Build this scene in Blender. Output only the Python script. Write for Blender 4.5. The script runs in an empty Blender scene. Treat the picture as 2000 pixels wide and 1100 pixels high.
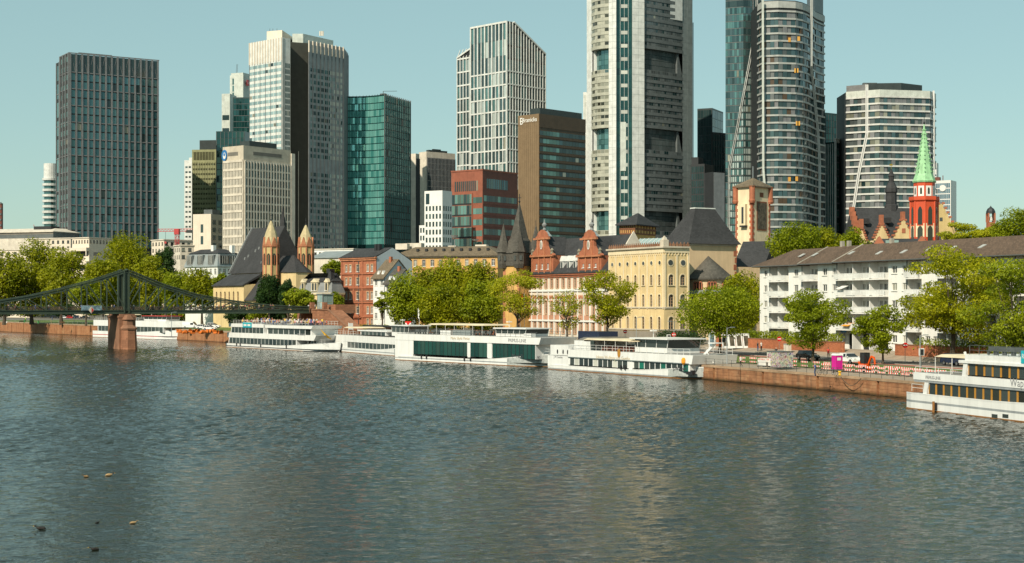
import bpy, math, random
import numpy as np
from mathutils import Vector, Matrix
R = math.radians
random.seed(7)
rng = np.random.default_rng(11)
scene = bpy.context.scene
COL = scene.collection

# ------------------------------------------------------------------ camera, sky, sun, exposure
CH, FPX, HY, GZ = 12.0, 3000.0, 592.0, 4.0      # eye height over the water, focal length in photo pixels, horizon row, street level
cam_d = bpy.data.cameras.new('camera')
cam = bpy.data.objects.new('camera', cam_d)
COL.objects.link(cam)
cam.location = (0, 0, CH)
cam.rotation_euler = (R(90), 0, 0)
cam_d.sensor_width = 36.0
cam_d.lens = 36.0 * FPX / 2000.0
cam_d.shift_y = (HY - 550.0) / 2000.0
cam_d.clip_start, cam_d.clip_end = 1.0, 20000.0
scene.camera = cam

SUN_EL, SUN_DIR = R(40), Vector((-0.56, -0.83))  # direction towards the sun, seen from above
world = bpy.data.worlds.new('World'); scene.world = world
world.use_nodes = True
wn = world.node_tree; wn.nodes.clear()
w_out = wn.nodes.new('ShaderNodeOutputWorld'); w_bg = wn.nodes.new('ShaderNodeBackground')
w_sky = wn.nodes.new('ShaderNodeTexSky'); w_sky.sky_type = 'NISHITA'; w_sky.sun_disc = False
w_sky.sun_elevation = SUN_EL
w_sky.sun_rotation = math.atan2(SUN_DIR.x, SUN_DIR.y)
w_sky.altitude = 100; w_sky.air_density = 1.0; w_sky.dust_density = 0.6; w_sky.ozone_density = 1.0
w_tint = wn.nodes.new('ShaderNodeMix'); w_tint.data_type = 'RGBA'; w_tint.blend_type = 'MULTIPLY'
w_tint.inputs[0].default_value = 1.0; w_tint.inputs[7].default_value = (0.95, 1.03, 0.92, 1)     # the teal cast of the photograph's sky
w_mix = wn.nodes.new('ShaderNodeMix'); w_mix.data_type = 'RGBA'                                  # thin even veil over the whole sky
w_mix.inputs[0].default_value = 0.55; w_mix.inputs[7].default_value = (3.4, 5.35, 4.95, 1)
wn.links.new(w_sky.outputs[0], w_tint.inputs[6]); wn.links.new(w_tint.outputs[2], w_mix.inputs[6]); wn.links.new(w_mix.outputs[2], w_bg.inputs[0])
w_bg.inputs[1].default_value = 0.097
wn.links.new(w_bg.outputs[0], w_out.inputs[0])
sun_d = bpy.data.lights.new('sun', 'SUN'); sun_d.energy = 4.7; sun_d.angle = R(0.55); sun_d.color = (1.0, 0.90, 0.72)
sun = bpy.data.objects.new('sun', sun_d); COL.objects.link(sun)
_sd = SUN_DIR.normalized()
sun.rotation_euler = (-Vector((_sd.x * math.cos(SUN_EL), _sd.y * math.cos(SUN_EL), math.sin(SUN_EL)))).to_track_quat('-Z', 'Y').to_euler()
sun.location = (-200, -100, 300)
vs = scene.view_settings
vs.view_transform = 'Standard'; vs.look = 'None'; vs.exposure = 0.22; vs.gamma = 1.0; vs.use_curve_mapping = False
scene.cycles.max_bounces = 5; scene.cycles.diffuse_bounces = 2; scene.cycles.glossy_bounces = 3
scene.cycles.transparent_max_bounces = 6; scene.cycles.transmission_bounces = 2
scene.cycles.caustics_reflective = False; scene.cycles.caustics_refractive = False
scene.cycles.use_denoising = True

# ------------------------------------------------------------------ pixel helpers
def xy(px, Y): return ((px - 1000.0) * Y / FPX, Y)
def zt(py, Y): return CH - (py - HY) * Y / FPX
def hit(c, d, px):
    k = (px - 1000.0) / FPX
    return (k * c[1] - c[0]) / (d[0] - k * d[1])

# ------------------------------------------------------------------ materials
MATS = {}
def _nt(name):
    m = bpy.data.materials.new(name); m.use_nodes = True
    nt = m.node_tree; nt.nodes.clear()
    out = nt.nodes.new('ShaderNodeOutputMaterial'); b = nt.nodes.new('ShaderNodeBsdfPrincipled')
    nt.links.new(b.outputs[0], out.inputs[0]); MATS[name] = m
    return m, nt, b, out
def c4(c, k=1.0): return (min(c[0]*k, 1), min(c[1]*k, 1), min(c[2]*k, 1), 1)
def noise(nt, scale, detail=4, vec=None, rough=0.6):
    n = nt.nodes.new('ShaderNodeTexNoise'); n.inputs['Scale'].default_value = scale
    n.inputs['Detail'].default_value = detail; n.inputs['Roughness'].default_value = rough
    if vec is None:
        g = nt.nodes.new('ShaderNodeNewGeometry'); vec = g.outputs['Position']
    nt.links.new(vec, n.inputs['Vector'])
    return n
def stretch(nt, s, coord=None):
    mp = nt.nodes.new('ShaderNodeMapping'); mp.inputs['Scale'].default_value = s
    if coord is None:
        coord = nt.nodes.new('ShaderNodeNewGeometry').outputs['Position']
    nt.links.new(coord, mp.inputs['Vector']); return mp.outputs[0]
def ramp(nt, fac, stops):
    r = nt.nodes.new('ShaderNodeValToRGB'); nt.links.new(fac, r.inputs[0])
    e = r.color_ramp.elements
    while len(e) < len(stops): e.new(0.5)
    for i, (p, c) in enumerate(stops): e[i].position = p; e[i].color = c
    return r
def mixc(nt, fac, a, b, mode='MIX'):
    m = nt.nodes.new('ShaderNodeMix'); m.data_type = 'RGBA'; m.blend_type = mode
    for i, v in ((0, fac), (6, a), (7, b)):
        if hasattr(v, 'links'): nt.links.new(v, m.inputs[i])
        else: m.inputs[i].default_value = v
    return m.outputs[2]
def rnd(nt):
    """one random number for each piece, whether it is an object of its own or an island of a joined mesh"""
    o = nt.nodes.new('ShaderNodeObjectInfo'); g = nt.nodes.new('ShaderNodeNewGeometry')
    a = nt.nodes.new('ShaderNodeMath'); a.operation = 'ADD'
    nt.links.new(o.outputs['Random'], a.inputs[0]); nt.links.new(g.outputs['Random Per Island'], a.inputs[1])
    f = nt.nodes.new('ShaderNodeMath'); f.operation = 'FRACT'; nt.links.new(a.outputs[0], f.inputs[0])
    return f.outputs[0]
def M(name, col, rough=.75, metal=0., var=.18, scale=.35, bump=0., bscale=6., streak=.12, spec=.4):
    """plain painted / stone / metal surface with stains, streaks and a little relief"""
    m, nt, b, out = _nt(name)
    n = noise(nt, scale)
    c = ramp(nt, n.outputs[0], [(.3, c4(col, 1 - var)), (.7, c4(col, 1 + var))]).outputs[0]
    if streak:
        n2 = noise(nt, 1.0, 3, stretch(nt, (1.3, 1.3, .12)))
        c = mixc(nt, streak, c, ramp(nt, n2.outputs[0], [(.35, c4(col, .45)), (.6, c4(col, 1.1))]).outputs[0])
    nt.links.new(c, b.inputs['Base Color'])
    b.inputs['Roughness'].default_value = rough; b.inputs['Metallic'].default_value = metal
    b.inputs['Specular IOR Level'].default_value = spec
    if bump:
        bp = nt.nodes.new('ShaderNodeBump'); bp.inputs['Strength'].default_value = bump; bp.inputs['Distance'].default_value = .1
        nt.links.new(noise(nt, bscale, 3).outputs[0], bp.inputs['Height']); nt.links.new(bp.outputs[0], b.inputs['Normal'])
    return m
def G(name, c1, c2, rough=.08, metal=.35, wob=.05, wscale=.12):
    """window glass: each pane its own tint and its own slight warp"""
    m, nt, b, out = _nt(name)
    r = rnd(nt)
    c = mixc(nt, r, c4(c1), c4(c2))
    nt.links.new(c, b.inputs['Base Color'])
    b.inputs['Roughness'].default_value = rough; b.inputs['Metallic'].default_value = metal
    b.inputs['Specular IOR Level'].default_value = .6; b.inputs['IOR'].default_value = 1.6
    # every pane sits a little out of true
    gn = nt.nodes.new('ShaderNodeNewGeometry'); mu = nt.nodes.new('ShaderNodeMath'); mu.operation = 'MULTIPLY'; mu.inputs[1].default_value = 37.7; nt.links.new(r, mu.inputs[0])
    fr = nt.nodes.new('ShaderNodeMath'); fr.operation = 'FRACT'; nt.links.new(mu.outputs[0], fr.inputs[0])
    cb = nt.nodes.new('ShaderNodeCombineXYZ'); nt.links.new(r, cb.inputs[0]); nt.links.new(fr.outputs[0], cb.inputs[2]); cb.inputs[1].default_value = .5
    sb = nt.nodes.new('ShaderNodeVectorMath'); sb.operation = 'SUBTRACT'; sb.inputs[1].default_value = (.5,.5,.5); nt.links.new(cb.outputs[0], sb.inputs[0])
    sc = nt.nodes.new('ShaderNodeVectorMath'); sc.operation = 'SCALE'; sc.inputs['Scale'].default_value = .07; nt.links.new(sb.outputs[0], sc.inputs[0])
    ad = nt.nodes.new('ShaderNodeVectorMath'); ad.operation = 'ADD'; nt.links.new(sc.outputs[0], ad.inputs[0])
    if wob:
        bp = nt.nodes.new('ShaderNodeBump'); bp.inputs['Strength'].default_value = wob; bp.inputs['Distance'].default_value = 1.0
        n = noise(nt, wscale, 2)
        nt.links.new(n.outputs[0], bp.inputs['Height']); nt.links.new(bp.outputs[0], ad.inputs[1])
    else: nt.links.new(gn.outputs['Normal'], ad.inputs[1])
    nz = nt.nodes.new('ShaderNodeVectorMath'); nz.operation = 'NORMALIZE'; nt.links.new(ad.outputs[0], nz.inputs[0]); nt.links.new(nz.outputs[0], b.inputs['Normal'])
    return m
def TILE(name, col, w, h, vert=False, mortar=.02, rough=.8, var=.35, bump=.35, mcol=None, offset=.5):
    """courses of slates, tiles or blocks that are too small to pick apart: relief and tint on real roofs and walls"""
    m, nt, b, out = _nt(name)
    tc = nt.nodes.new('ShaderNodeTexCoord')
    sx = nt.nodes.new('ShaderNodeSeparateXYZ'); nt.links.new(tc.outputs['Object'], sx.inputs[0])
    cb = nt.nodes.new('ShaderNodeCombineXYZ')
    ad = nt.nodes.new('ShaderNodeMath'); ad.operation = 'ADD'
    nt.links.new(sx.outputs[0], ad.inputs[0]); nt.links.new(sx.outputs[1], ad.inputs[1])
    nt.links.new(ad.outputs[0], cb.inputs[0]); nt.links.new(sx.outputs[2], cb.inputs[1])
    br = nt.nodes.new('ShaderNodeTexBrick'); nt.links.new(cb.outputs[0], br.inputs['Vector'])
    br.inputs['Scale'].default_value = 1.0; br.inputs['Brick Width'].default_value = w; br.inputs['Row Height'].default_value = h
    br.inputs['Mortar Size'].default_value = mortar; br.offset = offset
    br.inputs['Color1'].default_value = c4(col, 1 - var); br.inputs['Color2'].default_value = c4(col, 1 + var)
    br.inputs['Mortar'].default_value = c4(mcol or col, 1 if mcol else .5)
    n = noise(nt, .25)
    c = mixc(nt, .45, br.outputs[0], ramp(nt, n.outputs[0], [(.3, c4(col, .6)), (.7, c4(col, 1.35))]).outputs[0])
    nt.links.new(c, b.inputs['Base Color']); b.inputs['Roughness'].default_value = rough
    b.inputs['Specular IOR Level'].default_value = .35
    bp = nt.nodes.new('ShaderNodeBump'); bp.inputs['Strength'].default_value = bump; bp.inputs['Distance'].default_value = .06; bp.invert = True
    nt.links.new(br.outputs['Fac'], bp.inputs['Height']); nt.links.new(bp.outputs[0], b.inputs['Normal'])
    return m

# ------------------------------------------------------------------ mesh builder
class MB:
    def __init__(s): s.v = []; s.f = []; s.m = []; s.cur = 0
    def add(s, vs, fs):
        n = len(s.v); s.v += [tuple(p) for p in vs]
        s.f += [tuple(i + n for i in f) for f in fs]; s.m += [s.cur] * len(fs); return s
    def mat(s, i): s.cur = i; return s
    def box(s, x0, x1, y0, y1, z0, z1):
        return s.add([(x0,y0,z0),(x1,y0,z0),(x1,y1,z0),(x0,y1,z0),(x0,y0,z1),(x1,y0,z1),(x1,y1,z1),(x0,y1,z1)],
                     [(0,3,2,1),(4,5,6,7),(0,1,5,4),(1,2,6,5),(2,3,7,6),(3,0,4,7)])
    def loft(s, rings, cap=True):
        n = len(rings[0]); vs = [p for r in rings for p in r]; fs = []
        for k in range(len(rings) - 1):
            for i in range(n):
                j = (i + 1) % n
                fs.append((k*n+i, k*n+j, (k+1)*n+j, (k+1)*n+i))
        if cap:
            fs.append(tuple(range(n-1, -1, -1))); fs.append(tuple((len(rings)-1)*n + i for i in range(n)))
        return s.add(vs, fs)
    def prism(s, poly, z0, z1): return s.loft([[(x,y,z0) for x,y in poly], [(x,y,z1) for x,y in poly]])
    def lathe(s, prof, n=12, c=(0,0), rot=0.):
        return s.loft([[(c[0]+r*math.cos(2*math.pi*i/n+rot), c[1]+r*math.sin(2*math.pi*i/n+rot), z) for i in range(n)] for r, z in prof])
    def tube(s, p, q, r, r2=None, n=6):
        p, q = Vector(p), Vector(q); d = (q - p)
        if d.length < 1e-6: return s
        d.normalize(); u = d.orthogonal().normalized(); w = d.cross(u); r2 = r if r2 is None else r2
        a = [2*math.pi*i/n for i in range(n)]
        return s.loft([[p + (u*math.cos(t) + w*math.sin(t))*r for t in a], [q + (u*math.cos(t) + w*math.sin(t))*r2 for t in a]])
    def bar(s, p, q, w, h, up=(0,0,1)):
        p, q = Vector(p), Vector(q); d = (q - p).normalized(); up = Vector(up)
        sd = d.cross(up)
        if sd.length < 1e-4: sd = d.cross(Vector((0,1,0)))
        sd.normalize(); u = sd.cross(d).normalized()
        c = [(-1,-1),(1,-1),(1,1),(-1,1)]
        return s.loft([[p + sd*(a*w/2) + u*(b*h/2) for a,b in c], [q + sd*(a*w/2) + u*(b*h/2) for a,b in c]])
    def hip(s, x0, x1, y0, y1, z0, z1, rx0, rx1, ry0=None, ry1=None, th=.25):
        """hipped / pyramid / gabled roof solid: eaves rectangle to a ridge rectangle"""
        ym = (y0+y1)/2; ry0 = ym-.02 if ry0 is None else ry0; ry1 = ym+.02 if ry1 is None else ry1
        e = [(x0,y0),(x1,y0),(x1,y1),(x0,y1)]; r = [(rx0,ry0),(rx1,ry0),(rx1,ry1),(rx0,ry1)]
        return s.loft([[(x,y,z0-th) for x,y in e], [(x,y,z0) for x,y in e], [(x,y,z1) for x,y in r]])
    def mesh(s, name, mats):
        me = bpy.data.meshes.new(name); me.from_pydata(s.v, [], s.f)
        for m in mats: me.materials.append(MATS[m] if isinstance(m, str) else m)
        if len(mats) > 1: me.polygons.foreach_set('material_index', s.m)
        me.update(); return me
    def build(s, name, mats, parent=None, loc=(0,0,0), rz=0., smooth=False):
        if isinstance(mats, str): mats = [mats]
        me = s.mesh(name, mats)
        if smooth: me.polygons.foreach_set('use_smooth', [True]*len(me.polygons))
        return link(name, me, parent, loc, rz)
def link(name, me, parent=None, loc=(0,0,0), rz=0.):
    o = bpy.data.objects.new(name, me); COL.objects.link(o)
    o.location = loc
    if rz: o.rotation_euler = (0, 0, rz)
    if parent is not None: o.parent = parent
    return o
def tag(o, label, cat, group=None):
    o['label'] = label; o['category'] = cat
    if group: o['group'] = group
    return o
def thing(name, label, cat, loc=(0,0,0), rz=0., group=None):
    o = link(name, None, None, loc, rz); o.empty_display_size = .5
    return tag(o, label, cat, group)
def struct(o): o['kind'] = 'structure'; return o
def stuff(o): o['kind'] = 'stuff'; return o
def copy_tree(o, parent=None, loc=None, rz=None):
    c = o.copy(); COL.objects.link(c); c.parent = parent
    if loc is not None: c.location = loc
    if rz is not None: c.rotation_euler = (0, 0, rz)
    for ch in list(o.children): copy_tree(ch, c)
    return c
_texts = []
def text(name, s, size, mat, parent, loc, rot, depth=.03, align='CENTER', bold=0.):
    cu = bpy.data.curves.new(name, 'FONT'); cu.body = s; cu.size = size; cu.extrude = depth; cu.align_x = align; cu.offset = bold
    cu.resolution_u = 2
    _texts.append((name, cu, mat, parent, loc, rot))
def flush_texts():
    """turn the lettering curves into meshes in one go, before the scene grows"""
    obs = []
    for t in _texts:
        o = bpy.data.objects.new(t[0], t[1]); COL.objects.link(o); obs.append(o)
    dg = bpy.context.evaluated_depsgraph_get()
    mes = [bpy.data.meshes.new_from_object(o.evaluated_get(dg)) for o in obs]
    for o, me, (name, cu, mat, parent, loc, rot) in zip(obs, mes, _texts):
        bpy.data.objects.remove(o); bpy.data.curves.remove(cu)
        me.name = name; me.materials.clear(); me.materials.append(MATS[mat])
        q = link(name, me, parent, loc); q.rotation_euler = rot

# ------------------------------------------------------------------ facade kit (local frame of a wall: u along it, d into it, z up)
class Fr:
    def __init__(s, ox, oy, ang): s.ox, s.oy, s.a = ox, oy, ang; s.c, s.s = math.cos(ang), math.sin(ang)
    def p(s, u, d, z): return (s.ox + u*s.c - d*s.s, s.oy + u*s.s + d*s.c, z)
def edge_fr(p, q):
    return Fr(p[0], p[1], math.atan2(q[1]-p[1], q[0]-p[0])), math.hypot(q[0]-p[0], q[1]-p[1])
_cache = {}
def slab_mesh(w, d0, d1, h, mat, name):
    """a box w wide, h high, from d0 to d1 in depth, standing on its middle"""
    k = (round(w,3), round(d0,3), round(d1,3), round(h,3), mat)
    if k not in _cache: _cache[k] = MB().box(-w/2, w/2, d0, d1, 0, h).mesh(name, [mat])
    return _cache[k]
_bl = random.Random(99)
class Bld:
    """a building seen over one corner: its left face is local y=0 (x<0), its right face local x=0 (y>0)"""
    def __init__(s, name, label, cat, px, Y, adeg, gz=GZ, group=None):
        s.a = R(adeg); s.C = xy(px, Y); s.Y = Y; s.gz = gz
        s.root = thing(name, label, cat, (s.C[0], s.C[1], gz), -s.a, group)
        s.d1 = (-math.cos(s.a), math.sin(s.a)); s.d2 = (math.sin(s.a), math.cos(s.a))
        s.n = 0; s.rest = {}
    def WL(s, px): return hit(s.C, s.d1, px)
    def DR(s, px): return hit(s.C, s.d2, px)
    def h(s, py, u=0., d=0.):
        Y = s.C[1] + d*s.d2[1] - u*s.d1[1]
        return zt(py, Y) - s.gz
    def part(s, name, mb, mats, loc=(0,0,0), rz=0.): return mb.build(name, mats, s.root, loc, rz)
    def L(s, u0=0.): return Fr(u0, 0, 0)
    def Rt(s): return Fr(0, 0, math.pi/2)
    def piece(s, name, fr, u, z, w, h, mat, d0=-.1, d1=.1, cap=300):
        """one pane / panel / fin on a wall: an object of its own up to the limit, then joined"""
        if name == 'window' and mat.startswith('glass') and 'green' not in mat and _bl.random() < .05: mat = _bl.choice(['glass_blue','glass_dark','glass_buff'])
        cnt = s.rest.setdefault(name, [0, {}])
        if cnt[0] < cap:
            cnt[0] += 1
            return link(name, slab_mesh(w, d0, d1, h, mat, name), s.root, fr.p(u, 0, z), fr.a)
        mb = cnt[1].setdefault(mat, MB())
        c = [fr.p(u-w/2,d0,z), fr.p(u+w/2,d0,z), fr.p(u+w/2,d1,z), fr.p(u-w/2,d1,z)]
        mb.add(c + [(x,y,z+h) for x,y,_ in c], [(0,1,5,4),(1,2,6,5),(3,0,4,7),(4,5,6,7)])
    def done(s):
        for name, (n, d) in s.rest.items():
            for mat, mb in d.items(): stuff(mb.build(name, [mat], s.root))
        s.rest = {}
    def grid(s, fr, u0, u1, z0, z1, nu, nz, mat, rw=.4, bw=.6, d0=-.05, d1=.1, name='window', pick=None, cap=300):
        du, dz = (u1-u0)/nu, (z1-z0)/nz
        for j in range(nz):
            for i in range(nu):
                m = pick(i, j) if pick else mat
                if m: s.piece(name, fr, u0+(i+.5)*du, z0+j*dz+bw/2, du-rw, dz-bw, m, d0, d1, cap)
    def ribs(s, fr, u0, u1, z0, z1, nu, w, mat, d0=-.35, d1=.1, name='mullion', ends=True):
        for i in range(0 if ends else 1, nu + (1 if ends else 0)):
            link(name, slab_mesh(w, d0, d1, z1-z0, mat, name), s.root, fr.p(u0+(u1-u0)*i/nu, 0, z0), fr.a)
    def bands(s, fr, u0, u1, z0, z1, nz, h, mat, d0=-.2, d1=.1, name='floor_band', ends=True):
        for j in range(0 if ends else 1, nz + (1 if ends else 0)):
            link(name, slab_mesh(u1-u0, d0, d1, h, mat, name), s.root, fr.p((u0+u1)/2, 0, z0+(z1-z0)*j/nz-h/2), fr.a)

def wall(mb, fr, u0, u1, z0, z1, rects, depth=.3, arch=True, top=None):
    """wall sheet with real openings; rect = (ua, ub, za, zb, arched)"""
    us = sorted({u0, u1, *[r[0] for r in rects], *[r[1] for r in rects]}); zs = sorted({z0, z1, *[r[2] for r in rects], *[r[3] for r in rects]})
    for i in range(len(us)-1):
        for j in range(len(zs)-1):
            um, zm = (us[i]+us[i+1])/2, (zs[j]+zs[j+1])/2
            if any(r[0] < um < r[1] and r[2] < zm < r[3] for r in rects): continue
            mb.add([fr.p(us[i],0,zs[j]), fr.p(us[i+1],0,zs[j]), fr.p(us[i+1],0,zs[j+1]), fr.p(us[i],0,zs[j+1])], [(0,1,2,3)])
    for r in rects:
        a, b, c, d = r[:4]
        if len(r) > 4 and r[4]:
            rad = (b-a)/2; cz = d-rad; um = (a+b)/2; n = 5
            arc = [(um-rad*math.cos(math.pi*k/(2*n)), cz+rad*math.sin(math.pi*k/(2*n))) for k in range(n+1)]
            for sgn in (1, -1):
                pts = [(um+sgn*(u-um), z) for u, z in arc]
                crn = (a if sgn == 1 else b, d)
                for k in range(n):
                    t = [fr.p(*_3(crn)), fr.p(*_3(pts[k])), fr.p(*_3(pts[k+1]))]
                    mb.add(t, [(0,1,2)])
                    mb.add([fr.p(*_3(pts[k])), fr.p(*_3(pts[k+1])), fr.p(pts[k+1][0],depth,pts[k+1][1]), fr.p(pts[k][0],depth,pts[k][1])], [(0,1,2,3)])
            d = cz
            mb.add([fr.p(a,0,c), fr.p(a,0,d), fr.p(a,depth,d), fr.p(a,depth,c)], [(0,1,2,3)])
            mb.add([fr.p(b,0,c), fr.p(b,0,d), fr.p(b,depth,d), fr.p(b,depth,c)], [(0,1,2,3)])
            mb.add([fr.p(a,0,c), fr.p(b,0,c), fr.p(b,depth,c), fr.p(a,depth,c)], [(0,1,2,3)])
            continue
        for (ua, za), (ub, zb) in (((a,c),(b,c)), ((b,c),(b,d)), ((b,d),(a,d)), ((a,d),(a,c))):
            mb.add([fr.p(ua,0,za), fr.p(ub,0,zb), fr.p(ub,depth,zb), fr.p(ua,depth,za)], [(0,1,2,3)])
    return mb
def _3(p): return (p[0], 0, p[1])
def win_meshes(w, h, fm, gm, style='cross', arch=False, surround=None):
    """window frame (with bars and sill) and its pane, both standing on the bottom middle of the opening"""
    k = ('win', round(w,2), round(h,2), fm, gm, style, arch, surround)
    if k in _cache: return _cache[k]
    f = MB(); t = .09; d0, d1 = .14, .24
    f.box(-w/2, -w/2+t, d0, d1, 0, h); f.box(w/2-t, w/2, d0, d1, 0, h)
    f.box(-w/2+t, w/2-t, d0, d1, 0, t); f.box(-w/2+t, w/2-t, d0, d1, h-t, h)
    if style in ('cross', 'two'): f.box(-.05, .05, d0-.01, d1-.01, t, h-t)
    if style in ('cross', 'trans'): f.box(-w/2+t, w/2-t, d0+.01, d1-.02, h*.66, h*.66+.08)
    if style == 'lattice':
        f.box(-.04, .04, d0-.01, d1-.01, t, h-t)
        for q in (.25, .5, .75): f.box(-w/2+t, w/2-t, d0+.01, d1-.02, h*q-.03, h*q+.03)
    f.box(-w/2-.12, w/2+.12, -.14, .13, -.12, .02)
    if surround:
        f.cur = 1; s = .22
        f.box(-w/2-s, -w/2-.005, -.09, .05, .021, h+s); f.box(w/2+.005, w/2+s, -.09, .05, .021, h+s); f.box(-w/2-.005, w/2+.005, -.085, .05, h, h+s)
    p = MB().box(-w/2+.02, w/2-.02, d1-.05, d1+.02, .02, h-.02)
    r = (f.mesh('window', [fm] + ([surround] if surround else [])), p.mesh('pane', [gm]))
    _cache[k] = r; return r
def put_window(root, fr, u, z, w, h, fm, gm, style='cross', surround=None, name='window'):
    if gm == 'glass_house' and _bl.random() < .22: gm = 'glass_buff'
    a, b = win_meshes(w, h, fm, gm, style, False, surround)
    o = link(name, a, root, fr.p(u, 0, z), fr.a); link('pane', b, o)
    return o
def windows_in(root, fr, rects, fm, gm, style='cross', surround=None):
    for r in rects: put_window(root, fr, (r[0]+r[1])/2, r[2], r[1]-r[0], r[3]-r[2], fm, gm, r[5] if len(r) > 5 else style, surround)
def rows(u0, u1, n, w, zs, arch=False):
    du = (u1-u0)/n
    return [(u0+(i+.5)*du-w/2, u0+(i+.5)*du+w/2, za, zb, arch) for za, zb in zs for i in range(n)]
# ------------------------------------------------------------------ the materials of the place
M('white_panel', (.62,.63,.60), .5); M('pale_panel', (.52,.55,.50), .5, streak=.2); M('cool_panel', (.30,.33,.32), .4)
M('concrete_warm', (.50,.44,.35), .85, bump=.2); M('concrete_light', (.60,.54,.45), .8); M('concrete_dark', (.16,.15,.13), .85)
M('rib_grey', (.185,.19,.195), .5, metal=.2); M('dark_metal', (.03,.035,.035), .45, metal=.3); M('mid_metal', (.14,.15,.15), .4, metal=.4)
M('slate_dark', (.022,.024,.026), .6); M('brown_slab', (.042,.043,.034), .7); M('brown_clad', (.20,.135,.075), .5, var=.12)
M('brown_dark', (.075,.05,.03), .5); M('red_granite', (.26,.085,.05), .55); M('red_granite_dark', (.15,.05,.035), .55)
M('olive_clad', (.26,.26,.13), .6); M('teal_dark', (.02,.05,.05), .3); M('mech_dark', (.035,.045,.045), .4)
M('white_paint', (.72,.71,.68), .45, streak=.06, var=.05); M('hull_white', (.74,.74,.72), .3, var=.05, streak=.16, spec=.5)
M('hull_grey', (.30,.32,.33), .4, streak=.25); M('hull_black', (.02,.02,.022), .5); M('steel', (.45,.46,.46), .35, metal=.6)
M('rust_line', (.25,.11,.03), .8); M('deck_grey', (.22,.22,.21), .8)
M('bridge_green', (.045,.065,.045), .55, streak=.2); M('bridge_locks', (.10,.075,.05), .6, var=.9, scale=4.)
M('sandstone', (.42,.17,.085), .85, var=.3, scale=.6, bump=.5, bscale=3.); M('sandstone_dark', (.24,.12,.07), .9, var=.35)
M('plaster_yellow', (.66,.50,.26), .85, var=.12, streak=.26); M('plaster_cream', (.72,.60,.40), .85, var=.1, streak=.22)
M('plaster_ochre', (.60,.36,.12), .85, var=.15, streak=.25); M('plaster_white', (.74,.73,.69), .85, var=.07, streak=.17); M('plaster_blue', (.50,.55,.58), .85, var=.06)
M('plaster_grey', (.33,.30,.25), .9); M('plinth_grey', (.25,.22,.18), .9, bump=.3)
M('red_stone', (.36,.125,.065), .8, var=.22, scale=.8, bump=.4); M('red_paint', (.55,.075,.025), .6, var=.12); M('stone_yellow', (.50,.38,.17), .8, var=.15)
M('pink_white', (.68,.59,.48), .8, var=.06); M('copper_green', (.30,.55,.30), .6, var=.3, scale=.9, streak=.5)
M('wood_brown', (.16,.08,.035), .8); M('lichen', (.22,.20,.15), .95, var=.4, scale=1.5)
TILE('slate_roof', (.040,.040,.042), .5, .3); TILE('slate_roof_old', (.085,.078,.066), .5, .35); TILE('brown_roof', (.115,.075,.05), .35, .28, bump=.5)
TILE('lead_roof', (.22,.23,.23), 1.2, 3., bump=.2, var=.1); TILE('tan_roof', (.15,.115,.075), .5, .3)
M('zinc_roof', (.30,.33,.33), .45, metal=.3); M('skylight_frame', (.40,.40,.38), .5)
TILE('block_stone', (.28,.125,.068), 1.3, .5, mortar=.025, var=.3, bump=.6); TILE('brick_wall', (.38,.13,.06), .5, .2, mortar=.02, var=.3)
# glass
G('glass_winx', (.04,.115,.125), (.10,.21,.22), .10, .4); G('glass_dark', (.012,.03,.032), (.035,.065,.065), .1, .2)
G('glass_green', (.08,.36,.33), (.28,.66,.60), .08, .5, wob=.25, wscale=.06); G('glass_green_dark', (.01,.045,.045), (.02,.09,.085), .06, .45, wob=.1)
G('glass_pale', (.28,.40,.40), (.42,.55,.54), .15, .4); G('glass_teal', (.05,.13,.13), (.13,.27,.26), .08, .45)
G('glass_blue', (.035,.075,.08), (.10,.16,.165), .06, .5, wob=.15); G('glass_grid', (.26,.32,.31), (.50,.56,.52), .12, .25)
G('glass_house', (.02,.022,.022), (.10,.105,.10), .1, .0); G('glass_boat', (.012,.02,.02), (.05,.06,.055), .06, .1); G('glass_boat_green', (.006,.07,.05), (.012,.19,.13), .06, .2)
G('glass_brown', (.02,.02,.014), (.05,.05,.03), .12, .2); G('glass_curtain', (.40,.40,.36), (.60,.60,.52), .3, .1); G('glass_amber', (.5,.24,.03), (.65,.34,.05), .4, .0)
G('glass_band', (.05,.10,.09), (.16,.30,.26), .1, .35); G('glass_lift', (.25,.36,.34), (.4,.5,.48), .05, .3); G('glass_sky', (.10,.25,.35), (.2,.4,.5), .05, .5)
M('shade_grey', (.125,.14,.14), .5); G('glass_shade', (.07,.08,.08), (.13,.15,.15), .2, .2); M('buff_panel', (.38,.38,.31), .6); G('glass_side', (.05,.18,.175), (.10,.28,.27), .1, .35); M('pink_grey', (.31,.33,.335), .5); M('band_white', (.56,.56,.53), .5); M('plaster_tan', (.64,.47,.29), .9, var=.1, streak=.15); M('hull_silver', (.36,.38,.37), .35, var=.35, scale=1.6); G('glass_buff', (.16,.16,.12), (.34,.33,.26), .2, .25); M('band_grey', (.36,.37,.35), .5)
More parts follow.
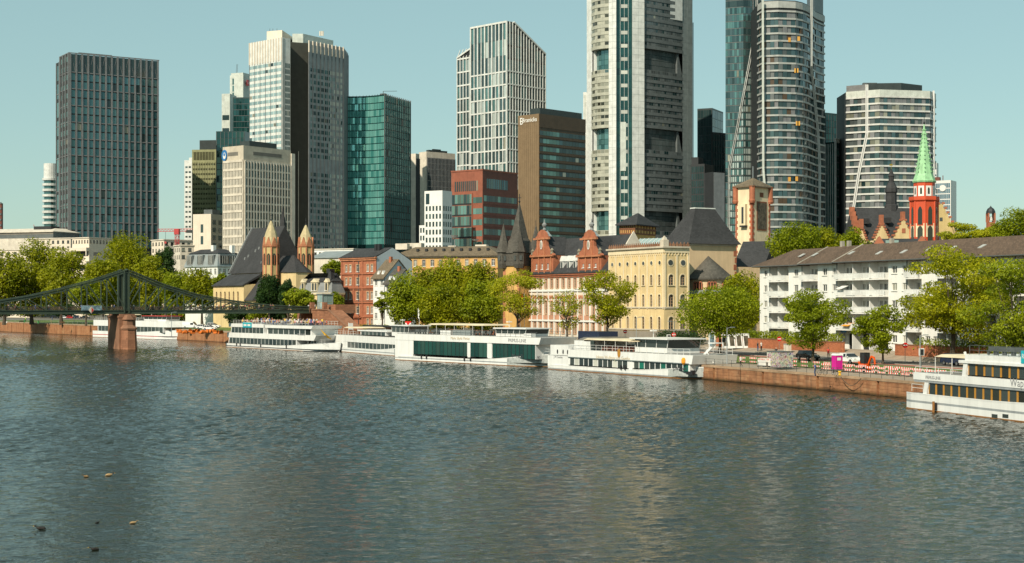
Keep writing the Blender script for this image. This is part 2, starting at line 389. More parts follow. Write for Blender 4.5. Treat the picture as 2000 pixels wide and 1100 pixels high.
# ------------------------------------------------------------------ river bank line
QP = np.array([(-900,1640,4.3),(-330,800,4.3),(-214,643,4.2),(-148,554,3.9),(-91,475,3.3),(-38,385,2.7),(10,290,2.4),(31,240,2.25),(49.7,193.5,2.2),(58,165,2.2),(70,120,2.2),(85,60,2.2),(110,-40,2.2)])
_q = QP.copy()
for _ in range(2):
    a_, b_ = _q[:-1], _q[1:]
    m_ = np.empty((2*len(a_), 3)); m_[0::2] = .75*a_+.25*b_; m_[1::2] = .25*a_+.75*b_
    _q = np.vstack([_q[:1], m_, _q[-1:]])
QC = _q[np.argsort(_q[:,1])]
def qx(Y): return float(np.interp(Y, QC[:,1], QC[:,0]))
def qz(Y): return float(np.interp(Y, QC[:,1], QC[:,2]))
def qdir(Y):
    d = Vector((qx(Y-6)-qx(Y+6), -12)).normalized(); return d          # along the quay, towards the camera
def bank(Y, off):
    d = qdir(Y); n = Vector((-d.y, d.x)); return Vector((qx(Y)+n.x*off, Y+n.y*off))
def street(Y): return float(np.interp(Y, [260, 330, 400, 450], [3.0, 3.4, 3.9, 4.0]))
def _sm(t): t = min(max(t, 0), 1); return t*t*(3-2*t)
def zb(Y, off):
    st = max(street(Y), qz(Y)); t = _sm((off-9)/7); q = _sm((off-27)/6)
    return (qz(Y)*(1-t) + st*t)*(1-q) + max(4.0, st)*q
def gp(px, py, z):
    Y = FPX*(CH-z)/(py-HY); return Vector(((px-1000)*Y/FPX, Y, z))
def bang(Y): d = qdir(Y); return math.atan2(d.y, d.x)
YS = [-30,20,60,90,110,125,140,155,165,175,185,195,205,215,225,235,245,255,265,275,285,295,305,315,325,335,345,355,365,375,385,395,405,415,425,435,445,460,475,490,505,520,540,560,580,600,625,650,680,720,780,900,1200,1600]
def strip(name, offs, mat, dz=0., ys=None, parent=None):
    mb = MB(); ys = ys or YS
    vs = []
    for Y in ys:
        for o in offs:
            p = bank(Y, o); vs.append((p.x, p.y, zb(Y, o)+dz))
    n = len(offs); fs = []
    for i in range(len(ys)-1):
        for j in range(n-1): fs.append((i*n+j, i*n+j+1, (i+1)*n+j+1, (i+1)*n+j))
    mb.add(vs, fs); return mb.build(name, [mat], parent)

# water: real waves where the river is in view, a plain sheet beyond
def water_mat():
    m, nt, b, out = _nt('river_water')
    b.inputs['Base Color'].default_value = (.014,.017,.010,1); b.inputs['Roughness'].default_value = .05
    b.inputs['IOR'].default_value = 1.33; b.inputs['Specular IOR Level'].default_value = .5
    n1 = noise(nt, 3.2, 3, stretch(nt, (.55,1,1)), .6)
    bp = nt.nodes.new('ShaderNodeBump'); bp.inputs['Distance'].default_value = .14; bp.inputs['Strength'].default_value = .6
    nt.links.new(n1.outputs[0], bp.inputs['Height']); nt.links.new(bp.outputs[0], b.inputs['Normal'])
water_mat()
w2 = MB(); w2.add([(-2400,-500,-.4),(600,-500,-.4),(600,2400,-.4),(-2400,2400,-.4)], [(0,1,2,3)])
struct(w2.build('far_water', ['river_water']))
def river_mesh():
    g = np.random.default_rng(5)
    ysr = [52.0]
    while ysr[-1] < 700: ysr.append(ysr[-1]+max(.17, .0026*ysr[-1]))
    ysr = np.array(ysr); xs = np.arange(-275, 80, .33); X, Y = np.meshgrid(xs, ysr)
    Z = np.zeros_like(X); wd = R(-100)
    patch = np.zeros_like(X)
    for _ in range(9):
        k = 2*math.pi/g.uniform(35,140); a = g.uniform(0,2*math.pi); patch += np.sin(k*(X*math.cos(a)*.6+Y*math.sin(a))+g.uniform(0,6.28))
    patch = np.clip(.85+.30*patch/2.1, .35, 1.4)
    fade = np.clip(1.25-Y/900, .55, 1)
    for i in range(64):
        lam = .55*(2.6/.55)**g.uniform(0,1)**1.25; a = wd+g.normal()*.62; k = 2*math.pi/lam
        amp = .0060*lam**.8*g.uniform(.5,1.4)
        ph = k*(X*math.cos(a)+Y*math.sin(a))+g.uniform(0,6.28)
        ph += .5*np.sin(.11*X*math.sin(a)+.09*Y+i)
        Z += amp*(np.sin(ph)+.18*np.sin(2*ph+.6))
    Z *= patch*fade
    qxx = np.interp(ysr, QC[:,1], QC[:,0])
    ok = (X > -.345*Y-22) & (X < qxx[:,None]+1.5)
    okc = ok[:-1,:-1]|ok[1:,:-1]|ok[:-1,1:]|ok[1:,1:]
    nc = len(xs); ii, jj = np.nonzero(okc); q = np.stack([ii*nc+jj, ii*nc+jj+1, (ii+1)*nc+jj+1, (ii+1)*nc+jj], 1)
    used, inv = np.unique(q, return_inverse=True); q = inv.reshape(q.shape)
    v = np.stack([X.ravel()[used], Y.ravel()[used], Z.ravel()[used]], 1)
    me = bpy.data.meshes.new('river'); n = len(q)
    me.vertices.add(len(v)); me.vertices.foreach_set('co', v.astype(np.float32).ravel())
    me.loops.add(4*n); me.loops.foreach_set('vertex_index', q.astype(np.int32).ravel())
    me.polygons.add(n); me.polygons.foreach_set('loop_start', np.arange(0,4*n,4,dtype=np.int32)); me.polygons.foreach_set('loop_total', np.full(n,4,dtype=np.int32)); me.polygons.foreach_set('use_smooth', np.ones(n,dtype=bool))
    me.materials.append(MATS['river_water']); me.update(calc_edges=True); return me
struct(link('river', river_mesh()))

# ground
def ground_mat():
    m, nt, b, out = _nt('ground')
    n = noise(nt, .08); n2 = noise(nt, 1.4)
    c = mixc(nt, .5, ramp(nt, n.outputs[0], [(.35,(.10,.09,.075,1)),(.65,(.17,.15,.12,1))]).outputs[0], ramp(nt, n2.outputs[0], [(.3,(.09,.08,.07,1)),(.7,(.18,.16,.13,1))]).outputs[0])
    nt.links.new(c, b.inputs['Base Color']); b.inputs['Roughness'].default_value = .95
ground_mat()
M('asphalt', (.075,.072,.068), .9, var=.2, scale=.3, streak=0); M('paving', (.30,.24,.18), .9, var=.2, scale=.6, streak=0); M('cycle_red', (.36,.10,.06), .9, streak=0)
M('kerb_stone', (.36,.32,.27), .85, streak=0); M('road_white', (.75,.74,.70), .8, streak=0); M('coping', (.36,.24,.15), .9, var=.3)
def lawn_mat():
    m, nt, b, out = _nt('lawn')
    n = noise(nt, .35); n2 = noise(nt, 6.)
    c = mixc(nt, .5, ramp(nt, n.outputs[0], [(.35,(.055,.10,.012,1)),(.65,(.11,.15,.025,1))]).outputs[0], ramp(nt, n2.outputs[0], [(.3,(.04,.085,.01,1)),(.7,(.13,.17,.03,1))]).outputs[0])
    nt.links.new(c, b.inputs['Base Color']); b.inputs['Roughness'].default_value = .95
    bp = nt.nodes.new('ShaderNodeBump'); bp.inputs['Strength'].default_value = .6; nt.links.new(n2.outputs[0], bp.inputs['Height']); nt.links.new(bp.outputs[0], b.inputs['Normal'])
lawn_mat()
land = strip('ground', [0,2,5,8,9,10,11,12,13,14,15,16,18,24,27,28,29,30,31,32,33,34,60], 'ground')
struct(land)
far = MB()
edge = [bank(Y, 59) for Y in YS]
pts = [(p.x, p.y, 3.96) for p in edge] + [(-1200,2400,3.96),(2400,2400,3.96),(2400,-200,3.96)]
far.add(pts, [tuple(range(len(pts)))]); struct(far.build('far_ground', ['ground']))
struct(strip('promenade', [.5, 3, 6, 8.5], 'paving', .012))
struct(strip('lawn', [8.9,10,11,12,13,14,15.2], 'lawn', .02, [y for y in YS if 150 < y < 330]))
struct(strip('riverside_lawn', [4.5,8,9,10,11,12,13,14,15,16,22,27,30,33,36,48], 'lawn', .02, [y for y in YS if 465 < y < 700]))
struct(strip('road', [18.2,21,24,26.5], 'asphalt', .008, [y for y in YS if y < 480]))
struct(strip('cycle_lane', [16.2, 17.9], 'cycle_red', .012, [y for y in YS if y < 440]))
pv = struct(strip('pavement', [26.95,28,29,30,31,32,33,34], 'paving', .13, [y for y in YS if y < 480]))
def kerb(off, ys, w=.3, h=.15):
    mb = MB()
    for i in range(len(ys)-1):
        a, b = bank(ys[i], off), bank(ys[i+1], off); a2, b2 = bank(ys[i], off+w), bank(ys[i+1], off+w)
        za, zc = zb(ys[i], off), zb(ys[i+1], off)
        mb.add([(a.x,a.y,za-.2),(b.x,b.y,zc-.2),(b2.x,b2.y,zc-.2),(a2.x,a2.y,za-.2),(a.x,a.y,za+h),(b.x,b.y,zc+h),(b2.x,b2.y,zc+h),(a2.x,a2.y,za+h)],
               [(0,1,5,4),(2,3,7,6),(4,5,6,7)])
    return mb
struct(kerb(26.6, [y for y in YS if y < 460]).build('kerb', ['kerb_stone']))
struct(kerb(17.92, [y for y in YS if y < 440], .25, .12).build('kerb', ['kerb_stone']))
# lane dashes
for i, Y in enumerate(range(170, 420, 9)):
    a, b = bank(Y, 22.3), bank(Y+3, 22.3); d = (b-a).normalized(); n = Vector((-d.y, d.x))*.08
    z, z2 = zb(Y, 22.3)+.014, zb(Y+3, 22.3)+.014
    struct(MB().add([(a.x-n.x,a.y-n.y,z),(a.x+n.x,a.y+n.y,z),(b.x+n.x,b.y+n.y,z2),(b.x-n.x,b.y-n.y,z2)], [(0,1,2,3)]).build('lane_marking', ['road_white']))

# quay wall with coping stones, weep slots and fender recesses
def quay_mat():
    m, nt, b, out = _nt('quay_stone')
    at = nt.nodes.new('ShaderNodeAttribute'); at.attribute_name = 'along'; at.attribute_type = 'GEOMETRY'
    br = nt.nodes.new('ShaderNodeTexBrick'); nt.links.new(at.outputs['Vector'], br.inputs['Vector'])
    br.inputs['Scale'].default_value = 1; br.inputs['Brick Width'].default_value = 1.5; br.inputs['Row Height'].default_value = .48; br.inputs['Mortar Size'].default_value = .03
    br.inputs['Color1'].default_value = (.30,.115,.045,1); br.inputs['Color2'].default_value = (.42,.20,.09,1); br.inputs['Mortar'].default_value = (.15,.08,.045,1)
    n = noise(nt, .5); n2 = noise(nt, 1.0, 4, stretch(nt, (.9,.9,.10)))
    c = mixc(nt, .40, br.outputs[0], ramp(nt, n.outputs[0], [(.32,(.16,.07,.03,1)),(.5,(.36,.16,.07,1)),(.72,(.46,.30,.16,1))]).outputs[0])
    c = mixc(nt, .32, c, ramp(nt, n2.outputs[0], [(.35,(.10,.055,.03,1)),(.5,(.34,.14,.06,1)),(.68,(.46,.24,.11,1))]).outputs[0])
    sx = nt.nodes.new('ShaderNodeSeparateXYZ'); nt.links.new(at.outputs['Vector'], sx.inputs[0])
    wl = ramp(nt, sx.outputs[1], [(.0,(.10,.10,.05,1)),(.35,(1,1,1,1))])
    c = mixc(nt, 1.0, c, wl.outputs[0], 'MULTIPLY')     # the damp, weedy foot of the wall at the water
    nt.links.new(c, b.inputs['Base Color']); b.inputs['Roughness'].default_value = .9
    bp = nt.nodes.new('ShaderNodeBump'); bp.inputs['Strength'].default_value = .7; bp.inputs['Distance'].default_value = .08; bp.invert = True
    nt.links.new(br.outputs['Fac'], bp.inputs['Height'])
    b2 = nt.nodes.new('ShaderNodeBump'); b2.inputs['Strength'].default_value = .5; b2.inputs['Distance'].default_value = .1
    nt.links.new(noise(nt, 2.5).outputs[0], b2.inputs['Height']); nt.links.new(bp.outputs[0], b2.inputs['Normal']); nt.links.new(b2.outputs[0], b.inputs['Normal'])
quay_mat()
ql = [np.array((qx(Y), Y)) for Y in np.arange(60, 760, 2.0)]
arc = np.concatenate([[0], np.cumsum([np.linalg.norm(ql[i+1]-ql[i]) for i in range(len(ql)-1)])])
def qs(s):
    x = np.interp(s, arc, [p[0] for p in ql]); y = np.interp(s, arc, [p[1] for p in ql]); return float(x), float(y)
quay = thing('quay_wall', 'long red sandstone quay wall along the river', 'quay wall')
mb = MB(); al = []
ss = list(np.arange(0, arc[-1], 2.4)); slots = set(range(5, len(ss), 6))
for k in range(len(ss)-1):
    s0, s1 = ss[k], ss[k+1]
    segs = [(s0, s1, 0.)]
    if k in slots: segs = [(s0, s1-.5, 0.), (s1-.5, s1, .35)]       # a dark upright slot for the mooring chains
    for a, b, dep in segs:
        (xa, ya), (xb, yb) = qs(a), qs(b)
        za, zc = qz(ya)-.3, qz(yb)-.3
        pa, pb = bank(ya, dep), bank(yb, dep)
        n = len(mb.v)
        mb.add([(pa.x,pa.y,-1.5),(pb.x,pb.y,-1.5),(pb.x,pb.y,zc),(pa.x,pa.y,za)], [(0,1,2,3)])
        al += [(a,-1.5,0),(b,-1.5,0),(b,zc,0),(a,za,0)]
        if dep:
            for (xx, yy, zz) in ((xa,ya,za),(xb,yb,zc)):
                q = bank(yy, dep); q0 = bank(yy, 0)
                mb.add([(q0.x,q0.y,-1.5),(q.x,q.y,-1.5),(q.x,q.y,zz),(q0.x,q0.y,zz)], [(0,1,2,3)]); al += [(a,-1.5,0),(a,-1.5,0),(a,zz,0),(a,zz,0)]
o = mb.build('wall', ['quay_stone'], quay)
at = o.data.attributes.new('along', 'FLOAT_VECTOR', 'POINT'); at.data.foreach_set('vector', np.array(al, dtype=np.float32).ravel())
for k in range(len(ss)-1):                                            # coping stones
    (xa, ya), (xb, yb) = qs(ss[k]), qs(ss[k+1]-.05)
    if ya > 660: continue
    ang = math.atan2(yb-ya, xb-xa); ln = math.hypot(xb-xa, yb-ya)
    key = ('cop', round(ln,1))
    if key not in _cache: _cache[key] = MB().box(0, ln, -.62, .10, -.32, .0).mesh('coping_stone', ['coping'])
    link('coping_stone', _cache[key], quay, (xa, ya, qz(ya)+.03+random.uniform(-.012,.012)), ang)

# the near stretch of the wall shows its stones: courses of uneven blocks
def quay_block_mat():
    m, nt, b, out = _nt('quay_block'); r = rnd(nt)
    c = ramp(nt, r, [(0,(.17,.075,.033,1)),(.4,(.29,.125,.055,1)),(.75,(.36,.17,.08,1)),(1,(.42,.25,.13,1))]).outputs[0]
    n = noise(nt, .9); n2 = noise(nt, 1.0, 4, stretch(nt, (.8,.8,.10)))
    c = mixc(nt, .45, c, ramp(nt, n.outputs[0], [(.3,(.13,.06,.03,1)),(.55,(.33,.15,.07,1)),(.75,(.44,.27,.15,1))]).outputs[0])
    c = mixc(nt, .4, c, ramp(nt, n2.outputs[0], [(.38,(.07,.045,.028,1)),(.5,(.30,.13,.06,1)),(.66,(.42,.22,.10,1))]).outputs[0])
    sx = nt.nodes.new('ShaderNodeSeparateXYZ'); g = nt.nodes.new('ShaderNodeNewGeometry'); nt.links.new(g.outputs['Position'], sx.inputs[0])
    c = mixc(nt, 1.0, c, ramp(nt, sx.outputs[2], [(0,(.10,.12,.06,1)),(.22,(.35,.36,.22,1)),(.5,(1,1,1,1))]).outputs[0], 'MULTIPLY')   # weedy wet foot
    nt.links.new(c, b.inputs['Base Color']); b.inputs['Roughness'].default_value = .88
    bp = nt.nodes.new('ShaderNodeBump'); bp.inputs['Strength'].default_value = .6; bp.inputs['Distance'].default_value = .06; nt.links.new(noise(nt, 5).outputs[0], bp.inputs['Height']); nt.links.new(bp.outputs[0], b.inputs['Normal'])
quay_block_mat()
rq = random.Random(12); nb = 0; rest = MB()
s_lo, s_hi = [float(np.interp(Y, [p[1] for p in ql], arc)) for Y in (158, 268)]
slot_s = [(ss[k+1]-.5, ss[k+1]) for k in slots]
for row in range(5):
    z0 = .02+row*.42; s = s_lo-rq.uniform(0,1.5)
    while s < s_hi:
        L = rq.choice([1.2,1.5,1.5,1.8,2.1])
        if any(s+L > a-.05 and s < b+.05 for a, b in slot_s):
            cut = [a for a, b in slot_s if s+L > a-.05 and s < b+.05][0]
            if cut-s > .5: L = round(cut-s, 1)-.05
            else: s = [b for a, b in slot_s if s+L > a-.05 and s < b+.05][0]+.06; continue
        xa, ya = qs(s); xb, yb = qs(s+L-.03); ang = math.atan2(yb-ya, xb-xa); key = ('qb', round(L,1))
        if key not in _cache: _cache[key] = MB().loft([[(0,-.1,0),(L-.03,-.1,0),(L-.03,-.1,.40),(0,-.1,.40)],[(0,.015,0),(L-.03,.015,0),(L-.03,.015,.40),(0,.015,.40)],[(.03,.04,.03),(L-.06,.04,.03),(L-.06,.04,.37),(.03,.04,.37)]]).mesh('stone_block', ['quay_block'])
        if nb < 300: link('stone_block', _cache[key], quay, (xa, ya, z0), ang).scale = (1, 1+rq.uniform(-.6,.5), 1); nb += 1
        else:
            ca, sa = math.cos(ang), math.sin(ang); me = _cache[key]
            rest.add([(xa+v.co.x*ca-v.co.y*sa, ya+v.co.x*sa+v.co.y*ca, z0+v.co.z) for v in me.vertices], [tuple(p.vertices) for p in me.polygons])
        s += L
if rest.v: stuff(rest.build('stone_block', ['quay_block'], quay))
# ------------------------------------------------------------------ iron footbridge
BE = Vector((.86, .51)).normalized(); BN = Vector((-BE.y, BE.x))
BC = xy(247, 400)
bridge = thing('iron_footbridge', 'dark green iron truss footbridge crossing the river to the sandstone stairs', 'bridge', (BC[0], BC[1], 0), math.atan2(BE.y, BE.x))
def bu(px): return hit(BC, BE, px)
def bz(px, py): return zt(py, BC[1] + BE.y*bu(px))
chL = [(-120,606),(-80,602),(-40,596),(0,587.5),(60,578),(123,564),(194,545),(236,531),(247,528)]
chR = [(247,528),(258,530),(322,556),(386,575),(450,586.5),(509,594),(560,597.5),(604,599)]
W_B = 5.4
top = []
for px, py in chL + chR[1:]: top.append((bu(px), bz(px, py)))
us_, zs_ = [t[0] for t in top], [t[1] for t in top]
def chz(u): return float(np.interp(u, us_, zs_))
UL, UR = -72.0, bu(604)
dk = MB(); dk.box(UL, UR, .05, W_B-.05, 9.75, 9.95); dk.build('deck', ['sandstone_dark'], bridge)
for y in (0, W_B):
    g = MB(); g.box(UL, UR, y-.22, y+.22, 9.15, 9.28); g.box(UL, UR, y-.08, y+.08, 9.28, 10.0); g.box(UL, UR, y-.25, y+.25, 10.0, 10.14); g.build('deck_girder', ['bridge_green'], bridge)
    for seg in (chL, chR):
        mb = MB(); pp = [Vector((bu(px), y, bz(px, py))) for px, py in seg]
        if seg is chL: pp = [Vector((UL, y, chz(bu(-120))))] + [p for p in pp if p.x > UL+.5]
        for a, b in zip(pp[:-1], pp[1:]):
            mb.bar(a, b, .5, .24); mb.bar(a-Vector((0,0,.62)), b-Vector((0,0,.62)), .45, .2); mb.bar(a-Vector((0,0,.3)), b-Vector((0,0,.3)), .08, .2)
        mb.build('top_chord', ['bridge_green'], bridge)
    n = 10; sp = UR/n
    for i in list(range(1, n)) + [-k for k in range(1, 14)]:
        u = i*sp; zt_ = chz(u)-.3
        if zt_ - 10 < .7: continue
        mb = MB(); mb.bar((u,y,10),(u,y,zt_), .24, .28); mb.build('truss_post', ['bridge_green'], bridge)
        ui = (i-1 if i > 0 else i+1)*sp
        mb = MB(); mb.bar((ui,y-.1,10.1),(u,y-.1,zt_), .12, .24); mb.bar((ui,y+.12,10.1),(u,y+.12,zt_), .12, .24); mb.build('diagonal_brace', ['bridge_green'], bridge)
    mb = MB(); mb.box(-.75,-.45,y-.4,y+.4,9.3,chz(0)); mb.box(.45,.75,y-.4,y+.4,9.3,chz(0)); mb.box(-.45,.45,y-.08,y+.08,9.3,chz(0)-.2)
    mb.lathe([(.55,chz(0)-.1),(.6,chz(0)+.15),(.2,chz(0)+.35)], 8, (0,y)); mb.build('pylon_leg', ['bridge_green'], bridge)
    r = MB(); yy = y+(.35 if y == 0 else -.35)
    r.box(UL, UR, yy-.03, yy+.03, 11.05, 11.12)
    r.build('handrail', ['bridge_green'], bridge)
    lk = MB()
    for k in range(2300):
        u = random.uniform(UL, UR); z = random.uniform(10.15, 11.0); s = random.uniform(.05,.13)
        lk.box(u-s, u+s, yy-.04-random.random()*.04, yy+.04, z, z+s*1.6)
    for u in np.arange(UL, UR, .45): lk.box(u-.015,u+.015,yy-.012,yy+.012,9.96,11.05)
    stuff(lk.build('railing_padlocks', ['bridge_locks'], bridge))
for z in (chz(0)-.9,): MB().box(-.3,.3,.36,W_B-.36,z,z+.5).build('portal_beam', ['bridge_green'], bridge)
for i in range(-5, 6):
    MB().box(i*sp-.12, i*sp+.12, .25, W_B-.25, 9.3, 9.74).build('cross_beam', ['bridge_green'], bridge)
# river pier
pier = thing('bridge_pier', 'red sandstone river pier with a pointed cutwater under the iron footbridge', 'pier', (BC[0], BC[1], 0), math.atan2(BE.y, BE.x))
def ring(x, y0, y1, z, c): return [(-x+c,y0,z),(x-c,y0,z),(x,y0+c*1.3,z),(x,y1,z),(-x,y1,z),(-x,y0+c*1.3,z)]
mb = MB(); mb.loft([ring(1.9,-4.6,-.9,-2,.85), ring(1.62,-4.2,-.9,5.1,.75)]); mb.build('cutwater', ['block_stone'], pier)
mb = MB(); mb.loft([ring(1.8,-4.4,-.85,5.1,.8), ring(1.85,-4.45,-.85,5.5,.8), ring(1.2,-3.2,-.85,6.3,.6)]); mb.build('cutwater_cap', ['sandstone_dark'], pier)
mb = MB(); mb.loft([ring(1.25,-3.0,-.86,6.2,.5), ring(1.2,-2.9,-.86,7.6,.5), ring(1.5,-3.2,-.86,7.7,.5), ring(.7,-2.4,-.86,8.9,.3)]); mb.build('finial_block', ['sandstone_dark'], pier)
mb = MB(); mb.box(-2.15,2.15,-.9,9.5,-2,8.2); mb.build('pier_body', ['sandstone_dark'], pier)  # deck's shadow put into the colour by using the darker stone
mb = MB(); mb.box(-2.35,2.35,-1.0,9.7,8.2,8.7); mb.box(-2.0,2.0,-.8,9.2,8.7,9.14); mb.build('bearing_course', ['sandstone_dark'], pier)
# stair abutment at the landing
ab = thing('stair_abutment', 'red sandstone stairway abutment at the landing end of the footbridge', 'stair abutment', (BC[0]+BE.x*UR, BC[1]+BE.y*UR, 0), math.atan2(BE.y, BE.x)-math.pi/2)
# local x runs along the quay towards the camera, y inland
mb = MB(); prof = [(1.5,1.5),(26,1.5),(26,5.0),(12,10.1),(1.5,10.1)]
mb.loft([[(x,.3,z) for x,z in prof],[(x,4.5,z) for x,z in prof]]); mb.build('stair_wall', ['block_stone'], ab)
mb = MB(); q = [(26,5.0),(12,10.1),(1.5,10.1)]
mb.loft([[(26.1,.1,5.0),(12,.1,10.1),(1.3,.1,10.1),(1.3,.1,10.4),(12.1,.1,10.4),(26.2,.1,5.3)],[(26.1,.6,5.0),(12,.6,10.1),(1.3,.6,10.1),(1.3,.6,10.4),(12.1,.6,10.4),(26.2,.6,5.3)]]); mb.build('parapet', ['sandstone_dark'], ab)
mb = MB(); mb.box(-8.5,-5.8,0,5,1.5,9.1); mb.build('pillar', ['block_stone'], ab)
mb = MB(); mb.box(-8.6,1.5,4.6,5.2,1.5,9.1); mb.build('underpass_back', ['sandstone_dark'], ab)
mb = MB(); mb.box(-8.5,11,.65,9,9.2,9.95); mb.build('landing_deck', ['sandstone_dark'], ab)
mb = MB(); mb.box(5.5,11,3,3.6,9.96,11.6); mb.box(10.4,11,3.61,9,9.96,11.6); mb.build('upper_wall', ['block_stone'], ab)
mb = MB(); mb.box(15.0,16.6,.18,.35,2.2,5.2); mb.build('doorway', ['hull_black'], ab)
for zz in (6.9,): MB().box(1.6,19.5,.18,.32,zz,zz+.25).build('string_course', ['sandstone_dark'], ab)
for x0 in (-1.2, 7.4): MB().box(x0,x0+1.1,.6,1.7,9.95,12.2).build('gate_pier', ['block_stone'], ab)
lift = thing('glass_lift_shaft', 'glass lift shaft standing on the sandstone landing by the footbridge', 'lift', (BC[0]+BE.x*UR, BC[1]+BE.y*UR, 9.95), math.atan2(BE.y, BE.x)-math.pi/2)
for x in (1.2, 4.6):
    for y in (2.0, 5.0): MB().box(x-.12,x+.12,y-.12,y+.12,0,4.4).build('post', ['steel'], lift)
MB().box(.9,4.9,1.7,5.3,4.4,4.7).build('roof', ['steel'], lift)
for (a0,a1,b0,b1) in ((1.32,2.85,1.97,2.03),(2.95,4.48,1.97,2.03),(4.57,4.63,2.12,3.45),(4.57,4.63,3.55,4.88),(1.17,1.23,2.12,4.88)):
    for z in (.1, 2.25): MB().box(a0,a1,b0,b1,z,z+2.05).build('pane', ['glass_lift'], lift)
# ------------------------------------------------------------------ the towers behind the old town
def pick_of(opts, seed=0):
    rr = random.Random(seed)
    names = [o for o, w in opts for _ in range(w)]
    return lambda i, j: rr.choice(names)

# dark gridded slab tower, far left
def t_grid():
    b = Bld('office_tower', 'dark office tower with pinkish grey vertical fins, leftmost of the tall towers', 'tower', 135, 900, 58)
    W, D, H = b.WL(118), b.DR(310), b.h(103)
    zv = b.h(482)
    b.part('tower_body', MB().box(-W, 0, 0, D, 0, H-.6), ['dark_metal'])
    fr = b.Rt(); n = 15; rows_ = int((H-11.5-zv)/4.87)+1; z0 = H-11.5-rows_*4.87
    b.grid(fr, .6, D-.6, z0, H-11.5, n, rows_, 'glass_winx', rw=1.4, bw=.8, d0=-.06)
    b.grid(fr, .6, D-.6, H-11.2, H-.7, n, 1, 'glass_dark', rw=1.05, bw=.3, d0=-.06)
    b.ribs(fr, .6, D-.6, z0, H+.0, n, 0.86, 'rib_grey', d0=-.8)
    for k in range(0, rows_+1, 2): link('floor_band', slab_mesh(D, -.55, .1, .52, 'rib_grey', 'floor_band'), b.root, fr.p(D/2, 0, H-11.5-k*4.87), fr.a)
    for i in range(n):                                                # crossed struts behind the crown glazing
        u = .6+(i+.5)*(D-1.2)/n; s = (D-1.2)/n*.36*(1 if i % 2 else -1)
        MB().bar(fr.p(u-s,-.14,H-11), fr.p(u+s,-.14,H-.9), .17, .17).build('strut', ['rib_grey'], b.root)
    fl = b.L(); b.grid(fl, -W+.5, -.8, z0, H-.7, 3, rows_//1, 'glass_teal', rw=1.8, bw=2.4, d0=-.05)
    b.ribs(fl, -W+.2, -.3, z0, H, 3, 1.1, 'rib_grey', d0=-.7); 
    for k in range(0, rows_+1, 2): link('floor_band', slab_mesh(W, -.3, .1, .4, 'rib_grey', 'floor_band'), b.root, fl.p(-W/2, 0, H-11.5-k*4.87), fl.a)
    # the lower wing set back on the left
    W2 = b.WL(106.5); H2 = b.h(118, -W)
    b.part('side_wing', MB().box(-W2, -W-.01, 1.2, D*.6, 0, H2), ['dark_metal'])
    f2 = Fr(-W2, 1.2, 0); b.ribs(f2, .1, W2-W-.3, z0, H2, 2, .7, 'rib_grey', d0=-.4)
    b.grid(f2, .1, W2-W-.3, z0, H2-1, 2, rows_//2, 'glass_teal', rw=1.7, bw=2.2, d0=-.05)
    for k in range(1, 8): link('floor_band', slab_mesh(W2-W, -.25, .1, .5, 'rib_grey', 'floor_band'), b.root, f2.p((W2-W)/2, 0, H2-k*19.5), 0)
    b.part('roof_rim', MB().box(-W-.2, .3, -.3, .5, H-.3, H+.25).box(-.4, .35, .5, D+.3, H-.3, H+.22).box(-2, -1.4, 6, 26, H, H+.9), ['rib_grey'])
    b.done()
t_grid()

# white tower of round slabs at the far left
def t_round():
    c = xy(99, 1000); t = thing('round_tower', 'slim white residential tower of stacked slabs left of the dark gridded tower', 'tower', (c[0], c[1], GZ))
    H = zt(320, 1000)-GZ
    MB().lathe([(4.2,0),(4.2,H-2)], 20).build('glass_core', ['glass_teal'], t)
    z = zt(470,1000)-GZ
    while z < H-9:
        MB().lathe([(5.2,z),(5.3,z+1.5),(4.3,z+1.5)], 20).build('floor_slab', ['white_panel'], t); z += 3.55
    MB().lathe([(4.4,H-11),(4.4,H)], 20).build('crown', ['white_panel'], t)
t_round()

# edge of a tower at the left border
def t_edge():
    b = Bld('tower_edge', 'dark reddish tower edge just inside the left border of the picture', 'tower', 3, 1000, 20)
    H = b.h(397); W = 30; D = 1.5
    b.part('tower_body', MB().box(-W, 0, 0, D, 0, H), ['red_granite_dark'])
    b.bands(b.L(), -W, 0, b.h(440), H, 4, 1.2, 'mid_metal', d0=-.3)
t_edge()

def simple_tower(name, label, pxl, pxc, pxr, py, Y, a, body, fL=None, fR=None, zvis=480, top=None):
    """box tower; fL/fR = dict(nu, nz, mat, rw, bw, rib, ribmat, band, bandmat, pick, join)"""
    b = Bld(name, label, 'tower', pxc, Y, a)
    W, D, H = (b.WL(pxl) if pxl is not None else 12.), (b.DR(pxr) if pxr is not None else 25.), b.h(py)
    b.part('tower_body', MB().box(-W, 0, 0, D, 0, H), [body])
    zv = b.h(zvis)
    for f, fr, u0, u1 in ((fL, b.L(), -W, 0), (fR, b.Rt(), 0, D)):
        if not f: continue
        t_ = H - f.get('top', 1.5); m0 = f.get('m0', .4); m1 = f.get('m1', .4)
        nz = max(1, int(round((t_-zv)/f['fh']))); z0 = t_-nz*f['fh']
        if f.get('mat') or f.get('pick'):
            b.grid(fr, u0+m0, u1-m1, z0, t_, f['nu'], nz, f.get('mat'), f.get('rw',.4), f.get('bw',.8), f.get('d0',-.06), .1, pick=f.get('pick'), cap=f.get('cap',300))
        if f.get('rib'): b.ribs(fr, u0+m0, u1-m1, z0, t_+f.get('ribup',0), f.get('nr', f['nu']), f['rib'], f.get('ribmat', body), d0=-f.get('ribd',.35))
        if f.get('band'): b.bands(fr, u0+m0, u1-m1, z0, t_, nz//f.get('bstep',1), f['band'], f.get('bandmat', body), d0=-f.get('bandd',.2))
    b.W, b.D, b.H, b.zv = W, D, H, zv
    return b

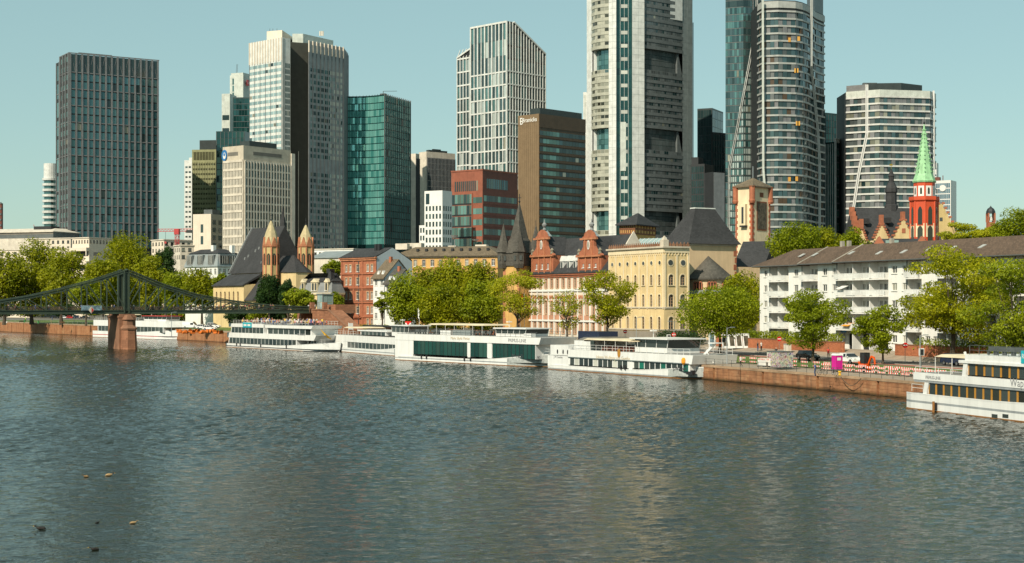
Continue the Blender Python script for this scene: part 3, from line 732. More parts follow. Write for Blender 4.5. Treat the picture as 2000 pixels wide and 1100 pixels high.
# pale pair at the left: white slab and olive slab with a dark roof box
b = simple_tower('slab_tower', 'narrow white slab tower left of the olive slab tower', 360, 375, 392, 313, 1050, 12, 'white_panel',
    dict(nu=2, fh=3.4, mat='glass_dark', rw=.8, bw=2.2, top=3)); b.part('roof_step', MB().box(-2.2,0,0,4,b.H,b.H+1.8), ['white_panel']); b.done()
b = simple_tower('slab_tower', 'olive gridded slab tower with a dark roof box beside the white slab', 375, 422, 440, 292, 1000, 8, 'olive_clad',
    dict(nu=14, fh=3.2, mat='glass_brown', rw=.6, bw=1.9, top=8, cap=0, rib=.3, ribd=.25))
b.part('roof_box', MB().box(-11.5, 0, 1, 12, b.H, b.H+6.2), ['mech_dark'])
fr = b.L(); b.grid(fr, -b.W+1, -1, b.H-7, b.H-1.4, 14, 1, 'glass_brown', rw=.35, bw=.2, name='louvre'); b.done()

# pair of pale towers with glazed front, red square sign
b = simple_tower('pale_tower', 'tall pale stone tower with rounded shoulder and a small red sign', 449, 475, 495, 146, 1080, 22, 'pale_panel', None, None)
b.part('crown', MB().box(-b.W+.6, -.5, .6, b.D, b.H, b.H+1.6), ['pale_panel'])
b.grid(b.L(), -b.W+2, -b.W+3.4, b.H-130, b.H-2, 1, 26, 'glass_teal', rw=.1, bw=.6)
b.part('sign_plate', MB().box(1.6, 1.85, 2.2, 6.2, b.H-7.4, b.H-3.4), ['red_sign' if 'red_sign' in MATS else (M('red_sign', (.55,.02,.03), .4) and 'red_sign')])
text('sign_letters', 'DB', 2.8, 'white_paint', b.root, (1.88, 4.2, b.H-6.4), (R(90), 0, R(90)), .02)
b.part('sign_bracket', MB().box(0, 1.6, 3.5, 4.9, b.H-6.2, b.H-4.8), ['mid_metal'])
for x in (-7, -6.2): b.part('mast', MB().tube((x,2,b.H+1.6),(x+.5,2,b.H+8),.12), ['mid_metal'])
b.done()
b = simple_tower('pale_tower', 'lower pale tower wing with window strips beside the signed tower', 433, 449, 462, 183, 1060, 10, 'pale_panel',
    dict(nu=1, fh=9.0, mat='glass_dark', rw=1.0, bw=5.5, top=12, m0=0, m1=0), None, 262); b.done()
b = simple_tower('glass_block', 'teal glazed block climbing in front of the pale tower with the sign', 455, 489, 500, 190, 1040, 4, 'teal_dark',
    dict(nu=6, fh=4, mat='glass_green_dark', rw=.35, bw=.5, top=.5, band=.25, bandmat='mid_metal', cap=150), None, 300); b.done()
b = simple_tower('glass_block', 'wide dark teal glass block behind the concrete office block, stepped at its top', 422, 478, 500, 256, 980, 6, 'teal_dark',
    dict(nu=7, fh=4, mat='glass_green_dark', rw=.35, bw=.5, top=.5, rib=.25, ribmat='mid_metal', ribd=.2), None, 415); b.done()

# concrete office block with a blue round sign
def t_concrete():
    b = simple_tower('office_block', 'beige concrete office block with fins on every floor and a blue round sign', 435, 475.5, 568, 284, 700, 38, 'concrete_warm',
        dict(nu=13, fh=3.82, mat='glass_dark', rw=.42, bw=.95, top=7.0, m0=.6, m1=.5, band=1.0, bandmat='concrete_light', bandd=.45, rib=.58, ribmat='concrete_light', ribd=.3),
        dict(nu=16, fh=3.82, mat='glass_blue', rw=.7, bw=.95, top=7.0, m0=.8, m1=.6, band=.8, bandmat='concrete_light', bandd=.35, rib=.6, ribmat='concrete_light', ribd=.5), 486)
    W, D, H = b.W, b.D, b.H
    b.part('louvre_slot', MB().box(-W*.75,-W*.26,-.06,.1,H-4.4,H-2.7), ['concrete_dark']); b.part('louvre_slot', MB().box(-.1,.06,D*.2,D*.8,H-4.0,H-2.4), ['concrete_dark'])
    b.part('roof_box', MB().box(-8,-1.5,5,22,H,H+2.6), ['mech_dark'])
    b.part('corner_rib', MB().box(-1.0,.6,D-.01,D+2.2,0,H-1.5), ['concrete_light'])
    s = MB(); s.loft([[(-W+1.5+2.3*math.cos(t)*.75, y, H-3.9+2.6*math.sin(t)) for t in np.linspace(0,2*math.pi,20)[:-1]] for y in (-.5,-.02)]); b.part('sign_disc', s, ['sign_blue'])
    s = MB(); s.loft([[(-W+1.5+1.25*math.cos(t)*.75+.2, y, H-4.1+1.5*math.sin(t)) for t in np.linspace(0,2*math.pi,16)[:-1]] for y in (-.56,-.505)]); b.part('sign_swirl', s, ['white_paint'])
    s = MB(); s.loft([[(-W+1.7+.6*math.cos(t), y, H-3.6+.75*math.sin(t)) for t in np.linspace(0,2*math.pi,12)[:-1]] for y in (-.62,-.565)]); b.part('sign_swirl', s, ['sign_blue'])
    b.done()
M('sign_blue', (.03,.16,.38), .4)
t_concrete()
b = simple_tower('stone_block', 'low cream stone block left of the concrete office block', 377, 412, 436, 418, 720, 20, 'pink_white',
    dict(nu=1, fh=5.5, mat='glass_dark', rw=7.5, bw=1.6, top=4), dict(nu=2, fh=3.6, mat='glass_dark', rw=2.4, bw=1.4, top=2), 482)
b.part('roof_box', MB().box(-5,-.5,2,9,b.H,b.H+2.2), ['mid_metal']); b.done()

# twin-prism tower with a dark slab between
def t_twin():
    b = Bld('twin_prism_tower', 'tall pale twin-prism office tower with a dark slab between its halves', 'tower', 551, 830, 42)
    W, D, H = b.WL(487), b.DR(567), b.h(73)
    zl = b.h(300)
    b.part('left_prism', MB().prism([(-W,0),(0,0),(.0,D),(-W,D+8)], 0, H), ['white_panel'])
    fl = b.L(); n = 12; zt_ = H-12.3; fh = 3.29; nz = int((zt_-zl)/fh)+1
    b.grid(fl, -W+.3, -.4, zt_-nz*fh, zt_, n, nz, 'glass_pale', rw=.35, bw=1.55, d0=-.05, cap=150)
    b.ribs(fl, -W+.3, -.4, zt_-nz*fh, H, 6, .22, 'rib_grey', d0=-.22)
    b.ribs(fl, -W+.3, -.4, zt_, H, 12, .5, 'pink_white', d0=-.4, name='crown_fin')
    fr = b.Rt(); b.grid(fr, D*.35, D-.3, zt_-nz*fh, zt_-1, 4, nz, 'glass_blue', rw=.35, bw=.7, cap=150)
    b.part('chamfer_panel', MB().box(-.02,.12,.2,D*.3,0,H-.5), ['cool_panel'])
    # the slab between: built in the frame of the prism, facing the viewer
    ca, sa = math.cos(b.a), math.sin(b.a)
    def loc(px, Y):
        X = (px-1000)*Y/FPX-b.C[0]; Yd = Y-b.C[1]
        return (X*ca - Yd*sa, X*sa + Yd*ca)                       # world to local (root turned by -a)
    p = [loc(565.5,842), loc(601.5,846), loc(603,875), loc(563,875)]
    Hs = zt(82, 842)-GZ
    b.part('middle_slab', MB().prism(p, 0, Hs), ['brown_slab'])
    q0, q1 = loc(582.5,841.5), loc(583.6,841.5)
    b.part('corner_strip', MB().prism([q0, q1, loc(583.6,842.4), loc(582.5,842.4)], 0, Hs-60), ['concrete_light'])
    # right prism
    r = [loc(602.5,820), loc(671.5,842), loc(680,862), loc(640,890), loc(603,876)]
    Hr = zt(80, 820)-GZ
    b.part('right_prism', MB().prism(r, 0, Hr), ['pink_grey'])
    f, ln = edge_fr(r[0], r[1]); z1 = Hr-13.5; zb_ = zt(480,830)-GZ; nz = int((z1-zb_)/fh)+1
    rr = random.Random(3)
    def pk(i, j):
        if j in (13, 14): return None
        return rr.choice(['glass_pale','glass_curtain','glass_curtain','glass_curtain']) if i >= 11 and i != 10 else rr.choice(['glass_teal','glass_blue','glass_teal','glass_pale'])
    b.grid(f, 1.4, ln-1.2, z1-nz*fh, z1, 18, nz, None, rw=.3, bw=1.3, d0=-.05, pick=pk, name='window')
    b.ribs(f, .2, ln-.6, z1-nz*fh, Hr, 9, .34, 'rib_grey', d0=-.38)
    b.ribs(f, .2, ln-.6, Hr-6, Hr+.3, 9, .42, 'pink_white', d0=-.55, name='crown_fin')
    f2, l2 = edge_fr(r[1], r[2]); b.ribs(f2, .3, l2, 0, Hr-1, 4, .4, 'rib_grey', d0=-.3)
    # plant storeys on the roof
    b.part('roof_plant', MB().prism([loc(521,850), loc(551,846), loc(575,872), loc(530,880)], H-3, zt(61.5,850)-GZ), ['pink_white'])
    b.part('roof_plant', MB().prism([loc(571,850), loc(592,850), loc(651,872), loc(651,890), loc(571,890)], H-6, zt(66,850)-GZ), ['pale_panel'])
    for k in (625,628,631): 
        q = loc(k,870); b.part('flue', MB().tube((q[0],q[1],zt(70,870)-GZ),(q[0],q[1],zt(61,870)-GZ),.35), ['pink_white'])
    for k in (527,533,541):
        q = loc(k,856); b.part('aerial', MB().tube((q[0],q[1],zt(63,856)-GZ),(q[0],q[1],zt(56,856)-GZ),.12), ['mid_metal'])
    b.done()
t_twin()

# green glass tower with a hollow front
def t_green():
    b = Bld('green_glass_tower', 'green mirrored glass tower with a hollow curved front', 'tower', 750, 850, 22)
    W, D, H = b.WL(679), b.DR(802), b.h(183)
    n = 12; sag = 2.6
    arc_ = [(-W*(1-i/n), sag*math.sin(math.pi*i/n)) for i in range(n+1)]
    b.part('tower_body', MB().prism(arc_ + [(0,D),(-W,D)], 0, H-.4), ['glass_green_dark'])
    zv = b.h(483); fh = 3.75; nz = int((H-1-zv)/fh); z0 = H-1-nz*fh
    for i in range(n):
        f, ln = edge_fr(arc_[i], arc_[i+1])
        b.grid(f, 0, ln, z0, H-1, 1, nz, 'glass_green', rw=.16, bw=.5, d0=-.06, name='window')
        b.ribs(f, 0, ln, z0, H, 2, .12, 'teal_dark', d0=-.2, ends=False)
    fr = b.Rt(); b.grid(fr, .4, D-.4, z0, H-.4, 14, nz, 'glass_side', rw=.2, bw=.5, d0=-.05, name='window', cap=300)
    b.ribs(fr, .3, D-.3, z0, H+.2, 14, .24, 'mid_metal', d0=-.35)
    b.part('roof_crane', MB().tube((-2,3,H),(-2,3,H+1.8),.2).tube((-2,3,H+1.8),(4,8,H+2.2),.12).box(-4,-1,3,6,H-.4,H+.6), ['mid_metal'])
    b.done()
t_green()

# concrete slab pair with dark glass side
b = simple_tower('slab_tower', 'tall concrete slab tower with dark glass side behind the white cube building', 818, 833, 889, 296, 950, 50, 'concrete_light', None,
    dict(nu=20, fh=3.6, mat='glass_blue', rw=.25, bw=.5, top=3.5, m0=.6, m1=.2, rib=.3, ribmat='rib_grey', ribd=.4, cap=200), 370)
b.part('roof_rail', MB().box(-3,-.3,2,b.D-6,b.H,b.H+1.2).box(-2.5,-1,6,12,b.H+1.2,b.H+2), ['mech_dark']); b.done()
b = simple_tower('slab_fin', 'narrow concrete slab edge left of a dark slot beside the green tower', 800, 812, 819, 300, 940, 30, 'concrete_light', None, None)
b.part('dark_slot', MB().box(.02, .6, 0, b.D-.1, 0, b.H-3), ['slate_dark']); b.done()

# small white gridded office
def t_white():
    b = simple_tower('white_office', 'small white stepped office building with square windows in front of the slab tower', 829, 864, 883, 372, 690, 30, 'white_paint',
        dict(nu=5, fh=3.55, mat='glass_dark', rw=.85, bw=1.35, top=6.2, m0=.3, m1=.3), dict(nu=4, fh=3.55, mat='glass_dark', rw=.8, bw=1.35, top=6.2, m0=.3, m1=.2), 486)
    b.part('top_slot', MB().box(-b.W*.92,-b.W*.72,-.05,.1,b.H-6,b.H-1.2), ['glass_dark'])
    H2 = b.h(440, -b.W); b.part('lower_step', MB().box(-b.W-3.2,-b.W-.01,.6,12,0,H2), ['white_paint'])
    f = Fr(-b.W-3.2,.6,0); b.grid(f, .2, 3.1, H2-14.5, H2-.5, 2, 4, 'glass_dark', rw=.6, bw=1.3); b.done()
t_white()

# red granite office
def t_red():
    b = Bld('red_office', 'red granite office block with dark window bands below the white gridded tower', 'tower', 942.5, 710, 36)
    W, D, H = b.WL(881.5), b.DR(1011), b.h(333)
    zv = b.h(480); fh = 5.15
    b.part('tower_body', MB().box(-W, 0, 0, D, 0, H), ['red_granite'])
    fl, fr = b.L(), b.Rt()
    b.grid(fl, -W*.9, -W*.14, H-9.4, H-4.4, 12, 1, 'glass_dark', rw=.4, bw=.3)
    z1 = H-10.2; nz = int((z1-zv)/fh)+1
    for j in range(nz):
        z = z1-(j+1)*fh
        for k in range(7): b.piece('window', fl, -W+.4+(k+.5)*(W*.66)/7, z+.5, W*.66/7-.12, fh-1.0, 'glass_band' if (j*3+k) % 4 else 'glass_dark', -.05)
        link('floor_band', slab_mesh(W*.66, -.08, .1, .7, 'slate_dark', 'floor_band'), b.root, fl.p(-W+.4+W*.33,0,z-.2), 0)
        for k in range(3): b.piece('window', fl, -W*.30+(k+.5)*(W*.29)/3, z+.4, W*.29/3-.1, 2.7, 'glass_band', -.06)
        for k in range(12): b.piece('window', fr, .9+(k+.5)*(D-1.6)/12, z+1.2, (D-1.6)/12-.12, 2.7, 'glass_dark' if k % 5 else 'glass_band', -.05)
        b.piece('granite_band', fr, D/2, z-.1, D-.6, 1.1, 'red_granite_dark', -.14)
    b.part('side_cladding', MB().box(-.02,.03,.3,D-.05,0,H-.05), ['red_granite_dark'])  # thin sheet over the right face, its shade put into darker granite
    b.part('recess_column', MB().box(-W*.335,-W*.305,-.35,.1,0,z1), ['red_granite'])
    b.part('roof_edge', MB().box(-W-.2,.2,-.2,.4,H,H+.7).box(-.4,.21,.41,D,H,H+.69), ['red_granite'])
    b.grid(fr, 3, D-8, H-8.2, H-3.4, 10, 1, 'glass_blue', rw=.3, bw=.3)
    b.part('dish', MB().lathe([(.1,0),(1.0,.25),(1.7,.9)], 12), ['white_paint'], (-W*.1,-3,zv+2)); b.done()
t_red()

# white gridded tower with a cut-away shoulder
def t_white_grid():
    b = Bld('gridded_tower', 'tall white gridded tower with its right shoulder cut away on the slope', 'tower', 990, 900, 45)
    W, D, H = b.WL(920), b.DR(1065), b.h(41)
    zs = b.h(106, 0, D); zv = b.h(336)
    mb = MB(); prof = [(0,0),(D,0),(D,zs),(D*.18,H),(0,H)]
    mb.loft([[(0,y,z) for y,z in prof],[(-W,y,z) for y,z in prof]]); b.part('tower_body', mb, ['slate_dark'])
    fl, fr = b.L(), b.Rt(); fh = 7.65; zt_ = H-.6
    nz = int((zt_-24-zv)/fh)+1; z1 = H-29.5; z0 = z1-nz*fh
    opt = lambda s: pick_of([('glass_blue',3),('glass_teal',2),('glass_grid',1)], s)
    b.grid(fl, -W, 0, z0, z1, 10, nz, None, rw=.95, bw=1.1, pick=opt(1)); b.grid(fl, -W, 0, z1, H-1, 10, 3, None, rw=.95, bw=.2, pick=opt(2))
    b.ribs(fl, -W, 0, z0, H, 10, .55, 'white_panel', d0=-.5); b.ribs(fl, -W, 0, z0, H, 5, .8, 'white_panel', d0=-.6, name='main_rib')
    b.bands(fl, -W, 0, z0, z1, nz, .85, 'white_panel', d0=-.42)
    link('floor_band', slab_mesh(W, -.65, .1, 1.1, 'white_panel', 'floor_band'), b.root, fl.p(-W/2,0,H-1), 0)
    nu = 14; du = D/nu
    def ztop(u): return H if u < D*.18 else H+(zs-H)*(u-D*.18)/(D*.82)
    for i in range(nu):
        u = (i+.5)*du; t_ = ztop(u+du/2)-.8; k = 0; z = z0
        while z < t_-1:
            h = min(fh, t_-z); m = random.choice(['glass_blue','glass_dark','glass_dark','glass_teal'])
            if h > 1.6: b.piece('window', fr, u, z+.5, du-.75, h-1.1, m, -.05)
            z += fh
    for i in range(nu+1): link('mullion', slab_mesh(.5, -.45, .1, ztop(i*du)-z0, 'white_panel', 'mullion'), b.root, fr.p(i*du,0,z0), fr.a)
    for j in range(nz+1): link('floor_band', slab_mesh(D, -.4, .1, .7, 'white_panel', 'floor_band'), b.root, fr.p(D/2,0,z0+j*fh), fr.a)
    b.part('shoulder_rim', MB().bar((.25,D*.17,H),(.25,D,zs),.9,.9), ['white_panel'])
    b.part('roof_box', MB().box(-W*.5,-2,D*.45,D*.62,zs-10,b.h(78,0,D*.5)), ['mech_dark'])
    # lower wing on the left with a slanting top
    W2 = b.WL(890); H2 = b.h(108, -W); H3 = b.h(92, -W)
    mb = MB(); pr = [(-W2,0),(-W-.02,0),(-W-.02,H3),(-W2,H2)]
    mb.loft([[(x,1.5,z) for x,z in pr],[(x,D*.7,z) for x,z in pr]]); b.part('side_wing', mb, ['slate_dark'])
    f2 = Fr(-W2,1.5,0); w2 = W2-W
    b.grid(f2, 0, w2, z0, H2-1.5, 5, nz+1, None, rw=.9, bw=1.1, pick=opt(5)); b.ribs(f2, 0, w2, z0, H2-.2, 5, .55, 'white_panel', d0=-.5)
    b.bands(f2, 0, w2, z0, H2-1.0, nz+1, .85, 'white_panel', d0=-.42)
    for i in range(6): b.part('slant_rib', MB().bar((-W2+w2*i/5,1.1,H2-.5),(-W2+w2*i/5+.01,4,H3+.3),.4,.4), ['white_panel'])
    b.part('slant_cap', MB().bar((-W2,1.2,H2),(-W,1.2,H3),.9,.9), ['white_panel'])
    b.done()
t_white_grid()

# brown slab with rooftop sign
def t_brown():
    b = Bld('brown_tower', 'brown clad tower with white rooftop lettering and dark banded side', 'tower', 1053, 770, 44)
    W, D, H = b.WL(1012), b.DR(1143.5), b.h(222)
    b.part('tower_body', MB().box(-W, 0, 0, D, 0, H), ['brown_dark'])
    fl, fr = b.L(), b.Rt(); zv = b.h(475)
    n = 10
    for i in range(n): b.piece('cladding_panel', fl, -W+(i+.5)*W/n, 0, W/n-.1, H-4.2, 'brown_clad', -.15)
    b.piece('cladding_panel', fl, -W/2, H-4.1, W-.05, 4.1, 'brown_clad', -.15)
    fh = 4.0; z1 = H-7.5; nz = int((z1-zv)/fh)+1
    for j in range(nz):
        z = z1-(j+1)*fh
        for k in range(14): b.piece('window', fr, .4+(k+.5)*(D-.8)/14, z+.9, (D-.8)/14-.14, 2.2, ('glass_band' if 0 < k < 6 else 'glass_dark'), -.04)
        link('floor_band', slab_mesh(D-.3, -.22, .1, 1.2, 'brown_dark', 'floor_band'), b.root, fr.p(D/2,0,z-.4), fr.a)
    b.part('crown_band', MB().box(-.2,.22,.2,D-.1,H-6.8,H), ['brown_dark'])
    b.part('roof_box', MB().box(-W*.55,-1.2,2,D-1.5,H,H+3.2), ['mech_dark'])
    text('roof_lettering', 'Branicks', 3.0, 'white_paint', b.root, (-W*.44, -.2, H-3.6), (R(90),0,0), .06, bold=.02)
    s = MB(); x = -W*.89
    s.box(x,x+.5,-.26,-.17,H-4.6,H-1.2); s.box(x+.5,x+1.5,-.26,-.17,H-1.7,H-1.2); s.box(x+.5,x+1.5,-.26,-.17,H-3.2,H-2.7); s.box(x+.5,x+1.5,-.26,-.17,H-4.6,H-4.1); s.box(x+1.5,x+1.9,-.26,-.17,H-2.7,H-1.6); s.box(x+1.5,x+1.9,-.26,-.17,H-4.2,H-3.1)
    b.part('logo_mark', s, ['white_paint']); b.done()
t_brown()
# tall pale three-sided tower with planted sky gardens
def t_tall():
    b = Bld('sky_garden_tower', 'tallest pale tower, cut by the top of the picture, with recessed glass sky gardens', 'tower', 1219, 870, 40)
    ca, sa = math.cos(b.a), math.sin(b.a)
    def loc(px, Y):
        X = (px-1000)*Y/FPX-b.C[0]; Yd = Y-b.C[1]
        return (X*ca - Yd*sa, X*sa + Yd*ca)
    H = zt(-60, 870)-GZ
    def zz(py): return zt(py, 875)-GZ
    # corner columns
    def col(name, pts, mat, h=H, z0=0): return b.part(name, MB().prism(pts, z0, h), [mat])
    col('corner_column', [loc(1146,890), loc(1157,884), loc(1160,900), loc(1146,905)], 'white_panel')
    col('corner_column', [loc(1189,872), loc(1203.5,869), loc(1205,885), loc(1190,890)], 'white_panel')
    col('corner_column', [loc(1235,869), loc(1258.5,872), loc(1259,890), loc(1236,890)], 'white_panel')
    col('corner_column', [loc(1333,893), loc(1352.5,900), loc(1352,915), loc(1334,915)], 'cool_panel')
    col('tower_core', [loc(1159,896), loc(1200,889), loc(1240,889), loc(1336,908), loc(1345,935), loc(1165,935)], 'shade_grey')
    # glazed corner between the two middle columns
    c0, c1 = loc(1203.5,871.5), loc(1235,871.5)
    col('lift_glazing', [c0, c1, loc(1236,890), loc(1204,890)], 'glass_green_dark')
    f, ln = edge_fr(c0, c1); zv = zz(470); n = int((zz(-20)-zv)/3.75)
    rr = random.Random(5)
    for j in range(n):
        z = zv+j*3.75
        for i in range(4):
            w = ln/4; mid = i in (1,2)
            b.piece('window', f, (i+.5)*w, z+.2, w-.18, 3.35, 'glass_green_dark', -.06)
        if j % 2: b.piece('landing_panel', f, ln*.5, z+.6, ln*.40, 2.0, 'glass_curtain' if rr.random() < .7 else 'pale_panel', -.12)
    b.ribs(f, 0, ln, 0, H, 4, .14, 'white_panel', d0=-.12)
    b.part('service_panel', MB().prism([loc(1212,871), loc(1222.5,871), loc(1222.5,871.6), loc(1212,871.6)], zz(335), zz(240)), ['pale_panel'])
    # banded fronts: left one bows out, right one has its shade put into darker greys
    gardens = [(450,412),(292,250),(136,95)]
    def segs():
        out = []; y = 480
        for lo, hi in gardens + [(-40,-60)]:
            out.append((y, lo)); y = hi
        return out
    def front(pa, pb, bulge, mband, mwin, nw, gset, tag_):
        n = 6; a, c = Vector(pa), Vector(pb); nrm = Vector(((c-a).y, -(c-a).x)).normalized()
        def pts(off): return [tuple(a+(c-a)*(i/n)+nrm*(off+bulge*math.sin(math.pi*i/n))) for i in range(n+1)]
        back = [tuple(c-nrm*9), tuple(a-nrm*9)]
        for lo, hi in segs():
            z0, z1 = zz(lo), zz(hi)
            if z0 > z1: z0, z1 = z1, z0
            o = pts(0)
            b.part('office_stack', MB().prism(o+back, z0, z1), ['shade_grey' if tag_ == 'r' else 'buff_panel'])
            nf = max(1, int(round((z1-z0)/3.75))); fh = (z1-z0)/nf
            for j in range(nf):
                z = z0+j*fh
                po, pi = pts(.25), pts(-.05)
                b.part('floor_band', MB().loft([[(x,y,z) for x,y in po+pi[::-1]], [(x,y,z+fh*.48) for x,y in po+pi[::-1]]]), [mband])
                for i in range(n):
                    f, ln = edge_fr(o[i], o[i+1])
                    m = max(1, int(round(ln/nw)))
                    for k in range(m): b.piece('window', f, (k+.5)*ln/m, z+fh*.5, ln/m-.3, fh*.44, mwin[rr.randrange(len(mwin))], -.06)
        for lo, hi in gardens:                                     # recessed gardens
            z0, z1 = zz(lo), zz(hi)
            g = pts(-gset); k0 = 2
            gb = g[k0-1:] if tag_ == 'l' else g[:n]
            b.part('garden_core', MB().prism(gb+[gb[-1], (Vector(gb[-1])-nrm*4)[:2], (Vector(gb[0])-nrm*4)[:2]], z0-.5, z1+.5), ['glass_green_dark'])
            for i in range(len(gb)-1):
                f, ln = edge_fr(gb[i], gb[i+1]); m = max(1, int(round(ln/2.2)))
                for k in range(m):
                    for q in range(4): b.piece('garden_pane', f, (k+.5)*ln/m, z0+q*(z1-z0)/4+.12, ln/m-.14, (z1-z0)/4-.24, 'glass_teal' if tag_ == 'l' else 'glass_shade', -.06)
            sd = (a+(c-a)*.10, a+(c-a)*.22) if tag_ == 'l' else (a+(c-a)*.86, a+(c-a)*.99)
            p0, p1 = sd[0]-nrm*.2, sd[1]-nrm*(gset if tag_ == 'l' else .4)
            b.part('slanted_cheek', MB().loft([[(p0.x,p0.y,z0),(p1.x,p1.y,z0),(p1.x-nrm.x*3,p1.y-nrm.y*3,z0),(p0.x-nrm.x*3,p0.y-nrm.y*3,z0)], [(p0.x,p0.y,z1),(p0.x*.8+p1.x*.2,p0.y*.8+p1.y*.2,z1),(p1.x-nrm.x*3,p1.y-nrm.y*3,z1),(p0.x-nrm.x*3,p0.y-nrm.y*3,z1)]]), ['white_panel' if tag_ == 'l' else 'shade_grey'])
    front(loc(1155.5,884.5), loc(1189.5,873.5), 2.2, 'buff_panel', ['glass_buff','glass_buff','glass_brown','buff_panel','glass_buff'], 1.9, 3.0, 'l')
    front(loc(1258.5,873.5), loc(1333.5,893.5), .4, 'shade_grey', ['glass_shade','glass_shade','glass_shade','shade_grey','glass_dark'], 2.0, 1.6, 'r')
    # joints of the cladding on the columns
    for pa, pb in ((loc(1189,872), loc(1203.5,869)), (loc(1235,869), loc(1258.5,872)), (loc(1333,893), loc(1352.5,900))):
        f, ln = edge_fr(pa, pb); z = zz(470)
        while z < zz(-20): b.piece('cladding_joint', f, ln/2, z, ln-.05, .12, 'cool_panel', -.03, .02); z += 3.75
        b.piece('cladding_joint', f, ln/2, 0, .1, H, 'cool_panel', -.035, .02)
    b.part('rear_fin', MB().prism([loc(1352.8,915), loc(1354.5,915), loc(1354.5,918), loc(1352.8,918)], 0, H-22), ['mid_metal'])
    b.part('white_shoulder', MB().prism([loc(1309,886.2), loc(1333,892.6), loc(1333,893.4), loc(1309,887.4)], zz(30), zz(-40)), ['white_panel'])
    b.done()
t_tall()
b = simple_tower('roof_edge_tower', 'slim white tower edge just left of the tallest tower', 1139, 1146, 1150, 180, 950, 20, 'white_panel', dict(nu=1, fh=8, mat='pale_panel', rw=.3, bw=.3)); b.done()

# dark slabs between the tall pale tower and the folded towers
b = simple_tower('dark_slab', 'plain dark slab tower right of the tallest tower', 1362, 1391, 1412.5, 211, 1000, 25, 'mech_dark',
    dict(nu=5, fh=5.5, mat='glass_dark', rw=.25, bw=.4, top=1, cap=100), dict(nu=4, fh=5.5, mat='glass_dark', rw=.25, bw=.4, top=1, cap=100), 350); b.done()
b = simple_tower('dark_slab', 'dark glass tower in front of the plain dark slab', 1389, 1391, 1419, 258, 930, 55, 'slate_dark', None,
    dict(nu=8, fh=3.8, mat='glass_green_dark', rw=.3, bw=.7, top=1, rib=.2, ribmat='mid_metal'), 345); b.done()
b = simple_tower('dark_block', 'low dark glass block at the foot of the tallest tower', 1349, 1376, 1394, 320, 860, 30, 'slate_dark',
    dict(nu=6, fh=4, mat='glass_dark', rw=.3, bw=.7, top=1), None, 420)
b.part('roof_box', MB().box(-b.W,-b.W*.5,1,8,b.H,b.H+4), ['slate_dark']); b.done()
b = simple_tower('grey_block', 'plain grey block behind the slate pyramid roof', 1376, 1393, 1415, 336, 800, 55, 'slate_dark', None, None)
b.part('cladding', MB().box(-.05,.1,.3,b.D,0,b.H-.2), ['rib_grey']); b.done()

# folded glass tower and the balcony towers
M('fold_trim', (.42,.43,.41), .4)
def t_fold():
    b = Bld('folded_glass_tower', 'tall blue-green glass tower with a slanting white fold line', 'tower', 1417, 880, 16)
    D = 40; W = -b.DR(1420)
    ca, sa = math.cos(b.a), math.sin(b.a)
    def loc(px, Y):
        X = (px-1000)*Y/FPX-b.C[0]; Yd = Y-b.C[1]
        return (X*ca - Yd*sa, X*sa + Yd*ca)
    def zz(py, Y=880): return zt(py, Y)-GZ
    H = zz(-80)
    # the front is folded: an upper left facet and a lower right facet meeting along the slanting edge
    rr = random.Random(4)
    e = [(335,1424.5),(270,1436),(200,1449),(120,1464),(40,1477),(-80,1480)]
    A, Bq, Cq = loc(1417,880), loc(1452,876), loc(1487,879)
    b.part('tower_body', MB().prism([A, Bq, Cq, loc(1487,920), loc(1417,920)], 0, H), ['teal_dark'])
    f1, l1 = edge_fr(A, Bq); f2, l2 = edge_fr(Bq, Cq)
    zv = zz(480); fh = 4.0; nz = int((H-zv)/fh); lead = 0
    for j in range(nz):
        z = zv+j*fh; py = HY-(z+GZ-CH)*FPX/880
        px_e = float(np.interp(-py, [-q[0] for q in e], [q[1] for q in e])) if py < 335 else 1423.
        for f, ln, pa, pb in ((f1,l1,1417,1452),(f2,l2,1452,1487)):
            n = 8
            for i in range(n):
                px = pa+(pb-pa)*(i+.5)/n
                left = px < px_e
                top_ = py < 25
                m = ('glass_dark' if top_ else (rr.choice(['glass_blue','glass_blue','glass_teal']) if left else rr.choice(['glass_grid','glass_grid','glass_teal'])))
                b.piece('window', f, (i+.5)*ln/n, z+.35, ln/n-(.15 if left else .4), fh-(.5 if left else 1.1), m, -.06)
        link('floor_band', slab_mesh(l1, -.12, .1, .3, 'mid_metal', 'floor_band'), b.root, f1.p(l1/2,0,z-.1), f1.a)
        link('floor_band', slab_mesh(l2, -.12, .1, .3, 'mid_metal', 'floor_band'), b.root, f2.p(l2/2,0,z-.1), f2.a)
    def on(px, py, off=.6):
        Y = 880+(px-1417)/35*(-4) if px < 1452 else 876+(px-1452)/35*3
        q = loc(px, Y-off); return (q[0], q[1], zt(py, Y)-GZ)
    for dx in (-1.2, 1.8):
        pl = [(1423,480),(1424,330)] + [(x_, y_) for y_, x_ in e[1:]]
        mb = MB()
        for p, q in zip(pl[:-1], pl[1:]): mb.bar(on(p[0]+dx,p[1]), on(q[0]+dx,q[1]), .34, .34, (0,1,0))
        b.part('fold_edge', mb, ['fold_trim'])
    b.part('fold_edge', MB().bar(on(1471,-60), on(1471,40), .4,.4,(0,1,0)), ['mid_metal'])
    b.done()
t_fold()

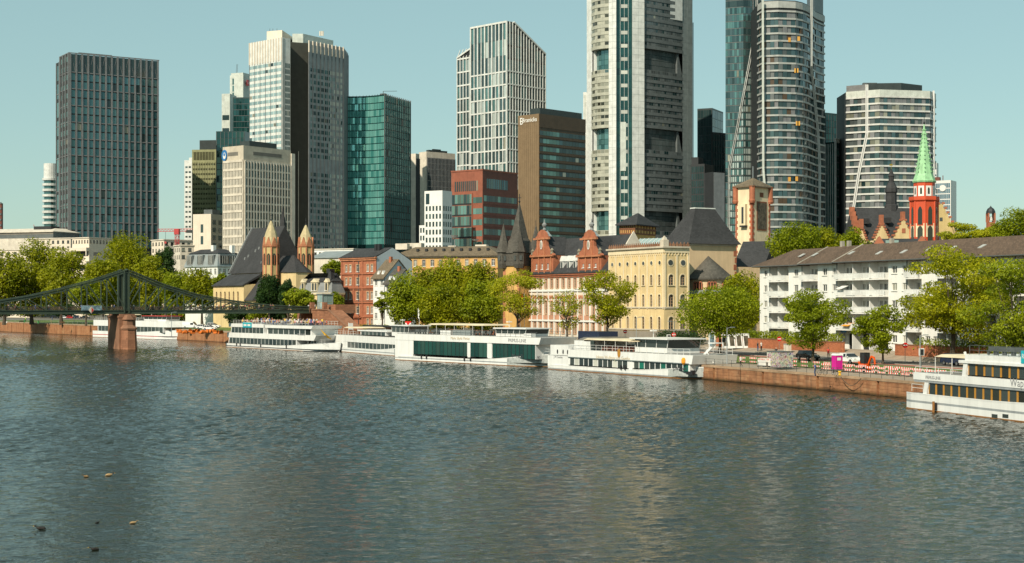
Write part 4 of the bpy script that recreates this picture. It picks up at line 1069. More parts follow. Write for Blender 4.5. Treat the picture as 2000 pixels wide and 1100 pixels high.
def balcony_tower(name, label, pts_px, pytop, Y, fh, zvis, band, panels, bandh=1.15, out=1.0, seed=1, crown=None, closed=26, step=3.0):
    """storeys of glazed and panelled bays behind continuous white balcony bands"""
    b = Bld(name, label, 'tower', pts_px[0][0], Y, 0)
    P_ = [(((px-1000)*y/FPX)-b.C[0], y-b.C[1]) for px, y in pts_px]
    H = zt(pytop, Y)-GZ; zv = zt(zvis, Y)-GZ
    back = [(P_[-1][0], P_[-1][1]+closed), (P_[0][0], P_[0][1]+closed)]
    cx = sum(p[0] for p in P_)/len(P_); cy = P_[0][1]+closed/2
    b.part('tower_core', MB().prism(P_+back, 0, H), ['slate_dark'])
    rr = random.Random(seed); n = int((H-zv)/fh)
    def offs(o):
        r = []
        for i, p in enumerate(P_):
            a = Vector(P_[max(i-1,0)]); c = Vector(P_[min(i+1,len(P_)-1)]); d = (c-a).normalized(); r.append((p[0]+d.y*o, p[1]-d.x*o))
        return r
    po, pi = offs(out), offs(-.1)
    for j in range(n+1):
        z = H-j*fh-(crown or 0)
        if z < zv-fh: break
        mb = MB(); mb.loft([[(x,y,z) for x,y in po+pi[::-1]], [(x,y,z+bandh) for x,y in po+pi[::-1]]]); b.part('balcony_band', mb, [band])
        for i in range(len(P_)-1):
            f, ln = edge_fr(P_[i], P_[i+1]); m = max(1, int(round(ln/step)))
            for k in range(m):
                b.piece('bay_panel', f, (k+.5)*ln/m, z-fh+bandh, ln/m-.12, fh-bandh, rr.choice(panels), -.08-(.5 if rr.random() < .25 else 0))
    b.P_, b.H, b.offs = P_, H, offs
    return b
PAN1 = ['glass_dark','glass_shade','glass_dark','glass_blue','brown_dark','rib_grey','shade_grey','glass_shade','glass_dark','glass_blue']
def t_balcony():
    Y = 840
    arcp = [(1481,846),(1489,838),(1520,836),(1553,838),(1566,842),(1576,848),(1583,856),(1592,868),(1609.5,880)]
    b = balcony_tower('balcony_tower', 'tall dark residential tower wrapped in pale balcony bands with rounded corners', arcp, 3, Y, 4.05, 470, 'band_grey', PAN1, bandh=.95, out=.7, seed=2, crown=6.5, step=2.2)
    po = b.offs(.5); b.part('crown_band', MB().loft([[(x,y,b.H-4.2) for x,y in po+b.offs(-.1)[::-1]], [(x,y,b.H-.6) for x,y in po+b.offs(-.1)[::-1]]]), ['band_grey'])
    def on(px, py, yy): return ((px-1000)*yy/FPX-b.C[0], yy-b.C[1]-1.2, zt(py, yy)-GZ)
    for dx in (-1.3, 1.3):
        pl = [(1584,0,852),(1583.5,130,852),(1590,190,860),(1597,260,866),(1600,320,868),(1600,470,868)]
        mb = MB()
        for p, q in zip(pl[:-1], pl[1:]): mb.bar(on(p[0]+dx,p[1],p[2]), on(q[0]+dx,q[1],q[2]), .6, .6, (0,1,0))
        b.part('fold_edge', mb, ['fold_trim'])
    b.part('corner_pier', MB().bar(on(1489,0,836), on(1490,330,836), 1.1, .8, (0,1,0)).bar(on(1490,330,836), on(1494,380,836), 1.1,.8,(0,1,0)), ['pale_panel'])
    for px, py in ((1541,80),(1559,78),(1556,140),(1553,140),(1559,243),(1556,243),(1555,351),(1541,352)):
        b.part('sunlit_blind', MB().box(-.7,.7,-.35,-.1,0,2.4), ['glass_amber'], on(px, py+3, 838))  # amber tinted blinds in single bays
    b.part('upper_wing', MB().prism([(p[0]+.3,p[1]+4) for p in b.P_[-2:]]+[(b.P_[-1][0],b.P_[-1][1]+24),(b.P_[-2][0],b.P_[-2][1]+24)], b.H, b.H+14), ['mid_metal'])
    b.done()
t_balcony()
b = simple_tower('glass_block', 'dark glass block between the two balcony towers', 1600, 1612, 1655, 220, 960, 55, 'teal_dark', None,
    dict(nu=8, fh=4, mat='glass_green_dark', rw=.3, bw=.6, top=1, rib=.2, ribmat='mid_metal', ribd=.2), 300); b.done()
b = simple_tower('framed_glass_block', 'glass block with a tall white corner frame between the balcony towers', 1612, 1632, 1658, 277, 900, 40, 'teal_dark',
    dict(nu=4, fh=6, mat='glass_teal', rw=.35, bw=.6, top=1, rib=.3, ribmat='white_panel'), dict(nu=3, fh=4, mat='glass_band', rw=.3, bw=1.2, top=4, band=.8, bandmat='mid_metal'), 455)
b.part('corner_frame', MB().box(-.5,.5,-.6,.3,0,b.H+2), ['white_panel']); b.part('roof_frame', MB().box(-.4,.5,.31,b.D,b.H-.5,b.H+1.9), ['concrete_light']); b.done()
def t_white_balcony():
    Y = 880; PAN = ['glass_dark','glass_shade','glass_blue','glass_blue','rib_grey','rib_grey','glass_buff','glass_shade','shade_grey']
    arcp = [(1653,884),(1690,878),(1718,874),(1815,880),(1826,892)]
    b = balcony_tower('white_balcony_tower', 'white banded residential tower with a slanting fold line behind the green spire', arcp, 178, Y, 3.95, 455, 'band_white', PAN, bandh=.95, out=.8, seed=6, crown=4.4, step=2.4)
    po, pi = b.offs(.6), b.offs(-.1)
    b.part('crown_band', MB().loft([[(x,y,b.H-3.4) for x,y in po+pi[::-1]], [(x,y,b.H) for x,y in po+pi[::-1]]]), ['pale_panel'])
    def on(px, py, yy, o=1.3): return ((px-1000)*yy/FPX-b.C[0], yy-b.C[1]-o, zt(py, yy)-GZ)
    left = [(1652.5,885),(1691,878.5),(1691,900),(1652.5,900)]
    b.part('left_crown', MB().prism([((px-1000)*y/FPX-b.C[0], y-b.C[1]-.7) for px, y in left], b.H-6, zt(166,Y)-GZ), ['rib_grey'])
    b.part('roof_box', MB().prism([((px-1000)*y/FPX-b.C[0], y-b.C[1]) for px, y in [(1694,886),(1760,884),(1801,894),(1801,908),(1694,908)]], b.H, zt(163,886)-GZ), ['mech_dark'])
    b.part('roof_gear', MB().box(12,20,10,13,b.H+4,b.H+6.2), ['mid_metal'])
    for dx in (-1.6, 1.6):
        pl = [(1692,166,878),(1692,262,878),(1676,340,880),(1664,420,882),(1661,470,882)]
        mb = MB()
        for p, q in zip(pl[:-1], pl[1:]): mb.bar(on(p[0]+dx,p[1],p[2]), on(q[0]+dx,q[1],q[2]), .6, .6, (0,1,0))
        b.part('fold_edge', mb, ['white_paint'])
    b.part('corner_pier', MB().bar(on(1822,178,886), on(1822,420,886), 1.0,.8,(0,1,0)), ['white_paint'])
    b.done()
t_white_balcony()
b = simple_tower('blue_office', 'white framed blue glass office tower right of the green spire', 1820, 1857, 1868, 352, 1000, 32, 'white_paint',
    dict(nu=9, fh=3.6, mat='glass_sky', rw=.25, bw=.6, top=1.5, m0=0, m1=.4), None, 460)
mb = MB(); mb.loft([[(-b.W*.42+2.1*math.cos(t), y, b.H-5+2.1*math.sin(t)) for t in np.linspace(0,2*math.pi,16)[:-1]] for y in (-.5,-.1)]); b.part('round_sign', mb, ['white_paint'])
b.part('roof_gear', MB().box(-12,-8,2,5,b.H,b.H+2.5).tube((-6,3,b.H),(-6,3,b.H+3.5),.3), ['red_granite_dark']); b.done()
b = simple_tower('white_slab', 'thin white slab tower top behind the green spire', 1818, 1829, 1833, 318, 1100, 32, 'white_paint', dict(nu=1, fh=4, mat='pale_panel', rw=.6, bw=1.5)); b.done()

# tower crane
def crane():
    Y = 760; c = xy(346, Y); t = thing('tower_crane', 'small red tower crane right of the dark gridded tower', 'crane', (c[0], c[1], GZ), R(-8))
    H = zt(452, Y)-GZ
    mb = MB()
    for dx in (-.8,.8):
        for dy in (-.8,.8): mb.bar((dx,dy,0),(dx,dy,H),.25,.25)
    z = 0
    while z < H-1.6: mb.bar((-.8,-.8,z),(.8,-.8,z+1.6),.15,.15); mb.bar((.8,-.8,z),(.8,.8,z+1.6),.15,.15); z += 1.6
    mb.build('mast', ['crane_red'], t)
    mb = MB(); x0, x1 = -10., 12.
    for y, z in ((-.6,H),(.6,H),(0,H+1.2)): mb.bar((x0,y,z),(x1,y,z),.22,.22)
    x = x0
    while x < x1-.8: mb.bar((x,-.6,H),(x+.8,0,H+1.2),.13,.13); mb.bar((x+.8,0,H+1.2),(x+1.6,-.6,H),.13,.13); x += 1.6
    mb.build('jib', ['crane_red'], t)
    MB().box(5,9.5,-.8,.8,H-.8,H+.6).build('counterweight', ['mech_dark'], t); MB().box(-1.2,1.2,-1.2,1.2,H-1.6,H+1.2).build('cab', ['crane_red'], t)
    MB().tube((-6,0,H),(-6,0,H-5),.08).build('hoist_line', ['mech_dark'], t); MB().box(-6.5,-5.5,-.4,.4,H-6,H-5).build('hook_block', ['crane_red'], t)
M('crane_red', (.45,.05,.05), .5)
crane()
# ------------------------------------------------------------------ low buildings on the bank
M('pink_stone', (.52,.27,.17), .8, var=.15); M('frame_white', (.70,.69,.65), .5, streak=0); M('frame_dark', (.05,.045,.04), .5, streak=0); M('frame_stone', (.50,.33,.20), .8, streak=0)
M('timber', (.20,.08,.04), .8)
def shell(b, W, D, H, inset=.4, mat='slate_dark'): b.part('inner_core', MB().box(-W+inset, -inset, inset, D-inset, 0, H-.05), [mat])

# far left: long grey hall and terraced cream blocks
b = Bld('grey_hall', 'long grey metal roofed hall left of the dark gridded tower', 'building', 104, 880, 20)
W, D, H = b.WL(-60), 30., b.h(452)
b.part('wall', MB().box(-W,0,0,D,0,H), ['mid_metal']); mb = MB(); mb.hip(-W,.6,-.8,D,H+.1,H+2.4,-W,-6,10,20,.4); b.part('roof', mb, ['concrete_light'])
b.part('roof_vent', MB().box(-18,-6,6,14,H+1.6,H+3.4), ['slate_dark']); b.part('wall_band', MB().box(-W,.02,-.06,.1,H-1.6,H-.3), ['concrete_dark']); b.part('mast', MB().tube((-18.5,8,H),(-19.5,8,H+4.5),.15), ['crane_red']); b.part('lower_block', MB().box(-34,6,-9,-.5,0,H-4.2), ['concrete_light'])
def terr(name, label, pl, pc, pr, py, Y, a, mat, nw, nf, style='flat'):
    b = Bld(name, label, 'building', pc, Y, a); W, D, H = b.WL(pl), b.DR(pr), b.h(py)
    fl, frr = b.L(), b.Rt(); fh = 3.4
    zs = [(H-1.0-1.7-k*fh, H-1.0-k*fh) for k in range(nf)]
    rl = rows(-W, 0, max(1, int(W/nw)), nw*.5, zs); rr_ = rows(0, D, max(1, int(D/nw)), nw*.55, zs)
    mb = MB(); wall(mb, fl, -W, 0, 0, H, rl, .3); wall(mb, frr, 0, D, 0, H, rr_, .3); b.part('wall', mb, [mat]); shell(b, W, D, H, .35)
    windows_in(b.root, fl, rl, 'frame_dark', 'glass_house', 'two'); windows_in(b.root, frr, rr_, 'frame_dark', 'glass_house', 'two')
    b.part('roof_slab', MB().box(-W-.4,.4,-.4,D+.4,H+.003,H+.5), ['concrete_light']); b.W, b.D, b.H = W, D, H
    return b
b = terr('terraced_block', 'cream flat roofed block behind the leftmost trees', -40, 62, 80, 488, 840, 25, 'pink_white', 4.2, 3)
b = terr('terraced_block', 'long low pale block below the dark gridded tower', 60, 138, 150, 466, 860, 20, 'pink_white', 3.0, 3)
b = terr('terraced_block', 'cream stepped block with square loggias between the left tree crowns', 141, 174, 218, 465, 830, 35, 'pink_white', 2.0, 1)
for k in range(4):
    z = b.H-6.4-k*7.4
    b.part('loggia_frame', MB().box(-b.W*1.0-1, .8, -2.6, -.02, z-.6, z+1.2).box(.2,.8,-2.6,-2.0,z-3.2,z-.61), ['pink_white'])
    b.part('loggia_void', MB().box(-b.W*.8,-.6,-.03,.2,z-3.4,z-.8), ['slate_dark']); b.part('side_window', MB().box(-.03,.05,3,8,z-3,z-1.2), ['glass_house'])
b = terr('terraced_block', 'flat cream block right of the round green tree crown', 296, 320, 385, 469, 800, 50, 'pink_white', 3.2, 2)
b = terr('terraced_block', 'pale block with dark window band behind the mansard house', 340, 352, 452, 480, 720, 62, 'concrete_light', 3.0, 2)
# grey mansard house with chimneys
def mansard():
    b = Bld('mansard_house', 'white house with a grey mansard roof and dormers left of the church', 'house', 425, 560, 40)
    W, D, H = b.WL(362), b.DR(470), b.h(520); fl, frr = b.L(), b.Rt()
    zs = [(H-3.0-k*3.4, H-.9-k*3.4) for k in range(3)]
    rl = rows(-W,0,7,1.2,zs); r2 = rows(0,D,5,1.2,zs)
    mb = MB(); wall(mb, fl, -W,0,0,H,rl); wall(mb, frr, 0,D,0,H,r2); b.part('wall', mb, ['plaster_white']); shell(b,W,D,H)
    windows_in(b.root, fl, rl, 'frame_white', 'glass_house'); windows_in(b.root, frr, r2, 'frame_white', 'glass_house')
    H2 = b.h(494); mb = MB(); mb.hip(-W-.4,.4,-.4,D+.4,H+.05,H2,-W+1,-1,1,D-1); b.part('mansard_roof', mb, ['zinc_roof'])
    mb = MB(); mb.hip(-W+.6,-.6,.6,D-.6,H2+.01,H2+1.6,-W+4,-4,4,D-4,.1); b.part('upper_roof', mb, ['slate_roof'])
    for k in range(3):
        x = -W*(.85-.33*k)
        d = b.part('dormer', MB().box(x-1.6,x+1.6,-.35,2.5,H+.6,H2-.6), ['lead_roof']); MB().box(x-1.4,x+1.4,-.42,-.30,H+1.0,H2-1.0).build('pane', ['glass_house'], d)
        for q in (-.75,0,.75): MB().box(x+q-.07,x+q+.07,-.46,-.4,H+1.0,H2-1.0).build('bar', ['frame_white'], d)
    for k in range(2):
        y = D*(.28+.42*k); d = b.part('dormer', MB().box(-2.5,.35,y-2.2,y+2.2,H+.6,H2-.5), ['lead_roof']); MB().box(.30,.42,y-2,y+2,H+1.0,H2-1.0).build('pane', ['glass_house'], d)
        for q in (-1,0,1): MB().box(.4,.46,y+q-.07,y+q+.07,H+1.0,H2-1.0).build('bar', ['frame_white'], d)
    for x, y in ((-6,3),(-1.5,8)): b.part('chimney', MB().box(x-.7,x+.7,y-.7,y+.7,H2-1,b.h(478)), ['plaster_white'])
mansard()

# church with two stone-spired towers
def church():
    b = Bld('gothic_church', 'yellow church with a steep slate roof and two stone-spired octagonal towers', 'church', 513, 495, 56)
    W, D = b.WL(452), 15.6; He, Hr = b.h(531), b.h(441, 0, 7.8)
    fl = b.L()
    b.part('nave_wall', MB().box(-W,0,0,D,0,He-.1), ['plaster_yellow'])
    mb = MB(); prof = [(-.6,He-.3),(D/2,Hr),(D+.6,He-.3)]
    mb.loft([[(-W-.2,y,z) for y,z in prof],[(.15,y,z) for y,z in prof]]); b.part('nave_roof', mb, ['slate_roof'])
    b.part('verge', MB().bar((-W-.3,-.7,He-.1),(-W-.3,D/2,Hr+.3),.7,.5,(1,0,0)), ['lead_roof']); b.part('verge', MB().bar((-W-.3,D+.6,He-.1),(-W-.3,D/2,Hr+.35),.68,.48,(1,0,0)), ['lead_roof'])
    # aisle
    Ha = b.h(557); Wa = -W
    b.part('aisle_wall_top', MB().box(-W+.3,-.2,-6.4,-.01,Ha-.1,Ha+.3), ['plaster_yellow'])
    fa = Fr(-W, -6.5, 0); wins = rows(1, W-3, 6, 1.3, [(Ha-8.6, Ha-2.0)], True)
    mb = MB(); wall(mb, fa, 0, W, 0, Ha, wins, .5); mb.box(-W,-W+.4,-6.45,-.01,0,Ha); mb.box(-.4,0,-6.45,-.01,0,Ha); b.part('aisle_wall', mb, ['plaster_yellow'])
    for r in wins:
        put_window(b.root, fa, (r[0]+r[1])/2, r[2], 1.3, r[3]-r[2], 'frame_stone', 'glass_brown', 'lattice')
    b.part('aisle_back', MB().box(-W+.45,-.45,-5.9,-.1,0,Ha-.3), ['slate_dark'])
    mb = MB(); mb.add([(-W-.2,-7.0,Ha),(.1,-7.0,Ha),(.1,-.3,He-.5),(-W-.2,-.3,He-.5),(-W-.2,-7.0,Ha-.3),(.1,-7.0,Ha-.3),(.1,-.3,He-1.4),(-W-.2,-.3,He-1.4)], [(0,1,2,3),(4,5,1,0),(5,6,2,1),(7,4,0,3)]); b.part('aisle_roof', mb, ['slate_roof'])
    mb = MB(); mb.box(.02,6,-6,-.5,0,Ha-5); b.part('annex_wall', mb, ['plaster_yellow'])
    mb = MB(); mb.add([(.0,-6.6,Ha-5.0),(6.4,-6.6,Ha-5.0),(3.5,-.4,He-2.5),(0,-.4,He-1.5)], [(0,1,2,3)]); mb.add([(6.4,-6.6,Ha-5),(6.4,-.4,Ha-5),(3.5,-.4,He-2.5)], [(0,1,2)]); b.part('annex_roof', mb, ['slate_roof'])
    # choir with hipped roof
    Hc, Hcr = b.h(532, 12), b.h(499, 6, 6)
    poly = [(.2,2),(11,2),(14,5),(14,9),(11,12),(.2,12)]
    mb = MB(); mb.prism(poly, 0, Hc); b.part('choir_wall', mb, ['plaster_yellow'])
    mb = MB(); mb.loft([[(x*1.02+.05,y+(y-7)*.06,Hc) for x,y in poly], [(.25,6.9,Hcr),(8.5,6.9,Hcr),(8.6,6.95,Hcr),(8.6,7.05,Hcr),(8.5,7.1,Hcr),(.25,7.1,Hcr)]]); b.part('choir_roof', mb, ['slate_roof'])
    f, ln = edge_fr((11,2),(14,5)); 
    for ff, u in ((Fr(.2,2,0),3.2),(Fr(.2,2,0),8.2),(f,ln/2)):
        mb = MB(); mb.loft([[ff.p(u+dx,d,z) for dx,z in [(-.75,Hc-8),(.75,Hc-8),(.75,Hc-3.2),(.4,Hc-2.2),(0,Hc-1.8),(-.4,Hc-2.2),(-.75,Hc-3.2)]] for d in (-.06,.1)]); b.part('choir_window', mb, ['glass_brown'])
    # octagonal towers
    for x, y, ptip, pcap, pbase in ((7.6,-.6,428,483,470),(8.5,11.2,437,483,470)):
        Yw = b.C[1]-x*b.d1[1]+y*b.d2[1]
        zc, ztip = zt(pcap, Yw)-GZ, zt(ptip, Yw)-GZ
        t = MB(); t.lathe([(2.5,0),(2.45,zc-.0)], 8, (x,y), R(22.5)); tw = b.part('tower_shaft', t, ['stone_yellow'])
        for z in (zc-14, zc-.1): MB().lathe([(2.5,z),(2.75,z+.25),(2.75,z+.5),(2.5,z+.7)], 8, (x,y), R(22.5)).build('cornice', ['sandstone'], tw)
        for k in range(8):
            a = R(22.5)+k*math.pi/4; MB().lathe([(.3,0),(.3,zc)], 4, (x+2.42*math.cos(a),y+2.42*math.sin(a))).build('corner_shaft', ['sandstone'], tw)
            a2 = k*math.pi/4; ca, sa = math.cos(a2), math.sin(a2)
            for z0, h, w in ((zc-5.6,3.6,1.0),(zc-12.2,3.4,.5)):
                m = MB(); m.box(-w/2,w/2,-.1,.06,0,h*.82); m.loft([[(-w/2,y_,h*.82),(w/2,y_,h*.82),(w*.3,y_,h*.95),(0,y_,h),(-w*.3,y_,h*.95)] for y_ in (-.1,.06)])
                m.build('belfry_opening', ['glass_brown'], tw, (x+2.3*ca, y+2.3*sa, z0), a2+math.pi/2)
            if True:
                m = MB(); m.box(-.07,.07,-.2,.1,0,3.0); m.build('colonnette', ['sandstone'], tw, (x+2.3*ca, y+2.3*sa, zc-5.6), a2+math.pi/2)
            # gablets at the foot of the spire
            m = MB(); m.loft([[(-.95,y_,0),(.95,y_,0),(0,y_,2.6)] for y_ in (-.15,.5)]); m.build('gablet', ['sandstone'], tw, (x+2.35*ca, y+2.35*sa, zc+.6), a2+math.pi/2)
        sp = MB(); hs = ztip-zc; sp.lathe([(2.55,zc+.6),(2.45,zc+hs*.22),(1.75,zc+hs*.5),(.75,zc+hs*.8),(.12,zc+hs*.97)], 8, (x,y), R(22.5)); b.part('spire', sp, ['spire_stone'])
        MB().lathe([(.08,ztip-1),(.3,ztip-.4),(.08,ztip)], 6, (x,y)).tube((x,y,ztip),(x,y,ztip+1.9),.07).box(x-.5,x+.5,y-.06,y+.06,ztip+1.0,ztip+1.15).build('cross', ['slate_dark'], tw)
    MB().lathe([(1.0,Hr-1.2),(.95,Hr+1.4),(.4,Hr+4),(.08,Hr+7)], 6, (-3.5,D/2+1)).build('fleche', ['slate_roof'], b.root)
    for k in range(7):
        x, t = -W*(.15+.75*((k*37)%10)/10), .2+.55*((k*53)%10)/10
        b.part('roof_hatch', MB().loft([[(x-.35,D/2*t-.5,He+(Hr-He)*t-.4),(x+.35,D/2*t-.5,He+(Hr-He)*t-.4),(x,D/2*t-.5,He+(Hr-He)*t+.5)],[(x-.35,D/2*t+.3,He+(Hr-He)*t-.2),(x+.35,D/2*t+.3,He+(Hr-He)*t-.2),(x,D/2*t+.3,He+(Hr-He)*t+.5)]]), ['lead_roof'])
M('spire_stone', (.46,.38,.22), .85, var=.2, scale=1.2)
church()
# grey metal shed roofs between church and red house
b = Bld('metal_roofed_hall', 'grey metal roofed hall between the church and the red house', 'building', 690, 560, 30)
W, D, H = b.WL(606), 18., b.h(502); b.part('wall', MB().box(-W,0,0,D,0,H), ['concrete_light']); mb = MB(); mb.hip(-W-.3,.3,-.5,D+.5,H,b.h(488),-W,0); b.part('roof', mb, ['zinc_roof'])
b = Bld('low_white_building', 'low white building with a row of square windows behind the metal roofed hall', 'building', 690, 620, 25)
W, D, H = b.WL(612), 14., b.h(487); fl = b.L(); rl = rows(-W,0,9,1.1,[(H-2.4,H-1.0)]); mb = MB(); wall(mb, fl, -W,0,0,H,rl); b.part('wall', mb, ['plaster_white']); shell(b,W,D,H); windows_in(b.root, fl, rl, 'frame_dark','glass_house','two'); b.part('roof_slab', MB().box(-W-.3,.3,-.3,D,H+.003,H+.4), ['concrete_light'])

# small villa with mansard and pediment dormers
def villa():
    b = Bld('small_villa', 'small grey mansard villa with pedimented dormers left of the red house', 'house', 648, 452, 40)
    W, D, H = b.WL(583), b.DR(672), b.h(572); fl, frr = b.L(), b.Rt()
    zs = [(1.5,3.6),(H-3.6,H-1.2)]
    rl = rows(-W,0,4,1.2,zs); r2 = rows(0,D,2,1.1,zs)
    mb = MB(); wall(mb, fl, -W,0,0,H,rl); wall(mb, frr, 0,D,0,H,r2); b.part('wall', mb, ['plaster_yellow']); shell(b,W,D,H)
    windows_in(b.root, fl, rl, 'frame_white','glass_house','cross','frame_stone'); windows_in(b.root, frr, r2, 'frame_white','glass_house','cross','frame_stone')
    b.part('cornice', MB().box(-W-.4,.4,-.4,-.02,H-.5,H+.003).box(.02,.41,-.4,D,H-.5,H+.002), ['plaster_cream'])
    H2 = b.h(549); mb = MB(); mb.hip(-W-.3,.3,-.3,D+.3,H+.05,H2,-W+.8,-.8,.8,D-.8,.05); b.part('mansard_roof', mb, ['lead_roof'])
    mb = MB(); mb.hip(-W+.4,-.4,.4,D-.4,H2+.01,b.h(533),-W+4,-3,5,D-4,.2); b.part('upper_roof', mb, ['slate_roof'])
    for k, (x, w) in enumerate(((-W*.85,1.3),(-W*.5,2.6),(-W*.14,1.3))):
        d = b.part('dormer', MB().box(x-w/2,x+w/2,-.3,2.2,H+.3,H2-.3), ['plaster_cream'])
        m = MB(); m.loft([[(x-w/2-.3,y,H2-.3),(x+w/2+.3,y,H2-.3),(x,y,H2+.8)] for y in (-.5,2.6)]); m.build('pediment', ['plaster_cream'], d)
        n = 2 if w > 2 else 1
        for q in range(n):
            xx = x+(q-(n-1)/2)*1.2; link('window', win_meshes(.9, 2.2, 'frame_white', 'glass_house')[0], d, (xx,-.42,H+.7)); link('pane', win_meshes(.9, 2.2, 'frame_white', 'glass_house')[1], d, (xx,-.52,H+.7))
    b.part('turret_roof', MB().lathe([(1.5,H2-.5),(1.1,H2+1),(.7,H2+2.6),(.8,H2+3)], 4, (-2,1.6), R(45)), ['slate_roof'])
    b.part('chimney', MB().box(-W*.45,-W*.35,4,6,H2,b.h(524)), ['slate_dark'])
villa()

# red sandstone town house with blue-grey fire wall
def red_house():
    b = Bld('red_sandstone_house', 'red sandstone town house four storeys high with a pale blue side wall', 'house', 735, 452, 46)
    W, D, H = b.WL(666), b.DR(805), b.h(503); fl, frr = b.L(), b.Rt()
    U = lambda px: -b.WL(px)
    cols = [(676.5,.9),(684.5,.9),(699,1.35),(718.5,.95),(726.5,.95)]
    fz = [b.h(y) for y in (530.5, 557.5, 585.5, 613.5, 633)]
    def zr(y0, y1): return (b.h(y1), b.h(y0))
    rl = []
    for k, (y0, y1) in enumerate(((516.5,530),(542,556),(570,585),(599,613))):
        for px, w in cols: z = zr(y0, y1); rl.append((U(px)-w/2, U(px)+w/2, z[0], z[1], False))
    for px in (676.5,684.5,718.5,726.5): rl.append((U(px)-.45, U(px)+.45, b.h(642), b.h(623), False))
    mb = MB(); wall(mb, fl, -W, 0, 0, H, rl, .3); b.part('facade', mb, ['red_stone']); b.part('inner_core', MB().box(-W+.02,-.4,.4,D-.1,0,H-.1), ['slate_dark'])
    windows_in(b.root, fl, rl, 'frame_white', 'glass_house', 'cross', 'frame_stone')
    for y in (534, 562, 591, 619): z = b.h(y); b.part('string_course', MB().box(-W-.05,.02,-.28,.05,z-.22,z+.22), ['red_stone'])
    for y in (566, 588.5): 
        z = b.h(y); b.part('string_course', MB().box(-W,0,-.12,.05,z-.1,z+.1), ['sandstone_dark'])
    for px in (667.5, 691, 708, 734): b.part('pilaster', MB().box(U(px)-.3,U(px)+.3,-.16,.05,0,H-.3), ['red_stone'])
    b.part('bay', MB().box(U(706.5),U(692.5),-.5,-.3,b.h(622),b.h(619.6)).box(U(705),U(694),-.7,-.2,b.h(619.5),b.h(617)), ['red_stone'])
    b.part('cornice', MB().box(-W-.4,.25,-.6,.1,H-.25,H+.25).box(-W-.2,.15,-.35,.1,H-.8,H-.26), ['sandstone'])
    Hp = b.h(484, 0, D*.45)
    mb = MB(); pr = [(0,0),(D,0),(D,H-1),(D*.45,Hp),(0,H)]; mb.loft([[(.03,y,z) for y,z in pr],[(-.3,y,z) for y,z in pr]]); b.part('side_wall', mb, ['plaster_blue'])
    mb = MB(); pr = [(-.6,H+.26),(D*.45,Hp+.1),(D,H-.6),(D,H-.9),(D*.45,Hp-.3),(-.6,H+.0)]; mb.loft([[(-W-.3,y,z) for y,z in pr],[(-.02,y,z) for y,z in pr]]); b.part('roof', mb, ['slate_roof'])
    for x in (-4,-5.4): b.part('chimney', MB().box(x-.5,x+.5,4,5,H+1,H+4.2), ['slate_dark'])
    b.part('rainwater_pipe', MB().tube((-W*.5+.2,-.2,0),(-W*.5+.2,-.2,H-.8),.1), ['mid_metal'])
red_house()
# white gabled houses
def gabled(name, label, pl, pc, pr, pye, pyr, Y, a, mat, side, roof, nw, floors, rects_side=True):
    b = Bld(name, label, 'house', pc, Y, a); W, D, H = b.WL(pl), b.DR(pr), b.h(pye); fl, frr = b.L(), b.Rt(); Hr = b.h(pyr, 0, D*.5)
    zs = [(H-2.6-k*3.2, H-.9-k*3.2) for k in range(floors)]
    rl = rows(-W, 0, nw, 1.0, zs)
    mb = MB(); wall(mb, fl, -W, 0, 0, H, rl); b.part('wall', mb, [mat]); b.part('inner_core', MB().box(-W+.3,-.35,.35,D-.1,0,H-.1), ['slate_dark'])
    windows_in(b.root, fl, rl, 'frame_white', 'glass_house')
    mb = MB(); pg = [(0,0),(D,0),(D,H),(D/2,Hr),(0,H)]; mb.loft([[(.02,y,z) for y,z in pg],[(-.3,y,z) for y,z in pg]]); b.part('gable_wall', mb, [side])
    mb = MB(); pr_ = [(-.7,H-.5),(D/2,Hr+.25),(D+.5,H-.3),(D+.5,H-.55),(D/2,Hr-.05),(-.7,H-.8)]; mb.loft([[(-W-.4,y,z) for y,z in pr_],[(.3,y,z) for y,z in pr_]]); b.part('roof', mb, [roof])
    for k in range(2): x = -W*(.3+.4*k); b.part('dormer', MB().loft([[(x-.6,y,H+.4),(x+.6,y,H+.4),(x,y,H+1.7)] for y in (.6,2.5)]), ['plaster_white'])
    b.part('chimney', MB().box(-W*.5-.4,-W*.5+.4,D*.4,D*.4+.8,Hr-1.5,Hr+1.0), ['red_stone'])
    return b
gabled('white_gabled_house', 'white house with a brown gable roof right of the red house', 729, 751, 804, 540, 508, 440, 40, 'plaster_white', 'plaster_blue', 'tan_roof', 2, 4)
gabled('white_gabled_house', 'lower white gabled house half hidden by the plane trees', 752, 772, 812, 551, 527, 426, 40, 'plaster_white', 'plaster_white', 'slate_roof_old', 2, 3)
